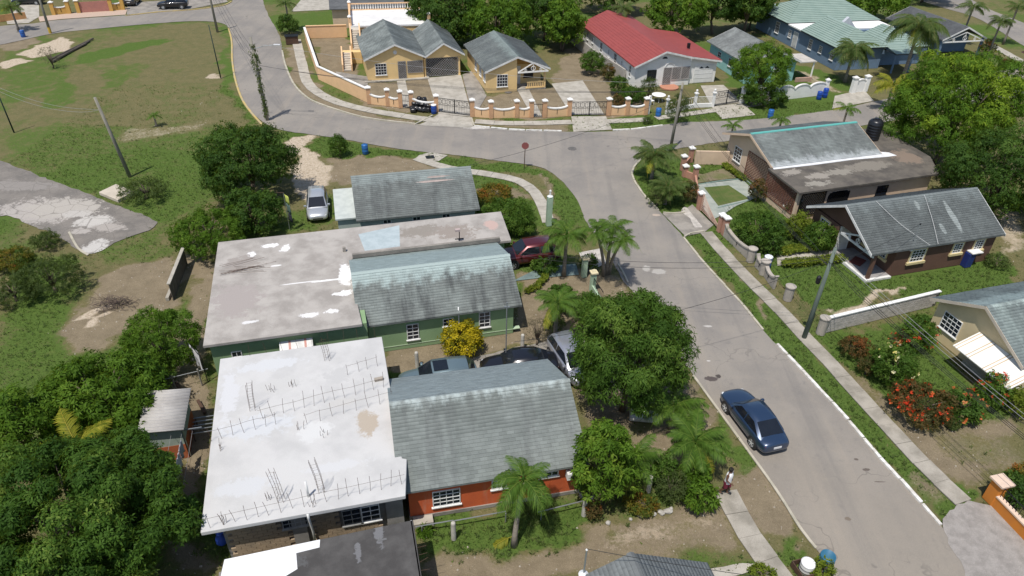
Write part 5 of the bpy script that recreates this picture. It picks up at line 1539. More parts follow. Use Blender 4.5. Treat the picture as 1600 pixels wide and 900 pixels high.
# beige house: street wall with pink pillars and curved gate
pinkp = surf('pink_pillar', (.45, .24, .17), (.39, .215, .155), 2, .8, .1, .08)
o_ = P(1095, 330)
bw = empty('garden_wall', o_, 0, 'low beige wall with pink pillars and white caps before beige house', 'wall')
for p, h in (((1066,266), 1.35), ((1078,253), 1.35), ((1085,282), 1.3), ((1069,276), 1.0), ((1092,327), 1.45), ((1124,362), 1.45), ((1131,367), 1.45)):
    pillar(bw, o_, p, h, .38, pinkp, cap_w)
for a, b in (((1066,266), (1078,253)), ((1069,276), (1085,282)), ((1085,282), (1092,327))):
    A_, B_ = P(*a) - o_, P(*b) - o_
    MB().bar(A_ + Vector((0, 0, .3)), B_ + Vector((0, 0, .3)), .16, .6).build('wall_panel', pinkp, bw)
wall_line('boundary_wall', 'beige side wall joining the beige house to its street corner', [(1084,256), (1136,257)], 1.3, beige)
# swooping iron gate: bars that fan from high at the left to low at the right
A_, B_ = P(1094, 330), P(1123, 361)
sg = empty('curved_gate', A_, 0, 'pinkish iron gate of sweeping curved bars before beige house', 'gate')
d_ = B_ - A_
salm = surf('salmon_iron', (.50, .33, .25), (.44, .3, .23), 3, .6)
for k in range(9):
    f = k / 8
    pts = [d_ * t + Vector((0, 0, .12 + (1.45 - .12) * (f * (1 - t) ** 1.4 + .12 * f) + .08)) for t in np.linspace(0, 1, 9)]
    MB().tube(pts, .022, 5).build('gate_bar', salm, sg)
for t in (0.01, .99): MB().bar(d_ * t + Vector((0, 0, .05)), d_ * t + Vector((0, 0, 1.5 if t < .5 else .9)), .05).build('gate_post', salm, sg)

# brown house: street wall of dipping grey panels with stepped tops and round capped piers
greyw = surf('unpainted_render', (.40, .36, .31), (.31, .285, .25), 1.2, .92, .2, .1)
pl = [(1131,369), (1150,388), (1172,408), (1180,416), (1192,428), (1209,452), (1233,472)]
o_ = P(*pl[0])
dw = empty('garden_wall', o_, 0, 'unpainted grey wall dipping between round capped piers before brown house', 'wall')
for a, b in ((pl[0], pl[2]), (pl[3], pl[4]), (pl[4], pl[5])): scallop(dw, o_, a, b, greyw, .55, 1.15)
for o in [c for c in dw.children if c.name.startswith('coping')]: o.data.materials[0] = greyw
for p in ((1192,428), (1230,468), (1172,408)):
    q_ = P(*p) - o_
    a = MB().lathe([(.3, 0), (.3, 1.0), (.36, 1.05), (.36, 1.12), (.2, 1.2), (.1, 1.25)], 14, q_).build('pier', greyw, dw)
# block wall between brown and cream house
A_, B_ = P(1283, 522), P(1461, 478)
bw2 = empty('block_wall', A_, math.atan2((B_ - A_).y, (B_ - A_).x), 'grey concrete block wall with white top between brown and cream houses', 'wall')
Lw = (B_ - A_).length
palebl = surf('pale_concrete_block', (.50, .465, .43), (.40, .375, .34), 2.0, .95, .25, .12)
cr_ = MB().box(0, Lw, .03, .13, 0, 1.15).build('wall_core', surf('dark_mortar', (.13, .12, .105), (.10, .092, .08), 3, .95), bw2)
bme = MB().box(-.187, .187, -.02, .04, -.084, .084).mesh('block', palebl)
for r_i in range(6):
    x = .2 + (.2 if r_i % 2 else 0)
    while x < Lw - .15:
        inst(bme, 'block', cr_, (x, .02, .1 + r_i * .195), (0, 0, random.uniform(-.02, .02)), (1, random.uniform(.8, 1.2), 1))
        x += .4
MB().box(.1, Lw, -.04, .2, 1.15, 1.22).build('coping', cap_w, bw2)
MB().lathe([(.28, 0), (.3, 1.15), (.34, 1.2), (.34, 1.27), (.1, 1.32)], 14, (0, .08, 0)).build('pier', greyw, bw2)

# orange wall at the lower right corner
orw = surf('bright_orange_paint', (.60, .21, .03), (.53, .19, .035), 1.4, .75, .1, .06)
o_ = P(1540, 775)
ow = empty('garden_wall', o_, 0, 'bright orange wall and capped pillar at the lower right corner', 'wall')
A_, B_, C_ = P(1536, 780) - o_, P(1600, 842) - o_, P(1660, 905) - o_
p_ = MB().box(-.28, .28, -.28, .28, 0, 1.35).build('pillar', orw, ow, bevel=.02); p_.location = P(1548, 782) - o_; p_.rotation_euler = (0, 0, R(15))
MB().box(-.38, .38, -.38, .38, 1.35, 1.45).build('pillar_cap', surf('salmon_cap', (.66, .50, .38), (.6, .46, .36), 2), p_)
MB().bar(A_ + Vector((.2, -.1, .32)), C_ + Vector((0, 0, .32)), .2, .64).build('wall_panel', orw, ow)
MB().bar(A_ + Vector((.2, -.1, .68)), C_ + Vector((0, 0, .68)), .26, .08).build('coping', surf('salmon_cap', (.66, .50, .38)), ow)
d_ = (C_ - A_)
for i in range(24):
    q_ = A_ + Vector((.2, -.1, 0)) + d_ * (i + 1) / 25
    MB().bar(q_ + Vector((0, 0, .7)), q_ + Vector((0, 0, 1.3)), .018).build('fence_bar', iron, ow)
MB().bar(A_ + Vector((.2, -.1, 1.3)), C_ + Vector((0, 0, 1.3)), .035).build('rail', iron, ow)

# green house street front: pale green pillars, planter strip
pg = surf('pale_green_paint', (.36, .47, .34), (.31, .41, .30), 1.5, .8)
palecap = surf('pale_yellow_cap', (.66, .58, .38), (.58, .51, .34), 2)
o_ = P(912, 430)
gw = empty('garden_wall', o_, 0, 'pale green gate pillars with yellow caps beside the mango tree', 'wall')
for p in ((912,432), (925,455)):
    pillar(gw, o_, p, 1.5, .34, pg, palecap)
MB().bar(P(925, 457) - o_ + Vector((0, 0, .3)), P(938, 478) - o_ + Vector((0, 0, .3)), .16, .6).build('wall_panel', pg, gw)
fr_ = MB()
a_, b_ = P(926, 458) - o_, P(940, 480) - o_
fr_.bar(a_ + Vector((0, 0, 1.2)), b_ + Vector((0, 0, 1.2)), .04)
rl = fr_.build('rail', iron, gw)
for i in range(9): MB().bar(a_.lerp(b_, i / 8) + Vector((0, 0, .6)), a_.lerp(b_, i / 8) + Vector((0, 0, 1.25)), .022).build('fence_bar', iron, rl)
tp = empty('gate_post', P(857, 352), R(15), 'tall pale green gate post standing by the curved path', 'post')
MB().box(-.2, .2, -.2, .2, 0, 2.5).build('post_shaft', pg, tp, bevel=.02)
MB().lathe([(.2, 2.5), (.24, 2.55), (.08, 2.65), (.06, 2.95), (.1, 3.0), (.02, 3.1)], 10).build('post_lamp', fascia_w, tp)

# ochre wall and gate far up left
och = surf('ochre_wall', (.55, .33, .08), (.5, .3, .09), 1.2)
o_ = P(80, 23)
tw = empty('garden_wall', o_, 0, 'ochre yellow wall with white ball caps at top left corner', 'wall')
for p in ((85,23), (109,21), (124,20), (175,17), (193,15)): pillar(tw, o_, p, 1.7, .5, och, cap_w)
for a, b in (((85,23), (109,21)), ((175,17), (193,15))): scallop(tw, o_, a, b, och, .4, 1.3)
wall_line('metal_gate', 'closed pinkish red gate between ochre pillars at top left', [(125,20), (175,17)], 1.5, surf('rose_gate', (.42, .19, .15), (.37, .17, .14), 2), None, .08, 'gate')
wall_line('garden_wall', 'low orange wall at the top left corner of the picture', [(-60,40), (2,34), (42,29)], .9, surf('terracotta_wall', (.50, .27, .12)), None)
# back yard: dark board screen and post and wire lines
pk_ = surf('dark_boards', (.085, .075, .066), (.12, .105, .09), 4, .9)
A_, B_ = P(271, 470), P(293, 412)
bs = empty('board_screen', A_, 0, 'leaning dark board screen with grey top left of the flat roof', 'fence')
d_ = B_ - A_
for i in range(7):
    MB().bar(d_ * (i + .5) / 7 + Vector((0, 0, .0)), d_ * (i + .5) / 7 + Vector((0, 0, 1.3 + random.uniform(-.08, .08))), d_.length / 7 * .94, .04, up=(d_.normalized().y, -d_.normalized().x, 0)).build('board', pk_, bs)
MB().bar(Vector((0, 0, 1.32)), d_ + Vector((0, 0, 1.32)), .22, .07).build('top_rail', conc, bs)
MB().bar(P(262, 470) - A_ + Vector((0, 0, .12)), P(268, 455) - A_ + Vector((0, 0, .12)), .2, .24).build('footing', conc, bs)
# ================================================================== VEHICLES
tyre_m = plain('tyre_rubber', (.018, .018, .018), .8)
rim_m = plain('alloy_rim', (.68, .69, .70), .35, .25)
car_glass = glassy('car_glass', (.008, .010, .014), .04)
def car_paint(name, c, metal=.3):
    if name in _mats: return _mats[name]
    t = NT(name)
    f = t.noise(t.coords('obj'), 2.5, 4)
    t.done(t.mix(t.math('MULTIPLY', f, .2), c, tuple(x * .8 + .01 for x in c)), .28, metal, .5)
    t.b.inputs['Coat Weight'].default_value = .8
    t.b.inputs['Coat Roughness'].default_value = .06
    _mats[name] = t.m
    return t.m
CARS = {
 #        L     W     H    stations: (x/L, width factor, z low, z shoulder, z top)
 'sedan': dict(L=4.55, W=1.76, H=1.42, wb=2.67, r=.315,
   st=[(-.5, .72, .42, .70, .80), (-.485, .86, .30, .82, .94), (-.40, .96, .24, .88, .99), (-.26, 1.0, .22, .90, .97), (-.05, 1.0, .21, .90, .95), (.12, 1.0, .21, .88, .93), (.22, .99, .22, .84, .93), (.36, .96, .22, .76, .85), (.455, .88, .24, .64, .74), (.49, .74, .30, .55, .64), (.5, .62, .40, .50, .58)],
   gh=(-.395, -.20, .075, .225)),
 'hatch': dict(L=4.1, W=1.70, H=1.53, wb=2.55, r=.30,
   st=[(-.5, .78, .42, .80, .92), (-.48, .90, .30, .92, 1.0), (-.40, .97, .24, .96, 1.02), (-.2, 1.0, .22, .95, 1.0), (0, 1.0, .21, .93, .98), (.15, 1.0, .21, .91, .97), (.28, .98, .22, .86, .95), (.40, .94, .22, .76, .85), (.465, .84, .24, .64, .74), (.49, .72, .30, .56, .64), (.5, .6, .40, .50, .58)],
   gh=(-.485, -.38, .07, .29)),
 'suv': dict(L=4.5, W=1.84, H=1.66, wb=2.68, r=.36,
   st=[(-.5, .78, .50, .90, 1.02), (-.48, .90, .38, 1.0, 1.08), (-.40, .97, .32, 1.02, 1.08), (-.2, 1.0, .30, 1.02, 1.06), (0, 1.0, .30, 1.0, 1.05), (.15, 1.0, .30, .98, 1.04), (.26, .99, .30, .95, 1.04), (.40, .95, .30, .88, .98), (.465, .87, .32, .76, .88), (.49, .78, .38, .66, .76), (.5, .68, .46, .58, .66)],
   gh=(-.48, -.36, .06, .245)),
}
def make_car(kind, paint, loc, heading, label, group=None, dark_roof=None):
    K_ = CARS[kind]
    L, W, H_c = K_['L'], K_['W'], K_['H']
    root = empty('parked_car', loc, heading, label, 'car', group)
    V, F = [], []
    for (x, wf, zl, zb, zt) in K_['st']:
        w = W / 2 * wf
        half = [(0, zl), (w * .86, zl), (w * .97, zl + .09), (w, (zl + zb) / 2 + .02), (w * .985, zb - .07), (w * .94, zb), (w * .62, zt), (0, zt + .025)]
        ring = [(y, z) for y, z in half] + [(-y, z) for y, z in half[-2:0:-1]]
        V += [(x * L, y, z) for y, z in ring]
    n = 14
    for i in range(len(K_['st']) - 1):
        for k in range(n):
            F.append((i * n + k, i * n + (k + 1) % n, (i + 1) * n + (k + 1) % n, (i + 1) * n + k))
    F.append(tuple(reversed(range(n)))); e = (len(K_['st']) - 1) * n
    F.append(tuple(e + k for k in range(n)))
    mb = MB(); mb.v, mb.f = V, F
    body = mb.build('body', paint, root, True)
    md = body.modifiers.new('sub', 'SUBSURF'); md.levels = 1; md.render_levels = 2
    # cabin
    g = [q * L for q in K_['gh']]
    zb = .93 if kind == 'sedan' else (.97 if kind == 'hatch' else 1.04)
    wb_, wr = W / 2 * .92, W / 2 * .70
    xs_ = [g[0], g[1], (g[1] + g[2]) / 2, g[2], g[3]]
    zs_ = [zb - .03, H_c - .035, H_c, H_c - .03, zb - .05]
    ws_ = [wb_ * .93, wr, wr * 1.02, wr, wb_ * .96]
    V, F = [], []
    for x, z, w in zip(xs_, zs_, ws_):
        V += [(x, -w, z), (x, -w * .5, z + .02), (x, 0, z + .028), (x, w * .5, z + .02), (x, w, z)]
    for i in range(4):
        for k in range(4): F.append((i * 5 + k, i * 5 + k + 1, i * 5 + k + 6, i * 5 + k + 5))
    for s in (0, 4):
        b = len(V)
        ysgn = -1 if s == 0 else 1
        V.append(((g[0] + g[3]) / 2, ysgn * wb_, zb - .05))
        F.append((0 * 5 + s, 1 * 5 + s, 2 * 5 + s, b)); F.append((2 * 5 + s, 3 * 5 + s, 4 * 5 + s, b))
    mb = MB(); mb.v, mb.f = V, F
    mb.build('cabin', paint, root, True)
    def panel(name, pts, m, off=.012):
        pts = [Vector(p) for p in pts]
        c = sum(pts, Vector()) / len(pts)
        nrm = (pts[1] - pts[0]).cross(pts[2] - pts[0]).normalized()
        if nrm.dot(c - Vector((0, 0, .8))) < 0: nrm = -nrm
        q = [p + nrm * off for p in pts]
        mb = MB(); b = len(q)
        mb.v = [tuple(p) for p in q] + [tuple(p - nrm * .02) for p in q]
        mb.f = [tuple(range(b)), tuple(b + i for i in reversed(range(b)))] + [((i + 1) % b, i, b + i, b + (i + 1) % b) for i in range(b)]
        return mb.build(name, m, root)
    def lerp(a, b, t): return a + (b - a) * t
    def quad_between(i, j, s0, s1, inset):
        A_, B_ = (xs_[i], zs_[i], ws_[i]), (xs_[j], zs_[j], ws_[j])
        lo = [lerp(a, b, s0) for a, b in zip(A_, B_)]; hi = [lerp(a, b, s1) for a, b in zip(A_, B_)]
        return [(lo[0], -lo[2] * inset, lo[1]), (lo[0], lo[2] * inset, lo[1]), (hi[0], hi[2] * inset, hi[1]), (hi[0], -hi[2] * inset, hi[1])]
    panel('windscreen', quad_between(4, 3, .1, .93, .9), car_glass, .03)
    panel('rear_window', quad_between(0, 1, .14, .93, .88), car_glass, .03)
    for s in (-1, 1):
        def sp(x, f):       # point on the side between shoulder (f=0) and roof edge (f=1)
            return (x, s * lerp(wb_, wr, f), lerp(zb - .03, H_c - .04, f))
        x0, x1, x2, x3 = g[0] + .18, g[1] + .05, g[2] - .02, g[3] - .22
        mid = lerp(g[1], g[2], .52)
        panel('side_window', [sp(x0 + .1, .14), sp(mid - .03, .14), sp(mid - .03, .88), sp(x1, .88)], car_glass, .02)
        panel('side_window', [sp(mid + .03, .14), sp(x3 - .04, .14), sp(x2, .88), sp(mid + .03, .88)], car_glass, .02)
        MB().box(g[3] - .36, g[3] - .22, s * W / 2 * .97 - .02 if s > 0 else -W / 2 * .97 - .18, s * W / 2 * .97 + .18 if s > 0 else -W / 2 * .97 + .02, zb - .02, zb + .12).build('mirror', paint, root, bevel=.03)
        for fx in (-1, 1):
            wheel = MB().lathe([(.20, -.11), (K_['r'] - .02, -.11), (K_['r'], -.08), (K_['r'], .08), (K_['r'] - .02, .11), (.20, .11)], 22).build('wheel', tyre_m, root, False)
            wheel.matrix_local = Matrix.Translation((fx * K_['wb'] / 2 - .02, s * (W / 2 - .10), K_['r'])) @ Matrix.Rotation(-s * math.pi / 2, 4, 'X')
            rm_ = MB().lathe([(.205, .07), (.215, .115), (.17, .10), (.06, .112), (.03, .118)], 18)
            for k in range(5):
                q_ = k * 2 * math.pi / 5
                rm_.bar((.04 * math.cos(q_), .04 * math.sin(q_), .112), (.19 * math.cos(q_), .19 * math.sin(q_), .112), .05, .02)
            rm_.build('rim', rim_m, wheel)
            a_ = MB().lathe([(K_['r'] + .06, -.12), (K_['r'] + .06, .095), (.1, .096)], 22).build('wheel_arch', tyre_m, root)
            a_.matrix_local = Matrix.Translation((fx * K_['wb'] / 2 - .02, s * (W / 2 - .10), K_['r'] + .01)) @ Matrix.Rotation(-s * math.pi / 2, 4, 'X')
        zf = K_['st'][-3][3]; zr_ = K_['st'][1][3]
        MB().obox((L * .458, s * W * .31, zf - .035), (.075, s * -.05, 0), (.03, .13, 0), (0, 0, .05)).build('headlight', plain('headlight_lens', (.62, .64, .66), .12), root, bevel=.02)
        MB().obox((-L * .468, s * W * .33, zr_ - .09), (.06, s * .03, 0), (-.02, .13, 0), (0, 0, .06)).build('tail_light', plain('tail_lens', (.22, .015, .015), .15), root, bevel=.02)
    MB().box(-L * .5 - .012, -L * .48, -.22, .22, .60, .72).build('number_plate', plain('plate_white', (.7, .7, .7), .4), root)
    MB().box(L * .485, L * .5 + .008, -.38, .38, .36, .48).build('grille', tyre_m, root, bevel=.01)
    return root
fw_, rw_ = P(1132.5, 642.7), P(1173.6, 697.6)
hd = math.atan2((fw_ - rw_).y, (fw_ - rw_).x)
sd_ = Vector((math.sin(hd), -math.cos(hd), 0))
make_car('sedan', car_paint('navy_paint', (.022, .045, .095)), (fw_ + rw_) / 2 + sd_ * .80, hd, 'dark blue sedan parked on the street beside the left kerb')
a_, b_ = P(498, 350), P(497, 300)
d_ = (a_ - b_).normalized()
make_car('hatch', car_paint('silver_paint', (.52, .54, .56), .5), a_ - d_ * 2.1, math.atan2(d_.y, d_.x), 'silver hatchback facing the camera on the dirt track')
c_ = P(858, 414) + Vector((math.cos(B.a), math.sin(B.a), 0)) * -1.35 + Vector((-math.sin(B.a), math.cos(B.a), 0)) * .85
make_car('suv', car_paint('burgundy_paint', (.10, .012, .016), .4), c_, B.a + math.pi, 'burgundy SUV under the carport beside the green house')
c_ = P(684, 575, 1.5); c_.z = 0
make_car('suv', car_paint('grey_teal_paint', (.16, .22, .24), .4), c_, A.a + math.pi, 'grey SUV with dark sunroof half hidden behind the orange house roof')
sr = bpy.data.objects['parked_car.003']
MB().box(-.55, .25, -.42, .42, 1.675, 1.70).build('sunroof', car_glass, sr)
c_ = P(812, 554, 1.35); c_.z = 0
make_car('sedan', car_paint('black_paint', (.010, .010, .014), .2), c_, A.a + math.pi - .08, 'black sedan half hidden behind the orange house roof ridge')
c_ = P(893, 557, .8); c_.z = 0
make_car('hatch', car_paint('lilac_grey_paint', (.34, .35, .39), .5), c_, R(-68), 'silver car with black wheel partly under the mango tree')
c_ = P(268, 15); make_car('suv', car_paint('black_paint', (.010, .010, .014)), c_ + Vector((0, .9, 0)), R(192), 'black SUV parked before the top left wall')
c_ = P(46, 6); make_car('sedan', car_paint('navy_black_paint', (.012, .014, .022)), c_, R(190), 'dark sedan on the drive at the top left edge')
c_ = P(208, 6); make_car('hatch', car_paint('dark_grey_paint', (.05, .05, .055)), c_, R(100), 'dark hatchback behind the railing at the top left')
c_ = P(536, 37); make_car('hatch', car_paint('white_paint', (.7, .7, .7), 0), c_ + Vector((-.6, 1.6, 0)), R(100), 'white car behind the peach back wall near terrace stair')

# ================================================================== POLES AND WIRES
wood = surf('weathered_pole', (.27, .25, .21), (.19, .18, .15), 4, .9, .2, .12, stretch=(1, 1, .2))
greenpole = surf('green_grey_pole', (.15, .18, .155), (.11, .14, .12), 4, .85, .1, .1, stretch=(1, 1, .2))
darkpole = surf('dark_green_pole', (.025, .05, .04), (.02, .035, .03), 3, .7)
galv = plain('galvanised', (.38, .40, .40), .45, .7)
POLE = {}
def pole(key, base, h, label, m, r=.15, lean=(0, 0), arms=1, dir_=0.0, lamp=None, foot=None):
    b = P(*base)
    o = empty('utility_pole', b, dir_, label, 'pole')
    top = Vector((lean[0], lean[1], h))
    c, s = math.cos(-dir_), math.sin(-dir_)
    top = Vector((top.x * c - top.y * s, top.x * s + top.y * c, h))
    MB().tube([(0, 0, 0), top * .5, top], [r, r * .85, r * .65], 12).build('shaft', m, o, True)
    for k in range(arms):
        f = .96 - k * .1
        p = top * f
        x = MB().bar(p + Vector((0, -.7, 0)), p + Vector((0, .7, 0)), .09, .11).build('cross_arm', wood, o)
        for y in (-.6, -.2, .2, .6):
            MB().lathe([(.03, .05), (.05, .1), (.03, .14), (.045, .18), (.02, .22)], 8, p + Vector((0, y, 0))).build('insulator', plain('ceramic', (.25, .2, .17), .3), x)
    if lamp:
        p = top * .86
        q_ = p + Vector((lamp * c, -lamp * 0, .45)) if False else p + Vector((lamp, 0, .5))
        l = MB().tube([p, p.lerp(q_, .5) + Vector((0, 0, .1)), q_], .03, 6).build('lamp_arm', galv, o)
        MB().obox(q_ + Vector((.2, 0, 0)), (.32, 0, 0), (0, .11, 0), (0, 0, .06)).build('lamp_head', plain('lamp_grey', (.6, .6, .6), .4), l, bevel=.03)
    if foot: MB().tube([(0, 0, 0), (0, 0, .8)], r * 1.04, 12).build('painted_band', foot, o)
    w = Matrix.Translation(b) @ Matrix.Rotation(dir_, 4, 'Z')
    POLE[key] = w @ top
    return o
pole('vine', (418, 188), 8.3, 'tall vine covered street lamp pole at the road bend', wood, .17, (-.2, 0), 0, 0.0, 2.2)
pole('mid', (1047, 235), 6.6, 'grey utility pole at the corner before the palms', wood, .16, (.2, 0), 0, 0)
pole('right', (1256, 528), 6.5, 'greenish utility pole on the sidewalk by the brown house', greenpole, .15, (.25, .2), 0, 0)
pole('field', (203, 276), 7.2, 'leaning weathered pole standing in the grass field', wood, .16, (-.5, -.6), 0, 0)
pole('nw', (340, 50), 8.5, 'pale utility pole at the top of the field by the road', wood, .17, (-.2, .2), 0, 0)
pole('thin', (345, 122), 6.0, 'thin dark green pole at the right side of the field', darkpole, .07, (-.1, 0), 0, 0)
pole('far', (79, 52), 7.5, 'grey pole with yellow painted foot at far left road', wood, .18, (.1, 0), 0, 0, None, surf('yellow_band', (.55, .36, .05)))
pole('left', (22, 207), 5.0, 'dark thin pole at the left picture edge', darkpole, .07, (-.1, 0), 0, 0)
MB().lathe([(.10, 0), (.14, .1), (.14, .45), (.06, .55)], 10, (-.3, -.1, 4.2)).build('junction_box', iron, bpy.data.objects['utility_pole.002'])
cable = plain('black_cable', (.015, .015, .015), .6)
greycable = plain('grey_cable', (.30, .30, .30), .5)
def wire(a, b, sag, label, n=1, gap=.25, r=.012, m=None, group='overhead wires'):
    a, b = Vector(a), Vector(b)
    d = (b - a); side = Vector((-d.y, d.x, 0)).normalized()
    o = empty('overhead_wire', a, 0, label, 'wire', group)
    for k in range(n):
        off = side * gap * (k - (n - 1) / 2) + Vector((0, 0, -.12 * (k % 3)))
        pts = [d * t + off * min(1, 6 * min(t, 1 - t) + .3) + Vector((0, 0, -sag * (1 + .12 * k) * 4 * t * (1 - t))) for t in np.linspace(0, 1, 22)]
        MB().tube(pts, r, 5).build('strand', m or cable, o, True)
    return o
off_br = P(1600, 690, 5.6) + Vector((4, -7, 0))
wire(POLE['right'] + Vector((0, 0, -.9)), off_br + Vector((0, 0, -.4)), .5, 'bundle of black wires running from greenish pole to right edge', 4, .35, .014)
wire(POLE['right'] + Vector((0, 0, -.2)), off_br, .4, 'pair of thin grey wires above the flower garden', 2, .5, .010, greycable)
wire(POLE['mid'] + Vector((0, 0, -.5)), POLE['right'] + Vector((0, 0, -1.2)), .6, 'wires from corner pole to greenish pole along the street', 4, .3, .013)
wire(POLE['vine'] + Vector((0, 0, -2.6)), POLE['mid'] + Vector((0, 0, -.6)), .9, 'long wires over the street bend from vine pole to corner pole', 3, .4, .013)
wire(POLE['vine'] + Vector((0, 0, -.5)), POLE['mid'] + Vector((0, 0, -.1)), .8, 'pale wire crossing before the yellow house roofs', 1, .3, .012, greycable)
wire(POLE['vine'] + Vector((0, 0, -2.0)), POLE['nw'] + Vector((0, 0, -1.0)), .8, 'wires from vine pole up to pale pole at road top', 4, .3, .013)
wire(POLE['field'] + Vector((0, 0, -1.0)), P(-20, 130, 6.2), .7, 'pale wires from leaning field pole to left edge', 2, .3, .010, greycable)
wire(POLE['right'] + Vector((0, 0, -1.0)), D.root.matrix_basis @ Vector((4.4, .42, 3.95)) if False else (Matrix.Translation(D.o) @ Matrix.Rotation(D.a, 4, 'Z')) @ Vector((D.l(1418, 372, 2.6).x + .15, .42, 3.98)), .35, 'service wire from greenish pole to brown house mast', 1, .2, .012)
wire(POLE['mid'] + Vector((0, 0, -1.0)), (Matrix.Translation(C.o) @ Matrix.Rotation(C.a, 4, 'Z')) @ Vector((8.7, 3.4, 4.3)), .6, 'service wire from corner pole across road to pale green house', 1, .2, .012)
wire(POLE['right'] + Vector((0, 0, -.6)), (Matrix.Translation(B.o) @ Matrix.Rotation(B.a, 4, 'Z')) @ Vector((17.9, 3.5, 4.4)), .7, 'service wires from greenish pole across road to green house', 2, .3, .012)
wire(POLE['right'] + Vector((0, 0, -.8)), (Matrix.Translation(A.o) @ Matrix.Rotation(A.a, 4, 'Z')) @ Vector((6.2, 6.3, 4.6)), .8, 'service wire from greenish pole to mast behind orange house', 1, .3, .012)
wire(off_br + Vector((0, 0, -1)), (Matrix.Translation(R_.o) @ Matrix.Rotation(R_.a, 4, 'Z')) @ Vector((q.x, q.y, 4.7)), .8, 'service wire over the street to the bottom gable mast', 1, .3, .012)
m_ = empty('service_mast', P(790, 574), 0, 'thin service mast with clamps behind the orange house ridge', 'pole')
MB().tube([(0, 0, 0), (0, 0, 4.7)], .035, 8).build('shaft', galv, m_)
MB().bar((-.15, 0, 4.4), (.15, 0, 4.4), .06).build('clamp', galv, m_)

# stop sign
ss = empty('stop_sign', P(819, 263), 0, 'faded red stop sign on thin post at the junction corner', 'sign')
MB().tube([(0, 0, 0), (.03, 0, 2.3)], .035, 8).build('sign_post', rust, ss)
MB().wallprism([(.34 * math.cos(math.pi / 8 + k * math.pi / 4) + .03, 2.2 + .34 * math.sin(math.pi / 8 + k * math.pi / 4)) for k in range(8)], (0, -.04, 0), (1, 0, 0), (0, -1, 0), .012).build('sign_face', surf('faded_sign_red', (.27, .085, .08), (.22, .08, .075), 3, .7), ss)
# manhole covers
for px, lab in (((672, 246), 'dark square drain grate in the concrete apron'),):
    o = MB().box(-.4, .4, -.35, .35, .03, .05).build('drain_cover', iron); o.location = P(*px); o.rotation_euler = (0, 0, .3); tag(o, lab, 'drain')
for px, lab in (((894, 232.5), 'round manhole cover in the road at the junction'), ((794, 144), 'round manhole cover beside the small yellow house')):
    o = MB().lathe([(.42, 0), (.42, .015), (.38, .022)], 20, (0, 0, .014)).build('manhole_cover', surf('iron_cover', (.10, .095, .09), (.14, .13, .12), 5)); o.location = P(*px); tag(o, lab, 'manhole')

# ================================================================== BARRELS, BAGS, SMALL THINGS
def barrel(px, label, c=(.02, .10, .36), lid=None, h=.9, r=.29, openp=False, z=0):
    p = P(px[0], px[1], z)
    o = empty('barrel', p, 0, label, 'barrel', 'plastic barrels')
    m = plain('barrel_' + '_'.join(str(int(q * 100)) for q in c), c, .4)
    prof = [(r * .92, 0), (r, .05), (r, h * .3), (r * 1.04, h * .33), (r, h * .36), (r, h * .64), (r * 1.04, h * .67), (r, h * .7), (r, h * .94), (r * .95, h)]
    if openp: prof += [(r * .88, h), (r * .88, h * .35), (.02, h * .33)]
    MB().lathe(prof, 20, cap1=not openp).build('barrel_body', m, o, True)
    if lid: MB().lathe([(r * 1.03, h - .02), (r * 1.03, h + .04), (r * .9, h + .07)], 20).build('lid', plain('lid_' + '_'.join(str(int(q * 100)) for q in lid), lid, .4), o)
    else:
        if not openp: MB().lathe([(.05, h), (.05, h + .03)], 8, (r * .6, 0, 0)).build('bung', m, o)
    return o
barrel((37, 58), 'blue barrel at the road edge far left beyond the field')
barrel((571, 240), 'blue barrel on the grass verge left of the drain apron', (.02, .12, .34))
barrel((678, 177), 'blue barrel with white top beside black rubbish bags', (.015, .06, .30), (.75, .75, .75))
barrel((1028, 182), 'blue barrel standing before the white garden table', (.02, .13, .40))
barrel((1203, 184), 'blue barrel on the far verge of the cross street', (.02, .12, .36))
barrel((1279, 155), 'left blue barrel of the pair at the arched white wall', (.01, .06, .34))
barrel((1288, 152), 'taller right blue barrel of the pair at the arched white wall', (.01, .06, .36), None, 1.05)
barrel((1197, 418), 'blue barrel with white lid behind the grey dipping wall', (.02, .09, .36), (.75, .76, .76))
barrel((1287, 885), 'open blue barrel at the bottom edge by the road', (.03, .14, .24), None, .8, .33, True)
o = barrel((1258, 892), 'round white lidded bucket in brown box at the bottom edge', (.55, .55, .52), (.74, .74, .74), .55, .3)
bx_ = empty('planter_box', P(1256, 893), .3, 'rusty brown square box round the white lidded bucket', 'box')
for s_ in ((-.42, -.38, -.42, .42), (.38, .42, -.42, .42), (-.38, .38, -.42, -.38), (-.38, .38, .38, .42)): MB().box(s_[0], s_[1], s_[2], s_[3], 0, .35).build('side_board', rust, bx_)
bagm = plain('black_bag', (.012, .012, .013), .3)
bag_pos = [(645,172,0), (651,173,0), (657,174,0), (663,174.5,0), (669,175,0), (648,170,.35), (654,171,.4), (660,171.5,.4), (666,172,.4), (656,169,.75), (663,169.5,.7), (646,175.5,0), (671,173,.3)]
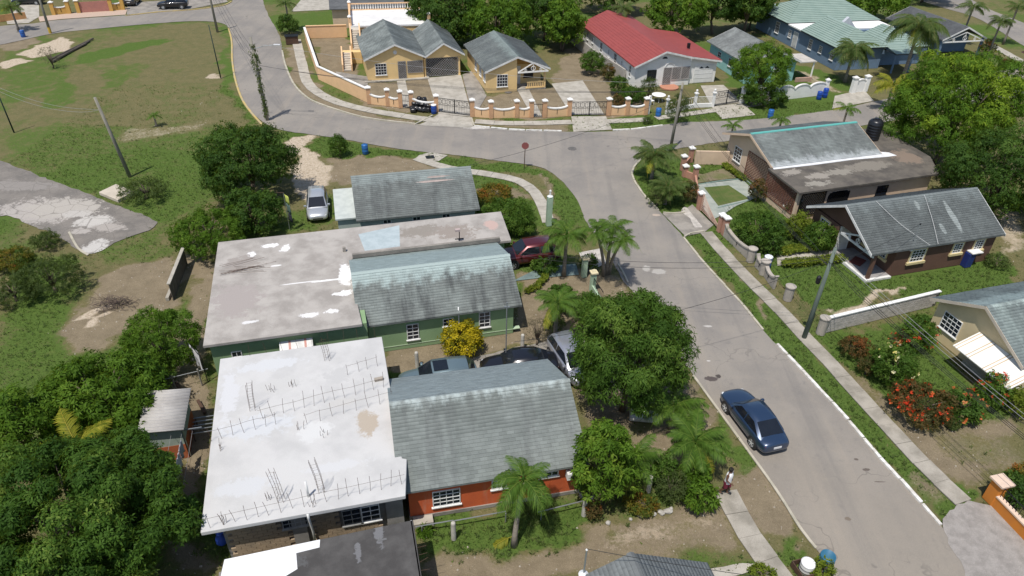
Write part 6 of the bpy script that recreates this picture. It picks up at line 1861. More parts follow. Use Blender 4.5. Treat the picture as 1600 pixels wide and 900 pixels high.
for i, (u, v, z) in enumerate(bag_pos):
    bm_b = bmesh.new(); bmesh.ops.create_icosphere(bm_b, subdivisions=3, radius=.36)
    for vt in bm_b.verts:
        k = 1 + .13 * math.sin(vt.co.x * 11 + i) * math.cos(vt.co.y * 9 + i * 2) + .08 * math.sin(vt.co.z * 17 + i)
        vt.co *= k; vt.co.z = max(vt.co.z * .85, -.24)
        if vt.co.z > .26: vt.co.x *= .55; vt.co.y *= .55
    me = bpy.data.meshes.new('rubbish_bag'); bm_b.to_mesh(me); bm_b.free(); me.materials.append(bagm)
    me.polygons.foreach_set('use_smooth', [True] * len(me.polygons))
    o = link(bpy.data.objects.new('rubbish_bag', me)); o.location = P(u, v) + Vector((0, 0, .24 + z)); o.rotation_euler = (0, 0, i)
    tag(o, 'full black rubbish bag in the heap before the peach wall', 'bag', 'black rubbish bags in the heap')
# white table and chair in the red roofed house's garden
tb = empty('garden_table', P(1028, 158), 0, 'round white garden table behind the blue barrel', 'table')
MB().lathe([(.75, .72), (.78, .76), (.4, .80)], 20).build('table_top', white_paint, tb)
for k in range(4): MB().tube([(.3 * math.cos(k * 1.57), .3 * math.sin(k * 1.57), .73), (.5 * math.cos(k * 1.57), .5 * math.sin(k * 1.57), 0)], .03, 6).build('leg', white_paint, tb)
ch = empty('plastic_chair', P(1017, 163), .6, 'white plastic chair left of the round garden table', 'chair')
MB().box(-.25, .25, -.25, .25, .42, .46).build('seat', white_paint, ch); MB().box(-.25, .25, .22, .26, .46, .9).build('backrest', white_paint, ch)
for sx in (-.22, .22):
    for sy in (-.22, .22): MB().bar((sx, sy, 0), (sx, sy, .42), .04).build('leg', white_paint, ch)
# utility cabinet by the street bend
cb = empty('utility_box', P(457, 68), R(15), 'brown rusty utility box at the street bend', 'box')
MB().box(-.8, .8, -.5, .5, 0, 1.0).build('cabinet', rust, cb, bevel=.03); MB().box(-.88, .88, -.58, .58, 1.0, 1.08).build('cabinet_top', iron, cb)
# concrete slab cover in the field
o = MB().hexa([(-1.15, -.8, 0), (1.15, -.8, 0), (1.15, .8, 0), (-1.15, .8, 0), (-1.15, -.8, .3), (1.15, -.8, .3), (1.15, .8, .36), (-1.15, .8, .36)]).build('concrete_slab', surf('pale_slab_conc', (.50, .44, .36), (.42, .37, .30), 1.5), bevel=.03)
o.location = P(184, 305); o.rotation_euler = (0, .04, R(-28)); tag(o, 'raised pale concrete slab beside the leaning field pole', 'slab')
# clothes and cloths
clothw = surf('white_cloth', (.72, .72, .74), (.6, .6, .63), 2, .9)
def cloth(name, a, b, z0, z1, m, label, cat='laundry', wave=.06, group=None):
    a, b = Vector(a), Vector(b)
    d = b - a; nn = Vector((-d.y, d.x, 0)).normalized()
    V, F = [], []
    nx__, nz__ = 10, 6
    for j in range(nz__ + 1):
        for i in range(nx__ + 1):
            f, g_ = i / nx__, j / nz__
            p = a + d * f + nn * wave * math.sin(f * 14 + j * .3) * (1 - g_ * .8) + Vector((0, 0, z0 + (z1 - z0) * g_ + .05 * math.sin(f * 9) * (1 - g_)))
            V.append(tuple(p))
    for j in range(nz__):
        for i in range(nx__): F.append((j * (nx__ + 1) + i, j * (nx__ + 1) + i + 1, (j + 1) * (nx__ + 1) + i + 1, (j + 1) * (nx__ + 1) + i))
    mb = MB(); mb.v, mb.f = V, F
    o = mb.build(name, m, None, True, False)
    sm = o.modifiers.new('thickness', 'SOLIDIFY'); sm.thickness = .012
    return tag(o, label, cat, group)
pA, pB = P(322, 592), P(306, 575)
cloth('hanging_sheet', pA, pB, .5, 1.9, clothw, 'white sheet hanging by the back corner of green house')
lp = empty('clothes_post', P(325, 597), 0, 'thin post with cross bar holding the white sheet', 'post')
MB().tube([(0, 0, 0), (0, 0, 2.0)], .03, 6).build('shaft', iron, lp); MB().bar((-.05, 0, 1.95), (-.9, .9, 1.95), .04).build('cross_bar', iron, lp)
P1, P2 = P(298, 712), P(275, 842)
lc = [surf('cloth_grey', (.5, .5, .54)), clothw, surf('cloth_lilac', (.42, .38, .46)), surf('cloth_pale_blue', (.55, .6, .68)), clothw]
for i in range(5):
    f0, f1 = .12 + i * .16, .12 + i * .16 + .14
    cloth('hanging_sheet', P1.lerp(P2, f0), P1.lerp(P2, f1), 1.0 - .1 * (i % 2), 1.75, lc[i], ['grey cloth at the far end of the washing line by the slab house', 'white cloth second on the washing line by the slab house', 'lilac cloth in the middle of the washing line', 'pale blue cloth fourth on the washing line', 'white cloth at the near end of the washing line'][i], 'laundry', .05, 'washing on the line')
for nm, pt, lab in (('a', P1, 'far T shaped washing line post beside the shed'), ('b', P2, 'near T shaped washing line post by the big tree')):
    o = empty('clothes_post', pt, R(15), lab, 'post')
    MB().tube([(0, 0, 0), (0, 0, 1.85)], .035, 8).build('shaft', galv, o); MB().bar((-.7, 0, 1.8), (.9, 0, 1.8), .05).build('cross_bar', galv, o)
o = empty('washing_line', P1, 0, 'thin washing line strung between two T posts', 'wire')
for s_ in (-.5, 0, .5): MB().tube([Vector((s_, 0, 1.78)), (P2 - P1) * .5 + Vector((s_, 0, 1.68)), P2 - P1 + Vector((s_, 0, 1.78))], .008, 4).build('strand', greycable, o)
fl = empty('flag_pole', P(453, 360), 0, 'leaning pole with draped flag behind the flat roofed house', 'flag')
MB().tube([(0, 0, 0), (0, 0, 3.2)], .025, 6).build('shaft', galv, fl); MB().bar((-.5, 0, 3.2), (.05, 0, 3.2), .04).build('cross_bar', rust, fl)
for k, (z0, z1, c) in enumerate(((2.4, 3.1, (.5, .55, .12)), (1.6, 2.4, (.10, .16, .13)), (.9, 1.6, (.03, .03, .045)))):
    mb = MB(); V = []
    for j in range(4):
        for i in range(5): V.append((.06 + i * .07, .05 * math.sin(i * 2 + j), z0 + (z1 - z0) * j / 3 - i * .06))
    mb.v = V; mb.f = [(j * 5 + i, j * 5 + i + 1, j * 5 + i + 6, j * 5 + i + 5) for j in range(3) for i in range(4)]
    o = mb.build('flag_band', plain('flag_%d' % k, c, .8), fl, True, False); o.modifiers.new('t', 'SOLIDIFY').thickness = .01
# blue sack at the corner of the slab house
o = MB().lathe([(.18, 0), (.26, .15), (.24, .4), (.12, .6), (.16, .7)], 12).build('sack', plain('blue_tarp', (.03, .08, .42), .5), None, True); o.location = P(348, 848); tag(o, 'bright blue sack against the front left slab corner', 'sack')
# fence posts and rails
cpost = surf('concrete_post', (.48, .46, .41), (.38, .36, .32), 3, .9)
FP = [((652, 573), 1.1, 'concrete fence post on the strip between green and orange houses'), ((709, 842), 1.15, 'round topped concrete fence post before the orange wall'), ((912, 805), 1.15, 'concrete fence post at the corner of orange house garden'), ((1013, 768), 1.1, 'pale concrete fence post among the shrubs'), ((816, 545), 1.1, 'weathered timber post by the bare shrub')]
for px, h, lab in FP:
    o = MB().lathe([(.12, 0), (.11, h - .06), (.09, h), (.03, h + .03)], 12).build('fence_post', cpost); o.location = P(*px); tag(o, lab, 'post', 'concrete fence posts')
fr2 = empty('pipe_rail', P(648, 850), 0, 'low pipe rail along the front garden of orange house', 'fence')
a_ = P(648, 850)
for p0_, p1_ in (((650, 835), (709, 826)), ((709, 826), (790, 812)), ((840, 812), (912, 795))):
    MB().tube([P(*p0_) - a_ + Vector((0, 0, .55)), P(*p1_) - a_ + Vector((0, 0, .6))], .03, 6).build('rail', galv, fr2)
for px in ((660, 836), (790, 815), (845, 812)): MB().tube([P(*px) - a_, P(*px) - a_ + Vector((0, 0, .6))], .03, 6).build('rail_post', galv, fr2)
# back yard bits: low posts, beam
for px0, px1, lab in (((276, 600), (290, 625), 'dark fallen timber beside the shed yard'), ((310, 628), (321, 648), 'rotten dark board leaning by the shed yard'),):
    o = MB().bar(Vector((0, 0, .1)), P(*px1) - P(*px0) + Vector((0, 0, .12)), .16, .14).build('timber', rust); o.location = P(*px0); tag(o, lab, 'timber')
yf = empty('yard_fence', P(262, 612), 0, 'thin post and rail fence behind the shed', 'fence')
for px in ((276, 612), (316, 602)): MB().tube([P(*px) - P(262, 612), P(*px) - P(262, 612) + Vector((0, 0, 1.2))], .05, 6).build('fence_post', wood, yf)
MB().tube([P(262, 612) - P(262, 612) + Vector((0, 0, .9)), P(330, 595) - P(262, 612) + Vector((0, 0, .9))], .02, 5).build('rail', galv, yf)
# rails (stacked rebar shadow rack) between shed and slab
rk = empty('metal_rack', P(302, 690), R(15), 'set of pale metal rails beside the shed', 'rack')
for k in range(5): MB().bar((0, k * .28, .55), (1.6, k * .28, .55), .04).build('rail', galv, rk)
for x in (.1, 1.5): MB().bar((x, -.05, .5), (x, 1.2, .5), .05).build('cross_bar', rust, rk)
for x, y in ((.1, 0), (1.5, 0), (.1, 1.1), (1.5, 1.1)): MB().bar((x, y, 0), (x, y, .5), .05).build('leg', rust, rk)
# poles lying in the field
for k, (p0_, p1_) in enumerate((((80, 95), (146, 62)), ((83, 98), (140, 66)), ((90, 93), (135, 70)))):
    o = MB().tube([Vector((0, 0, .16)), P(*p1_) - P(*p0_) + Vector((0, 0, .16))], [.14, .11], 8).build('felled_pole', surf('dark_felled_wood', (.07, .06, .05), (.11, .09, .075), 5)); o.location = P(*p0_)
    tag(o, 'dark felled wooden pole lying in the field', 'pole', 'felled poles in the field')
# brush pile
V = MB()
rr_ = random.Random(5)
for k in range(150):
    a0 = Vector((rr_.gauss(0, .55), rr_.gauss(0, .4), rr_.uniform(0, .35)))
    dr = Vector((rr_.uniform(-1, 1), rr_.uniform(-1, 1), rr_.uniform(-.2, .5))).normalized() * rr_.uniform(.3, .9)
    V.tube([a0, a0 + dr * .5 + Vector((0, 0, .04)), a0 + dr], [.02, .014, .006], 4, False)
o = V.build('brush_pile', surf('dry_twigs', (.13, .095, .075), (.09, .07, .06), 5)); o.location = P(178, 477); tag(o, 'heap of dry brown twigs on the bare patch', 'brush pile', kind='stuff')
# loose white stones along the lower garden border, rubble in the dirt
stone_m = surf('pale_stone', (.44, .42, .38), (.32, .30, .27), 4, .9, .3, .12)
rr_ = random.Random(9)
def stone(p, r, label, group, m=None):
    bm_b = bmesh.new(); bmesh.ops.create_icosphere(bm_b, subdivisions=2, radius=r)
    sx, sy = rr_.uniform(.8, 1.3), rr_.uniform(.7, 1.1)
    for vt in bm_b.verts:
        k = rr_.uniform(.82, 1.15); vt.co.x *= sx * k; vt.co.y *= sy * k; vt.co.z *= .7 * k
    me = bpy.data.meshes.new('stone'); bm_b.to_mesh(me); bm_b.free(); me.materials.append(m or stone_m)
    o = link(bpy.data.objects.new('stone', me)); o.location = p + Vector((0, 0, r * .35)); o.rotation_euler = (0, 0, rr_.uniform(0, 6))
    tag(o, label, 'stone', group)
for u, v, r in ((950,818,.13), (985,812,.10), (1000,806,.11), (1022,804,.12), (1033,802,.16), (1043,800,.18), (1048,796,.13), (925,778,.12), (908,775,.15), (665,836,.14)):
    stone(P(u, v), r, 'pale stone in the broken row edging the lower garden', 'stones edging the lower garden')
for u, v, r in ((85,660,.3), (92,655,.25), (98,668,.35), (105,660,.28), (95,680,.3), (88,675,.22), (108,672,.25), (102,650,.2)):
    stone(P(u, v), r, 'chunk of pale rubble among the trees at lower left', 'rubble at the lower left')
o = MB().hexa([(-.8, -.4, 0), (.8, -.4, 0), (.8, .4, 0), (-.8, .4, 0), (-.75, -.35, .18), (.7, -.38, .14), (.75, .35, .2), (-.7, .38, .24)]).build('white_slab', surf('white_stone_slab', (.72, .71, .68), (.6, .59, .56), 3), bevel=.05); o.location = P(1006, 652); o.rotation_euler = (0, 0, -.1); tag(o, 'white slab lying in the shade of the mango tree', 'slab')
# brown house: porch mat, blue bin with slab lid
o = MB().box(-.55, .55, -.4, .4, .172, .24).build('porch_mat', surf('red_mat', (.16, .045, .035), (.10, .03, .03), 6)); o.location = (Matrix.Translation(D.o) @ Matrix.Rotation(D.a, 4, 'Z')) @ Vector((.95, 2.2, 0)); o.rotation_euler = (0, 0, D.a + .5); tag(o, 'dark red mat on the porch of the brown house', 'mat')
bn = empty('blue_bin', P(1507, 415), D.a, 'tall blue bin under a white ledge against the brown house', 'bin')
MB().box(-.28, .28, -.3, .2, 0, 1.15).build('bin_body', plain('dark_blue_plastic', (.015, .03, .16), .4), bn, bevel=.03); MB().box(-.2, .75, -.4, .25, 1.2, 1.27).build('ledge', cap_w, bn); MB().bar((.6, 0, 0), (.6, 0, 1.2), .06).build('ledge_post', cap_w, bn)

# ================================================================== PERSON on the sidewalk
def person(loc, rz):
    root = empty('person', loc, rz, 'person in white sleeveless top and maroon shorts walking on sidewalk', 'person')
    J_ = {'pel': (0, 0, .86), 'spi': (.02, 0, 1.06), 'che': (.03, 0, 1.26), 'nek': (.03, 0, 1.42), 'hed': (.05, 0, 1.52), 'top': (.05, 0, 1.64),
          'shl': (.02, .17, 1.35), 'ell': (-.10, .22, 1.10), 'wrl': (.02, .24, .90), 'hal': (.07, .24, .82),
          'shr': (.02, -.17, 1.35), 'elr': (.03, -.24, 1.10), 'wrr': (.20, -.22, 1.02), 'har': (.28, -.21, 1.02),
          'hil': (0, .09, .82), 'knl': (.14, .10, .47), 'anl': (.05, .10, .08), 'tol': (.22, .11, .03),
          'hir': (0, -.09, .82), 'knr': (.02, -.10, .46), 'anr': (-.20, -.10, .12), 'tor': (-.06, -.11, .04)}
    E_dg = [('pel', 'spi'), ('spi', 'che'), ('che', 'nek'), ('nek', 'hed'), ('hed', 'top'), ('che', 'shl'), ('shl', 'ell'), ('ell', 'wrl'), ('wrl', 'hal'), ('che', 'shr'), ('shr', 'elr'), ('elr', 'wrr'), ('wrr', 'har'), ('pel', 'hil'), ('hil', 'knl'), ('knl', 'anl'), ('anl', 'tol'), ('pel', 'hir'), ('hir', 'knr'), ('knr', 'anr'), ('anr', 'tor')]
    Rr = {'pel': (.13, .15), 'spi': (.11, .13), 'che': (.12, .15), 'nek': (.055, .055), 'hed': (.09, .08), 'top': (.075, .07), 'shl': (.06, .06), 'shr': (.06, .06), 'ell': (.042, .042), 'elr': (.042, .042), 'wrl': (.03, .03), 'wrr': (.03, .03), 'hal': (.04, .025), 'har': (.04, .025), 'hil': (.09, .09), 'hir': (.09, .09), 'knl': (.06, .06), 'knr': (.06, .06), 'anl': (.042, .042), 'anr': (.042, .042), 'tol': (.035, .04), 'tor': (.035, .04)}
    nm = list(J_)
    me = bpy.data.meshes.new('body')
    me.from_pydata([J_[k] for k in nm], [(nm.index(a), nm.index(b)) for a, b in E_dg], [])
    skin = surf('brown_skin', (.13, .065, .04), (.11, .055, .035), 4, .55)
    me.materials.append(skin)
    o = link(bpy.data.objects.new('body', me), root)
    o.modifiers.new('skin', 'SKIN')
    for i, k in enumerate(nm):
        sv = me.skin_vertices[0].data[i]; sv.radius = Rr[k]; sv.use_root = (k == 'pel')
    sb = o.modifiers.new('sub', 'SUBSURF'); sb.levels = 1; sb.render_levels = 2
    def loft(name, rings, m):
        V, F, n = [], [], 14
        for cx, cy, z, rx, ry in rings:
            V += [(cx + rx * math.cos(2 * math.pi * k / n), cy + ry * math.sin(2 * math.pi * k / n), z) for k in range(n)]
        for i in range(len(rings) - 1):
            for k in range(n): F.append((i * n + k, i * n + (k + 1) % n, (i + 1) * n + (k + 1) % n, (i + 1) * n + k))
        mb = MB(); mb.v, mb.f = V, F
        return mb.build(name, m, root, True)
    loft('sleeveless_top', [(.01, 0, .80, .16, .19), (.02, 0, .95, .15, .175), (.025, 0, 1.1, .145, .175), (.03, 0, 1.25, .15, .195), (.025, 0, 1.36, .12, .19), (.03, 0, 1.42, .07, .09)], surf('white_top', (.78, .78, .78), (.7, .7, .7), 4))
    sm_ = surf('maroon_shorts', (.16, .02, .04), (.13, .018, .035), 4)
    loft('shorts', [(0, 0, .90, .15, .18), (.0, 0, .78, .165, .20), (.01, 0, .72, .15, .195)], sm_)
    for s, (kx, ky) in ((1, (.10, .10)), (-1, (.015, -.10))):
        loft('shorts_leg', [(.0, s * .09, .80, .11, .105), (kx * .5, s * .10, .66, .105, .10), (kx, s * .105, .52, .10, .095)], sm_)
    bm_b = bmesh.new(); bmesh.ops.create_icosphere(bm_b, subdivisions=2, radius=.115)
    for vt in bm_b.verts: vt.co.z *= .85
    hm = bpy.data.meshes.new('hair'); bm_b.to_mesh(hm); bm_b.free(); hm.materials.append(surf('dark_hair', (.012, .01, .009), (.02, .016, .014), 9))
    h = link(bpy.data.objects.new('hair', hm), root); h.location = (.025, 0, 1.61)
    MB().obox((.155, 0, 1.53), (.02, 0, 0), (0, .015, 0), (0, 0, .025)).build('nose', skin, root)
    for s in (-1, 1):
        MB().lathe([(.001, -.012), (.012, 0), (.001, .012)], 8, (.135, s * .035, 1.565)).build('eye', plain('eye_white', (.7, .7, .7), .3), root)
        for f in range(4):
            hx, hy, hz = J_['hal'] if s > 0 else J_['har']
            MB().tube([(hx, hy + (f - 1.5) * .018, hz), (hx + .05, hy + (f - 1.5) * .02, hz - .02), (hx + .07, hy + (f - 1.5) * .02, hz - .05)], .009, 5).build('finger', skin, root)
        MB().tube([(hx - .02, hy - s * .03, hz + .02), (hx + .03, hy - s * .06, hz)], .010, 5).build('thumb', skin, root)
        a_n = J_['tol'] if s > 0 else J_['tor']
        MB().obox((a_n[0] - .08, a_n[1], .045), (.14, 0, 0), (0, .05, 0), (0, 0, .04)).build('shoe', tyre_m, root, bevel=.02)
    return root
person(P(1131, 771), R(-40)).scale = (1.08, 1.08, 1.08)
# ================================================================== PLANTS
bark = surf('tree_bark', (.16, .125, .095), (.11, .09, .07), 5, .95, .4, .15, 'obj', stretch=(1, 1, .3))
LEAF = {
 'deep': leafmat('leaf_deep', (.036, .084, .013), (.075, .15, .022), (.19, .27, .05)),
 'mango': leafmat('leaf_mango', (.040, .088, .013), (.075, .145, .022), (.14, .22, .036)),
 'lime': leafmat('leaf_lime', (.055, .115, .012), (.105, .195, .02), (.19, .28, .035)),
 'sunny': leafmat('leaf_sunny', (.050, .11, .012), (.095, .185, .018), (.24, .34, .03)),
 'dark': leafmat('leaf_dark', (.034, .075, .014), (.064, .125, .022), (.125, .20, .038)),
 'olive': leafmat('leaf_olive', (.045, .070, .020), (.080, .112, .034), (.155, .18, .06)),
 'yellow': leafmat('leaf_yellow', (.16, .16, .012), (.46, .36, .015), (.64, .50, .03)),
 'croton': leafmat('leaf_croton', (.06, .11, .02), (.17, .14, .022), (.34, .13, .03)),
 'hedge': leafmat('leaf_hedge', (.085, .13, .015), (.17, .22, .024), (.30, .32, .045)),
 'rust': leafmat('leaf_rust', (.05, .075, .02), (.12, .085, .033), (.28, .09, .03)),
 'dry': leafmat('leaf_dry', (.08, .065, .045), (.12, .10, .07), (.18, .15, .11)),
}
PALM = {
 'green': leafmat('palm_green', (.042, .092, .014), (.085, .16, .024), (.17, .25, .045), .35, .5),
 'yellow': leafmat('palm_yellow', (.11, .15, .015), (.27, .27, .03), (.46, .40, .06), .4, .5),
 'dull': leafmat('palm_dull', (.045, .078, .02), (.082, .128, .034), (.19, .19, .065), .35, .5),
}
flower_m = {'red': leafmat('petal_red', (.45, .03, .012), (.55, .06, .02), (.60, .14, .04), .2, .5), 'orange': leafmat('petal_orange', (.42, .10, .03), (.5, .16, .05), (.55, .25, .1), .2, .5),
            'white': leafmat('petal_white', (.7, .68, .62), (.75, .74, .7), (.78, .78, .76), .2, .5), 'yellow': leafmat('petal_yellow', (.6, .5, .12), (.65, .6, .3), (.7, .66, .45), .2, .5)}
def norm(a): return a / np.maximum(np.linalg.norm(a, axis=-1, keepdims=True), 1e-9)
def rosettes(r, pts, nrm, k, ln, wd, tone, droop=.25, lo=-.35, hi=.75):
    """k leaves round every point; each leaf a folded blade with its own value"""
    N = len(pts)
    up = np.tile(np.array([0., 0., 1.]), (N, 1))
    t1 = norm(np.cross(nrm, up + r.normal(0, .2, (N, 3))))
    t2 = np.cross(nrm, t1)
    az = r.random((N, 1)) * 6.28 + np.arange(k)[None] * 6.283 / k + r.normal(0, .35, (N, k))
    el = r.uniform(lo, hi, (N, k))
    d = (np.cos(el) * np.cos(az))[..., None] * t1[:, None] + (np.cos(el) * np.sin(az))[..., None] * t2[:, None] + np.sin(el)[..., None] * nrm[:, None]
    d[..., 2] -= droop * r.uniform(.3, 1.2, (N, k))
    d = norm(d)
    L = ln * r.uniform(.7, 1.2, (N, k, 1)); W = wd * r.uniform(.75, 1.2, (N, k, 1))
    sd = norm(np.cross(d, nrm[:, None] + r.normal(0, .25, (N, k, 3))))
    p = pts[:, None] + d * L * .08
    mid = p + d * L * .5 + np.array([0, 0, .03]) * L
    tip = p + d * L; tip[..., 2] -= droop * L[..., 0] * .45
    V = np.stack([p, mid - sd * W * .5, tip, mid + sd * W * .5], 2).reshape(-1, 3)
    Q = np.arange(len(V)).reshape(-1, 4)
    T = np.repeat(np.clip(tone[:, None] + r.normal(0, .13, (N, k)), 0, 1).reshape(-1), 4)
    return V, Q, T
def clump_points(r, rx, ry, rz, ncl, cr, npts, flat=-.55, box=False):
    """points on the outside of many leaf clumps that fill an uneven crown"""
    if box:
        c = r.uniform(-1, 1, (ncl, 3)) * np.array([rx, ry, rz])
    else:
        fi = np.arange(ncl) + .5
        zf = 1 - 1.62 * fi / ncl
        d = np.stack([np.sqrt(np.maximum(1 - zf ** 2, 0)) * np.cos(2.39996 * fi), np.sqrt(np.maximum(1 - zf ** 2, 0)) * np.sin(2.39996 * fi), zf], -1)
        d = norm(d + r.normal(0, .13, (ncl, 3)))
        rad = np.where(r.random((ncl, 1)) < .8, r.uniform(.84, 1.06, (ncl, 1)), r.uniform(.4, .85, (ncl, 1)))
        lob = 1 + .07 * np.sin(3 * np.arctan2(d[:, 1], d[:, 0]) + r.uniform(0, 6))[:, None] + .05 * np.sin(5 * np.arctan2(d[:, 1], d[:, 0]) + r.uniform(0, 6))[:, None]
        c = d * rad * lob * np.array([rx - cr * .75, ry - cr * .75, rz - cr * .75])
        c[:, 2] = np.where(c[:, 2] < flat * rz, flat * rz + r.uniform(0, .3, ncl) * rz, c[:, 2])
    ct = np.clip(r.normal(.42, .2, ncl), 0, 1)
    crr = cr * r.uniform(.6, 1.25, ncl)
    w = r.integers(0, ncl, npts)
    dn = norm(r.normal(0, 1, (npts, 3)) + np.array([0, 0, .35]) + (norm(c[w]) * .35 if not box else 0))
    pts = c[w] + dn * (crr[w] * r.uniform(.4, 1.0, npts) ** .8 * r.choice([1., 1., 1., 1.22], npts))[:, None] * np.array([1, 1, .8])
    # keep what can be seen of the crown: drop points buried in its middle
    q = np.linalg.norm(pts / np.array([rx, ry, rz]), axis=1)
    keep = (q > .5) | (r.random(npts) < .2) if not box else np.ones(npts, bool)
    return pts[keep], dn[keep], ct[w][keep], c
def leaf_obj(name, V, Q, T, m, parent):
    me = fast_mesh(name, V, Q, m, {'tone': ('FLOAT', T)})
    return link(bpy.data.objects.new(name, me), parent)
KIND = {  # leaf material, leaves per rosette, length, width, clump radius (share of crown), points per m2, droop
 'mango': ('mango', 7, .27, .065, .23, 30, .45), 'sunny': ('sunny', 7, .28, .085, .20, 24, .4), 'dark': ('dark', 6, .23, .10, .22, 26, .3),
 'fine': ('lime', 7, .15, .055, .17, 48, .15), 'lime': ('lime', 7, .24, .085, .22, 28, .4), 'olive': ('olive', 6, .13, .045, .22, 42, .15),
 'big': ('deep', 7, .19, .07, .15, 55, .3), 'bush': ('mango', 6, .16, .07, .30, 48, .15), 'yellow': ('yellow', 6, .20, .085, .28, 42, .1), 'croton': ('croton', 6, .17, .06, .3, 50, .1),
 'rust': ('rust', 6, .15, .06, .3, 55, .1), 'far': ('dark', 6, .40, .19, .24, 9, .3), 'farlime': ('lime', 6, .40, .18, .22, 9, .3), 'hedge': ('hedge', 6, .13, .06, .3, 60, .1), 'dry': ('dry', 4, .12, .03, .3, 20, .1),
}
def crown_fit(u0, v0, u1, v1, clear, squash=1.0):
    """size and place of a rounded crown that fills an outline in the picture"""
    zc = clear + 1.5
    for _ in range(12):
        c = P((u0 + u1) / 2, (v0 + v1) / 2, zc)
        dd = depth(c)
        rx = (u1 - u0) / 2 * dd / FPX
        hh = (v1 - v0) / 2 * dd / FPX
        th = math.atan2(CAM_H - zc, math.hypot(c.x, c.y))
        ry = rx * .95
        q2 = hh * hh - (ry * math.sin(th)) ** 2
        if q2 < (.38 * rx * math.cos(th)) ** 2:
            rz = .42 * rx
            ry = max(.5 * rx, math.sqrt(max(hh * hh - (rz * math.cos(th)) ** 2, .01)) / math.sin(th))
        else: rz = math.sqrt(q2) / math.cos(th)
        rz = min(rz, 1.5 * rx) * squash
        zc = clear + rz * .9
    return c, rx, ry, rz
def trunk_mesh(r, rx, ry, rz, zc, c, rad):
    mb = MB()
    bend = r.uniform(-.15, .15, 2) * rx
    fork = Vector((bend[0], bend[1], max(.35, zc - rz * .65)))
    mb.tube([(0, 0, -.1), (bend[0] * .5, bend[1] * .5, fork.z * .5), fork], [rad * 1.25, rad, rad * .8], 9)
    for i in range(min(len(c), 12)):
        e = Vector((c[i][0], c[i][1], c[i][2] + zc))
        m_ = fork.lerp(e, .5) + Vector((0, 0, .12 * rz))
        mb.tube([fork - Vector((0, 0, .08)), m_, fork.lerp(e, .92)], [rad * .5, rad * .3, rad * .1], 6)
    return mb
seedc = [100]
def tree(box, clear, kind, label, name='tree', cat='tree', group=None, dens=1.0, squash=1.0, flowers=None, nfl=0, cr=None, maxpts=9000):
    seedc[0] += 1
    r = np.random.default_rng(seedc[0])
    lm_, k, ln, wd, cl, dn_, drp = KIND[kind]
    c, rx, ry, rz = crown_fit(*box, clear, squash)
    zc = c.z
    area = 4 * math.pi * ((rx * ry) ** 1.6 / 3 + (rx * rz) ** 1.6 / 3 + (ry * rz) ** 1.6 / 3) ** (1 / 1.6)
    npts = int(min(max(area * dn_ * dens, 160), maxpts))
    crad = (cr or cl) * 1.15 * (rx + ry + rz) / 3
    ncl = int(min(max(3.6 / (cl ** 2), 24), 130))
    pts, nr, tn, cc = clump_points(r, rx, ry, rz, ncl, crad, npts)
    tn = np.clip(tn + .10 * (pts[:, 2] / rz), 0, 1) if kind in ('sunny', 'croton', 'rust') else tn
    tn = np.clip(tn + r.uniform(-.14, .16), 0, 1)
    V, Q, T = rosettes(r, pts, nr, k, ln, wd, tn, drp)
    root = empty(name, (c.x, c.y, 0), 0, label, cat, group)
    V[:, 2] = np.maximum(V[:, 2] + zc, .02)
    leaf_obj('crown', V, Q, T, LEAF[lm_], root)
    trunk_mesh(r, rx, ry, rz, zc, cc, max(.04, min(.22, .05 * rx + .02))).build('trunk', bark, root, True)
    if flowers:
        wgt = tn ** 4 + 1e-4; sel = r.choice(len(pts), min(nfl, len(pts)), False, wgt / wgt.sum())
        sel = sel[nr[sel][:, 2] > -.1]
        V, Q, T = rosettes(r, pts[sel] + nr[sel] * .06, nr[sel], 6, .13, .10, r.random(len(sel)), 0, .0, .9)
        V[:, 2] += zc
        leaf_obj('flowers', V, Q, T, flower_m[flowers], root)['kind'] = 'stuff'
    return root
# ---- large trees
tree((888, 446, 1084, 652), .9, 'mango', 'large round mango tree between the street and orange house', 'mango_tree', dens=1.25, maxpts=9500)
tree((306, 188, 458, 318), .2, 'dark', 'dark broad tree at the edge of the field beside dirt track', dens=1.2)
tree((350, 290, 440, 372), .1, 'dark', 'lower dark leafy tree between the broad tree and silver hatchback')
tree((268, 322, 392, 404), .05, 'fine', 'bright green rounded shrub tree behind the flat roof', dens=1.0)
tree((190, 476, 312, 590), .1, 'fine', 'dense green shrub tree left of the flat roof corner', dens=1.0)
tree((62, 542, 262, 690), .4, 'lime', 'yellow green mango tree left of the corrugated shed', 'mango_tree', dens=1.2)
tree((-30, 600, 88, 740), .3, 'lime', 'glossy green tree at the left edge beside the rubble', dens=1.1)
tree((-60, 672, 292, 960), .8, 'big', 'huge dark green tree filling the lower left corner', 'spreading_tree', dens=1.9, maxpts=34000, cr=.165)
tree((120, 700, 262, 800), .9, 'big', 'small leaved dark tree below the shed', dens=.9, cr=.2)
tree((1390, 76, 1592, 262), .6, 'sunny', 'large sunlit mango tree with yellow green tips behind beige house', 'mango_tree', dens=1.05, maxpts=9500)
tree((1476, 195, 1660, 345), .3, 'dark', 'darker tree right of the sunlit mango tree', dens=.9, maxpts=8000)
tree((1560, 300, 1625, 330), .1, 'sunny', 'low yellow green shrub at the right edge under the dark tree', 'shrub', 'shrub')
tree((1140, 62, 1236, 150), .9, 'lime', 'light green tree before the turquoise house', dens=.8)
tree((890, 655, 1000, 800), .5, 'lime', 'loose green tree at the corner of the orange house', dens=1.0, cr=.2)
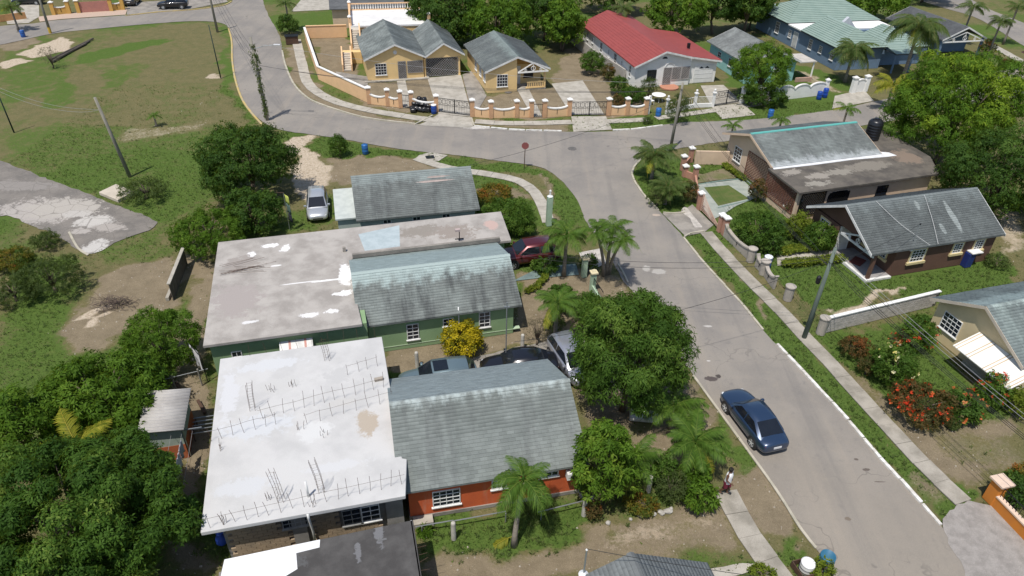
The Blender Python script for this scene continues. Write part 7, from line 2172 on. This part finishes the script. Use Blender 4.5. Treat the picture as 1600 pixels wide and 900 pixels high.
# ---- trees along the top
tops = [((640,-40,760,62), 'far', 'dark tree behind the twin gabled house at top'), ((720,-10,830,78), 'farlime', 'green tree behind the small yellow house roof'), ((800,-40,905,60), 'far', 'dark tree at top left of the red roof'), ((845,0,915,75), 'farlime', 'leafy tree touching the left end of the red roof'),
        ((760,-70,880,10), 'far', 'tree at the top edge above the small yellow house'), ((900,-60,1010,18), 'far', 'tree at the top edge above the red roof'), ((1008,-20,1108,56), 'farlime', 'bright green tree behind the right end of red roof'), ((1085,-50,1160,50), 'far', 'dark tree left of the turquoise roof'), ((1130,-50,1215,48), 'far', 'dark tree between turquoise and blue houses'),
        ((1318,-40,1420,30), 'farlime', 'green tree behind the blue house roofs'), ((1240,-60,1330,0), 'far', 'dark tree at the top edge behind the blue house'), ((555,-50,650,5), 'far', 'tree at the top edge above the terrace'), ((655,-90,760,-10), 'far', 'farther tree at the top edge left of centre'), ((860,20,900,75), 'far', 'dark bush in the shade behind the bare yard'), ((1400,-60,1500,0), 'far', 'tree at the top edge right of the green roofs'),
        ((680,20,735,70), 'far', 'dark bush behind the right gable of twin gabled house'), ((1150,-5,1200,40), 'farlime', 'lighter bush behind the turquoise house')]
for b_, k_, l_ in tops: tree(b_, .6, k_, l_, 'tree', 'tree', 'trees along the top', dens=1.0)
# ---- shrubs and garden bushes
SH = [((690,498,758,560), 'yellow', 'bright yellow croton bush before the green wall', None), ((905,78,946,118), 'bush', 'round green bush left of the red roofed house', None), ((938,100,962,126), 'rust', 'reddish bush beside the white side wall', None), ((952,118,982,148), 'bush', 'green bush at the front corner of red roofed house', None),
 ((965,135,1012,165), 'bush', 'low green hedge bush behind the peach wall', None), ((1000,120,1028,150), 'olive', 'dark spiky bush under the front window of the red roofed house', None), ((955,145,975,172), 'rust', 'small reddish shrub behind the peach scalloped wall', None), ((1040,145,1080,195), 'olive', 'loose shrub at the foot of the corner pole', None), ((1003,182,1020,194), 'olive', 'tiny dark shrub at the kerb before the peach wall', None),
 ((742,285,805,322), 'croton', 'reddish brown hedge at the right end of pale house', None), ((745,305,835,368), 'bush', 'dark green bushes behind the carport', None), ((790,318,838,372), 'mango', 'leafy green shrub beside the tall pale green post', None), ((513,208,545,246), 'bush', 'lone round bush on the verge by the dirt track', None), ((185,275,262,318), 'olive', 'scrubby bush at the foot of the leaning pole', None),
 ((432,22,466,54), 'dark', 'dark clipped bush at the street corner near top', None), ((-15,385,52,425), 'croton', 'orange tipped croton bush at the left edge', None), ((25,395,130,468), 'olive', 'wide grey green thicket at the left edge', None), ((-20,430,60,480), 'olive', 'dark thicket below the croton at left edge', None), ((48,358,92,392), 'olive', 'small spiky bush beside the old parking pad', None),
 ((1313,522,1360,562), 'rust', 'rusty leaved shrub nearest the block wall pier', 'rust'), ((1358,535,1438,606), 'bush', 'dark green shrub with pale yellow flowers in the garden', 'yellow'), ((1405,490,1462,552), 'bush', 'green shrub with red flowers by the cream wall', 'red'), ((1340,555,1372,588), 'rust', 'brownish shrub squeezed left of the dark green one', None), ((1392,592,1490,668), 'rust', 'row of shrub covered in red orange flowers', 'red'),
 ((1472,608,1540,662), 'dark', 'dark shrub with few orange flowers below the awning', 'orange'), ((1525,582,1580,642), 'bush', 'red flecked green shrub under the awning', 'red'), ((1572,598,1620,655), 'hedge', 'pale yellow green shrub at the right edge below awning', None), ((1390,522,1420,545), 'dry', 'pinkish dry shrub behind the red flowered one', 'orange'), ((1480,655,1500,672), 'olive', 'small weed clump on the lawn', None),
 ((1145,328,1226,388), 'bush', 'bushy shrubs behind the dipping grey wall', None), ((1228,305,1254,340), 'olive', 'shrub with white blossoms by the beige porch', 'white'), ((1225,330,1268,378), 'hedge', 'yellow green shrub below the white blossoms', None), ((1256,345,1306,395), 'mango', 'leafy shrub by the brown house gable', None), ((1195,362,1222,405), 'dark', 'dark shrub behind the wall pier', None), ((1170,275,1198,320), 'rust', 'dark red leaved plant before the beige grille', None),
 ((1062,282,1090,318), 'rust', 'reddish shrub at the pink pillar', None), ((1540,395,1580,420), 'olive', 'weedy shrub at the right end of brown house', None), ((850,440,905,492), 'bush', 'green shrub below the burgundy car', None), ((830,400,875,430), 'bush', 'low shrub beside the burgundy car', None), ((895,455,950,512), 'mango', 'shrub against the left side of the mango tree', None), ((815,490,865,545), 'dry', 'bare twiggy shrub by the timber post', None),
 ((850,485,885,525), 'olive', 'thin leaved shrub under the small palm', None), ((915,785,940,815), 'rust', 'small rusty shrub by the lower fence post', None), ((975,768,1030,808), 'croton', 'low yellow flecked bush beside the stones', None), ((1020,730,1080,790), 'olive', 'sprawling shrub among the lower garden palms', None), ((1066,748,1122,802), 'lime', 'sprawling green shrub beside the walking person', None), ((1268,870,1305,905), 'hedge', 'yellow green plant before the open blue barrel', None),
 ((1555,735,1620,790), 'dark', 'dark bush behind the orange wall bars', None), ((1575,725,1625,770), 'croton', 'orange flecked bush at the right edge behind the orange wall', None), ((1170,880,1215,915), 'hedge', 'yellow green plant at the bottom edge by the path', None), ((928,665,975,705), 'lime', 'young green shrub between roof corner and palms', None), ((1530,60,1556,90), 'olive', 'orange flowering bush by the far right carport', 'orange'), ((1562,92,1585,108), 'rust', 'low reddish shrub by the far right path', None),
 ((1005,705,1062,765), 'bush', 'leafy shrub between the two lower garden palms', None), ((1062,712,1112,768), 'lime', 'green shrub under the full kerb palm', None), ((905,395,935,425), 'bush', 'shrub between the small palm and the palm clump', None), ((655,822,672,836), 'lime', 'small weed at the foot of the orange wall', None), ((1010,290,1045,325), 'olive', 'low spiky tuft under the corner palms', None), ((1250,565,1262,572), 'olive', 'tiny verge weed', None), ((60,70,95,108), 'dry', 'dead grey bush in the field', None),
 ((1160,140,1235,165), 'dark', 'dark shade shrub below the light green tree', None), ((195,560,240,600), 'fine', 'low green sapling left of the flat roof', None)]
for i, (b_, k_, l_, fl_) in enumerate(SH):
    if 'verge weed' in l_: continue
    fcol = None if fl_ in (None, 'rust') else fl_
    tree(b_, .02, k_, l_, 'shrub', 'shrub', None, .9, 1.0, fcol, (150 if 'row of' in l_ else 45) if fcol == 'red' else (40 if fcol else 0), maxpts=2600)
# ---- clipped hedges
def hedge(p0_, p1_, w, h, label, kind='hedge', bend=None):
    seedc[0] += 1
    r = np.random.default_rng(seedc[0])
    pts_ = smooth_line([P(*q_) for q_ in ([p0_] + (bend or []) + [p1_])], .3)
    root = empty('hedge', pts_[0], 0, label, 'hedge')
    lm_, k, ln, wd, cl, dn_, drp = KIND[kind]
    C_ = np.array([tuple(q_ - pts_[0]) for q_ in pts_])
    n = int(len(C_) * .3 * (w + 2 * h) * 170)
    w_ = r.integers(0, len(C_), n)
    off = r.uniform(-1, 1, (n, 3)) * np.array([w / 2, w / 2, 0]); off[:, 2] = r.uniform(.1, 1, n) ** .5 * h
    nr = norm(off * np.array([1, 1, .0]) + np.array([0, 0, .4]) + r.normal(0, .3, (n, 3)))
    V, Q, T = rosettes(r, C_[w_] + off, nr, k, ln, wd, r.uniform(.1, .9, n), drp)
    leaf_obj('crown', V, Q, T, LEAF[lm_], root)
    mb = MB()
    for q_ in C_[::2]: mb.tube([Vector(q_), Vector(q_) + Vector((0, 0, h * .8))], .015, 5)
    o = mb.build('stems', bark, root); o['kind'] = 'stuff'
hedge((1217, 398), (1283, 390), .8, .55, 'clipped yellow green hedge behind the garden path')
hedge((1228, 416), (1312, 408), .7, .45, 'clipped yellow green hedge before the brown house porch')
hedge((1132, 262), (1160, 282), .5, .45, 'low yellow green hedge under the beige gable window')
hedge((852, 436), (824, 458), .35, .4, 'curving yellow green border hedge in the green house garden', 'hedge', [(845, 444), (838, 452)])
hedge((1020, 430 - 60), (1022, 372), .2, .2, 'tiny verge hedge') if False else None
# ---- palms: every frond is a part
def frond_mesh(kind, L, n, droop, lw, seed, leaf=.5):
    r = np.random.default_rng(seed)
    s = np.linspace(0, 1, 14)
    x = L * (s - .16 * droop * s ** 3); z = L * (.34 * s - (.28 + .55 * droop) * s ** 2.2)
    ci = lambda t: np.stack([np.interp(t, s, x), np.zeros_like(t), np.interp(t, s, z)], -1)
    t = np.linspace(.10, .99, n)
    base = ci(t); tan = norm(ci(np.minimum(t + .02, 1)) - ci(t - .02))
    V, Q, T = [], [], []
    for side in (-1, 1):
        ll = leaf * np.sin(np.clip(t * 1.05 + .12, 0, 1) * math.pi) ** .6 * L / 2.2 * r.uniform(.85, 1.15, n)
        d = norm(tan * .75 + np.array([0, side * 1.0, 0]) + np.array([0, 0, 1.]) * r.uniform(-.25, .2, (n, 1)))
        mid = base + d * ll[:, None] * .5
        tip = base + d * ll[:, None] + np.array([0, 0, -1.]) * (ll * r.uniform(.3, .85, n))[:, None]
        wv = norm(tan) * lw / 2
        b = len(V) * 0 + sum(len(q) for q in V)
        vv = np.stack([base - wv * .6, base + wv * .6, mid - wv, mid + wv, tip - wv * .15, tip + wv * .15], 1).reshape(-1, 3)
        V.append(vv)
        i0 = b + np.arange(n) * 6
        Q.append(np.stack([i0, i0 + 1, i0 + 3, i0 + 2], -1)); Q.append(np.stack([i0 + 2, i0 + 3, i0 + 5, i0 + 4], -1))
        T.append(np.repeat(np.clip(r.normal(.45, .2, n), 0, 1), 6))
    # midrib
    cc = ci(s); b = sum(len(q) for q in V)
    rw = np.linspace(.028, .006, 14)[:, None] * L / 2.2
    y = np.array([0, 1., 0])
    vv = np.stack([cc - y * rw, cc + y * rw, cc + np.array([0, 0, 1.]) * rw], 1).reshape(-1, 3)
    V.append(vv); T.append(np.full(len(vv), .95))
    for j in range(13):
        a = b + j * 3
        for k in range(3): Q.append(np.array([[a + k, a + (k + 1) % 3, a + 3 + (k + 1) % 3, a + 3 + k]]))
    return fast_mesh('frond', np.concatenate(V), np.concatenate(Q), PALM[kind], {'tone': ('FLOAT', np.concatenate(T))})
FR = {}
def fronds(kind, droop):
    key = (kind, droop)
    if key not in FR: FR[key] = [frond_mesh(kind, 2.2, 34, droop + dx, .058, 40 + i) for i, dx in enumerate((-.15, 0, .2))]
    return FR[key]
ptrunk = surf('palm_trunk_bark', (.27, .235, .195), (.19, .165, .135), 6, .9, .3, .12, 'obj', stretch=(.3, .3, 2.5))
def palm(px, h, L, n, label, kind='green', droop=.55, lean=(0, 0), group=None, base=None, up=.0, name='palm_tree'):
    seedc[0] += 1
    rr = random.Random(seedc[0])
    top = P(px[0], px[1], h + .15 * L)
    b = Vector((top.x - lean[0], top.y - lean[1], 0)) if base is None else P(*base)
    root = empty(name, b, 0, label, 'palm', group)
    tp = Vector((top.x - b.x, top.y - b.y, h))
    r0 = .06 + .028 * L
    if h > .3:
        pts = [Vector((0, 0, -.05))] + [Vector((tp.x * f ** 1.5, tp.y * f ** 1.5, h * f)) for f in (.2, .4, .6, .8, 1.0)]
        MB().tube(pts, [r0 * 1.5, r0 * 1.1, r0, r0 * .95, r0 * .95, r0 * 1.05], 9).build('trunk', ptrunk, root, True)
        MB().tube([tp - Vector((0, 0, .05)), tp + Vector((0, 0, .22 * L))], [r0 * 1.15, r0 * .3], 8).build('crownshaft', PALM['green'], root, True)
    ms = fronds(kind, droop)
    for i in range(n):
        lay = (i / n)
        az = i * 2.39996 + rr.uniform(-.45, .45)
        pitch = -(1.05 * (1 - lay) ** 1.0 - .25 + up) + rr.uniform(-.12, .12)
        s = L / 2.2 * rr.uniform(.72, 1.12)
        old = h > 1.2 and i > n - 3 and rr.random() < .6
        inst(fronds('yellow', droop)[i % 3] if old else ms[i % 3], 'frond', root, tp + Vector((0, 0, .08)), (rr.uniform(-.25, .25), pitch + .15, az), (s, s, s))
    return root
palm((818, 745), 3.3, 1.95, 18, 'palm with drooping fronds standing before the orange wall', droop=1.1, base=(803, 852))
palm((886, 362), 3.2, 2.3, 18, 'palm beside the rear of the burgundy car', droop=.7)
palm((933, 358), 4.0, 1.8, 14, 'left palm of the clump of three by the street', droop=.75, base=(943, 430), group='street palm clump')
palm((958, 352), 4.2, 1.9, 15, 'middle palm of the clump of three by the street', droop=.75, base=(947, 428), group='street palm clump')
palm((972, 372), 3.7, 1.75, 13, 'right leaning palm of the clump of three by the street', droop=.75, base=(951, 427), group='street palm clump')
palm((871, 468), 2.9, 2.0, 16, 'small palm between green house and mango tree', droop=.7)
palm((1056, 628), 1.6, 2.1, 22, 'bushy palm below the mango tree near the kerb', droop=.4)
palm((1088, 684), 2.0, 2.1, 24, 'full palm beside the kerb above the walking person', droop=.5)
palm((1075, 668), 1.3, 1.3, 12, 'smaller palm tucked between the two kerb palms', droop=.5)
palm((990, 708), 1.6, 2.0, 16, 'dark palm in the middle of the lower garden', droop=.5)
palm((1024, 238), 2.2, 2.5, 30, 'bushy palm at the street corner beside the grey pole', 'dull', .5)
palm((1044, 288), 1.5, 2.1, 30, 'bushy palm nearest the kerb before the pink pillars', 'dull', .45)
palm((1146, 195), 2.4, 1.3, 12, 'small palm behind the beige house at the road', droop=.6)
palm((1222, 184), 2.2, 1.5, 13, 'small palm above the middle of the beige roof ridge', droop=.6)
palm((1325, 168), 2.2, 1.6, 11, 'small palm left of the yellow fronds', droop=.6)
palm((1336, 72), 3.8, 3.5, 36, 'dense palm before the blue house', 'dull', 1.0)
palm((1440, 34), 6.5, 4.6, 34, 'tall royal palm with hanging fronds over the blue house', 'dull', 1.1)
palm((1566, 30), 4.8, 2.3, 18, 'slender palm beside the far right road', 'dull', .7)
palm((1522, 8), 5.0, 2.6, 14, 'palm at the top edge left of the far road wall', 'dull', .7)
palm((1592, 8), 5.0, 2.6, 14, 'palm at the top right corner', 'dull', .7)
palm((1398, 128), 2.6, 3.0, 14, 'palm with yellowing fronds beside the sunlit mango tree', 'yellow', .6)
palm((240, 180), 1.0, .95, 10, 'young palm alone in the middle of the field', droop=.5)
palm((72, 372), .3, .85, 14, 'stubby palm beside the old parking pad', droop=.3)
palm((118, 690), 2.4, 2.7, 9, 'yellow fronded palm rising between the left trees', 'yellow', .5)
palm((1212, 345), 1.0, 1.3, 14, 'small palm behind the dipping grey wall', droop=.5)
palm((1284, 368), .6, .9, 14, 'spiky plant by the brown house gable window', droop=.3)
palm((15, 8), 3.0, 2.4, 14, 'palm at the top left corner', 'dull', .6)
palm((446, 3), 3.5, 2.2, 12, 'palm at the top edge beside the street', 'dull', .6)
palm((262, 566), .8, 1.3, 7, 'banana like young palm behind the shed', 'green', .4)
palm((975, 10), 4.5, 2.4, 12, 'palm at the top edge behind the red roof', 'dull', .7)
# fallen frond
o = inst(fronds('yellow', .55)[1], 'fallen_frond', None, P(800, 843) + Vector((0, 0, .22)), (0, .32, R(205)), (.75, .75, .75)); tag(o, 'dry orange fallen palm frond on the lower lawn', 'frond')
# vine on the lamp pole
r = np.random.default_rng(77)
vp = bpy.data.objects['utility_pole']
n = 230
zz = r.uniform(.2, 7.6, n); aa = r.uniform(0, 6.28, n)
rad = .18 + .10 * np.abs(np.sin(zz * 1.3)) * r.random(n) + .22 * (zz > 5.2) * (zz < 7.0) * r.random(n)
pts = np.stack([rad * np.cos(aa) - .2 * zz / 8.3, rad * np.sin(aa), zz], -1)
V, Q, T = rosettes(r, pts, norm(np.stack([np.cos(aa), np.sin(aa), np.full(n, .3)], -1)), 5, .18, .09, r.random(n), .3)
leaf_obj('climbing_vine', V, Q, T, LEAF['olive'], vp)

# ---- grass and weeds: nobody could count them
r = np.random.default_rng(3)
N = 420000
cx = r.uniform(-45, 42, N); cy = 17 + 62 * r.random(N) ** 1.4
ix = np.clip(np.searchsorted(xs, cx), 0, nx_ - 1); iy = np.clip(np.searchsorted(ys, cy), 0, ny_ - 1)
gsel = zone['g'].reshape(ny_, nx_)[iy, ix]; dsel = zone['d'].reshape(ny_, nx_)[iy, ix] + zone['s'].reshape(ny_, nx_)[iy, ix]
keep = r.random(N) < np.clip(gsel * 1.1 + .05 - dsel * .9, .012, 1)
cx, cy, gsel = cx[keep], cy[keep], gsel[keep]
# not on roads, paths, under houses
bad = poly_sdf(cx, cy, [tuple(q_[:2]) for q_ in smooth_line([P(u, v) for u, v in ROAD], 1.5, True)]) > -.05
bad |= poly_sdf(cx, cy, [tuple(P(u, v)[:2]) for u, v in ((-60,240),(0,252),(60,274),(120,297),(245,349),(140,397),(50,352),(-60,330))]) > -.1
def house_poly(fr, x0, x1, y0, y1): return [tuple((Matrix.Translation(fr.o) @ Matrix.Rotation(fr.a, 4, 'Z') @ Vector((x, y, 0)))[:2]) for x, y in ((x0, y0), (x1, y0), (x1, y1), (x0, y1))]
for hp in (house_poly(A, 0, 8, 0, 6.3), house_poly(S, .5, 8.1, .5, 10.6), house_poly(B, .3, 18.6, .4, 10.8), house_poly(C, -1.5, 8.5, 0, 6.8), house_poly(D, -.2, 10.8, -.1, 7), house_poly(E_, 0, 15, .3, 12), house_poly(G, -.1, 12, 0, 6.8), house_poly(Q_, -.6, 7.4, -4, .1), house_poly(H_, 0, 1.5, 0, 2.5)):
    bad |= poly_sdf(cx, cy, hp) > 0
for ln_, w_ in (([(1103,363),(1140,406),(1185,452),(1212,478),(1255,524),(1290,560),(1340,615),(1400,680),(1450,733),(1505,785)], .62), ([(1133,768),(1160,818),(1185,858),(1228,915)], .66), ([(650,247),(700,263),(760,272),(805,281),(832,297),(848,322),(857,348)], .55)):
    q_ = np.array([tuple(p[:2]) for p in smooth_line([P(u, v) for u, v in ln_], .4)])
    for a0 in range(0, len(q_)):
        bad |= np.hypot(cx - q_[a0, 0], cy - q_[a0, 1]) < w_
for px_ in ([(1472,822),(1490,795),(1510,783),(1540,787),(1570,810),(1640,870),(1640,960),(1530,960),(1500,880)], [(1083,294),(1115,280),(1160,279),(1180,305),(1170,318),(1140,322),(1128,335),(1110,345),(1095,322)], [(1035,334),(1065,331),(1082,320),(1115,352),(1100,363),(1070,369)], [(1213,388),(1300,392),(1304,398),(1215,416)], [(740,560),(870,530),(905,525),(920,560),(880,585),(790,600),(700,610),(640,600)]):
    bad |= poly_sdf(cx, cy, [tuple(P(u, v)[:2]) for u, v in px_]) > 0
cx, cy, gsel = cx[~bad], cy[~bad], gsel[~bad]
n = len(cx)
hgt = (.03 + .12 * r.random(n) ** 4) * (.6 + .8 * gsel)
pts = np.stack([cx, cy, np.full(n, -.02)], -1)
aa = r.uniform(0, 6.28, n)
dx, dy = np.cos(aa), np.sin(aa)
w_ = .012 + .03 * r.random(n)
lx, ly = r.normal(0, .5, n) * hgt, r.normal(0, .5, n) * hgt
V = np.stack([pts + np.stack([-dx * w_, -dy * w_, 0 * w_], -1), pts + np.stack([dx * w_, dy * w_, 0 * w_], -1), pts + np.stack([lx + dx * w_ * .2, ly + dy * w_ * .2, hgt], -1), pts + np.stack([lx - dx * w_ * .2, ly - dy * w_ * .2, hgt], -1)], 1).reshape(-1, 3)
T = np.repeat(np.clip(.75 - gsel * .5 + r.normal(0, .2, n), 0, 1), 4)
gme = fast_mesh('grass_tufts', V, np.arange(len(V)).reshape(-1, 4), leafmat('grass_blade', (.060, .106, .020), (.105, .148, .036), (.17, .155, .07), .25, .8), {'tone': ('FLOAT', T)})
go = link(bpy.data.objects.new('grass_tufts', gme)); tag(go, 'short rough grass growing over the verges, lawns and field', 'grass', kind='stuff')


# ---- broad leaved weeds in the grass, chips and litter on the bare earth
r = np.random.default_rng(8)
m_ = r.random(n) < .05 * (.3 + gsel)
wp = np.stack([cx[m_], cy[m_], np.full(m_.sum(), .01)], -1)
V, Q, T = rosettes(r, wp, norm(np.array([0, 0, 1.]) + r.normal(0, .12, wp.shape)), 6, .15, .045, r.uniform(.1, .9, len(wp)), .0, .1, 1.0)
V[:, 2] = np.maximum(V[:, 2], .005)
wo = link(bpy.data.objects.new('weeds', fast_mesh('weeds', V, Q, LEAF['olive'], {'tone': ('FLOAT', T)}))); tag(wo, 'low broad leaved weeds scattered through the grass', 'weeds', kind='stuff')
N = 60000
cx = r.uniform(-40, 40, N); cy = 17 + 60 * r.random(N) ** 1.3
ix = np.clip(np.searchsorted(xs, cx), 0, nx_ - 1); iy = np.clip(np.searchsorted(ys, cy), 0, ny_ - 1)
dd_ = zone['d'].reshape(ny_, nx_)[iy, ix] + 1.5 * zone['s'].reshape(ny_, nx_)[iy, ix]
k_ = r.random(N) < dd_ * .3
cx, cy = cx[k_], cy[k_]
k_ = poly_sdf(cx, cy, [tuple(q_[:2]) for q_ in smooth_line([P(u, v) for u, v in ROAD], 1.5, True)]) < -.05
cx, cy = cx[k_], cy[k_]
sz = .012 + .045 * r.random(len(cx)) ** 3
an = r.uniform(0, 6.28, len(cx))
o4 = np.array([[-1, -1], [1, -1], [1, 1], [-1, 1]])
bx4 = np.stack([cx[:, None] + sz[:, None] * (np.cos(an)[:, None] * o4[:, 0] - np.sin(an)[:, None] * o4[:, 1] * .7), cy[:, None] + sz[:, None] * (np.sin(an)[:, None] * o4[:, 0] + np.cos(an)[:, None] * o4[:, 1] * .7)], -1)
tz = np.repeat((sz * .7)[:, None], 4, 1) - .01
top = np.concatenate([bx4 * .45 + np.stack([cx, cy], -1)[:, None] * .55, tz[..., None]], -1)
bot = np.concatenate([bx4, np.full(tz.shape, -.04)[..., None]], -1)
V = np.concatenate([bot, top], 1).reshape(-1, 3)
b0 = np.arange(len(cx))[:, None] * 8
Q = np.concatenate([b0 + np.array([f]) for f in ((4, 5, 6, 7), (0, 1, 5, 4), (1, 2, 6, 5), (2, 3, 7, 6), (3, 0, 4, 7))], 0)
co = link(bpy.data.objects.new('gravel_chips', fast_mesh('gravel_chips', V, Q, surf('chip_stone', (.38, .34, .28), (.22, .19, .15), 9, .95)))); tag(co, 'small stones and chips strewn over the bare earth', 'gravel', kind='stuff')
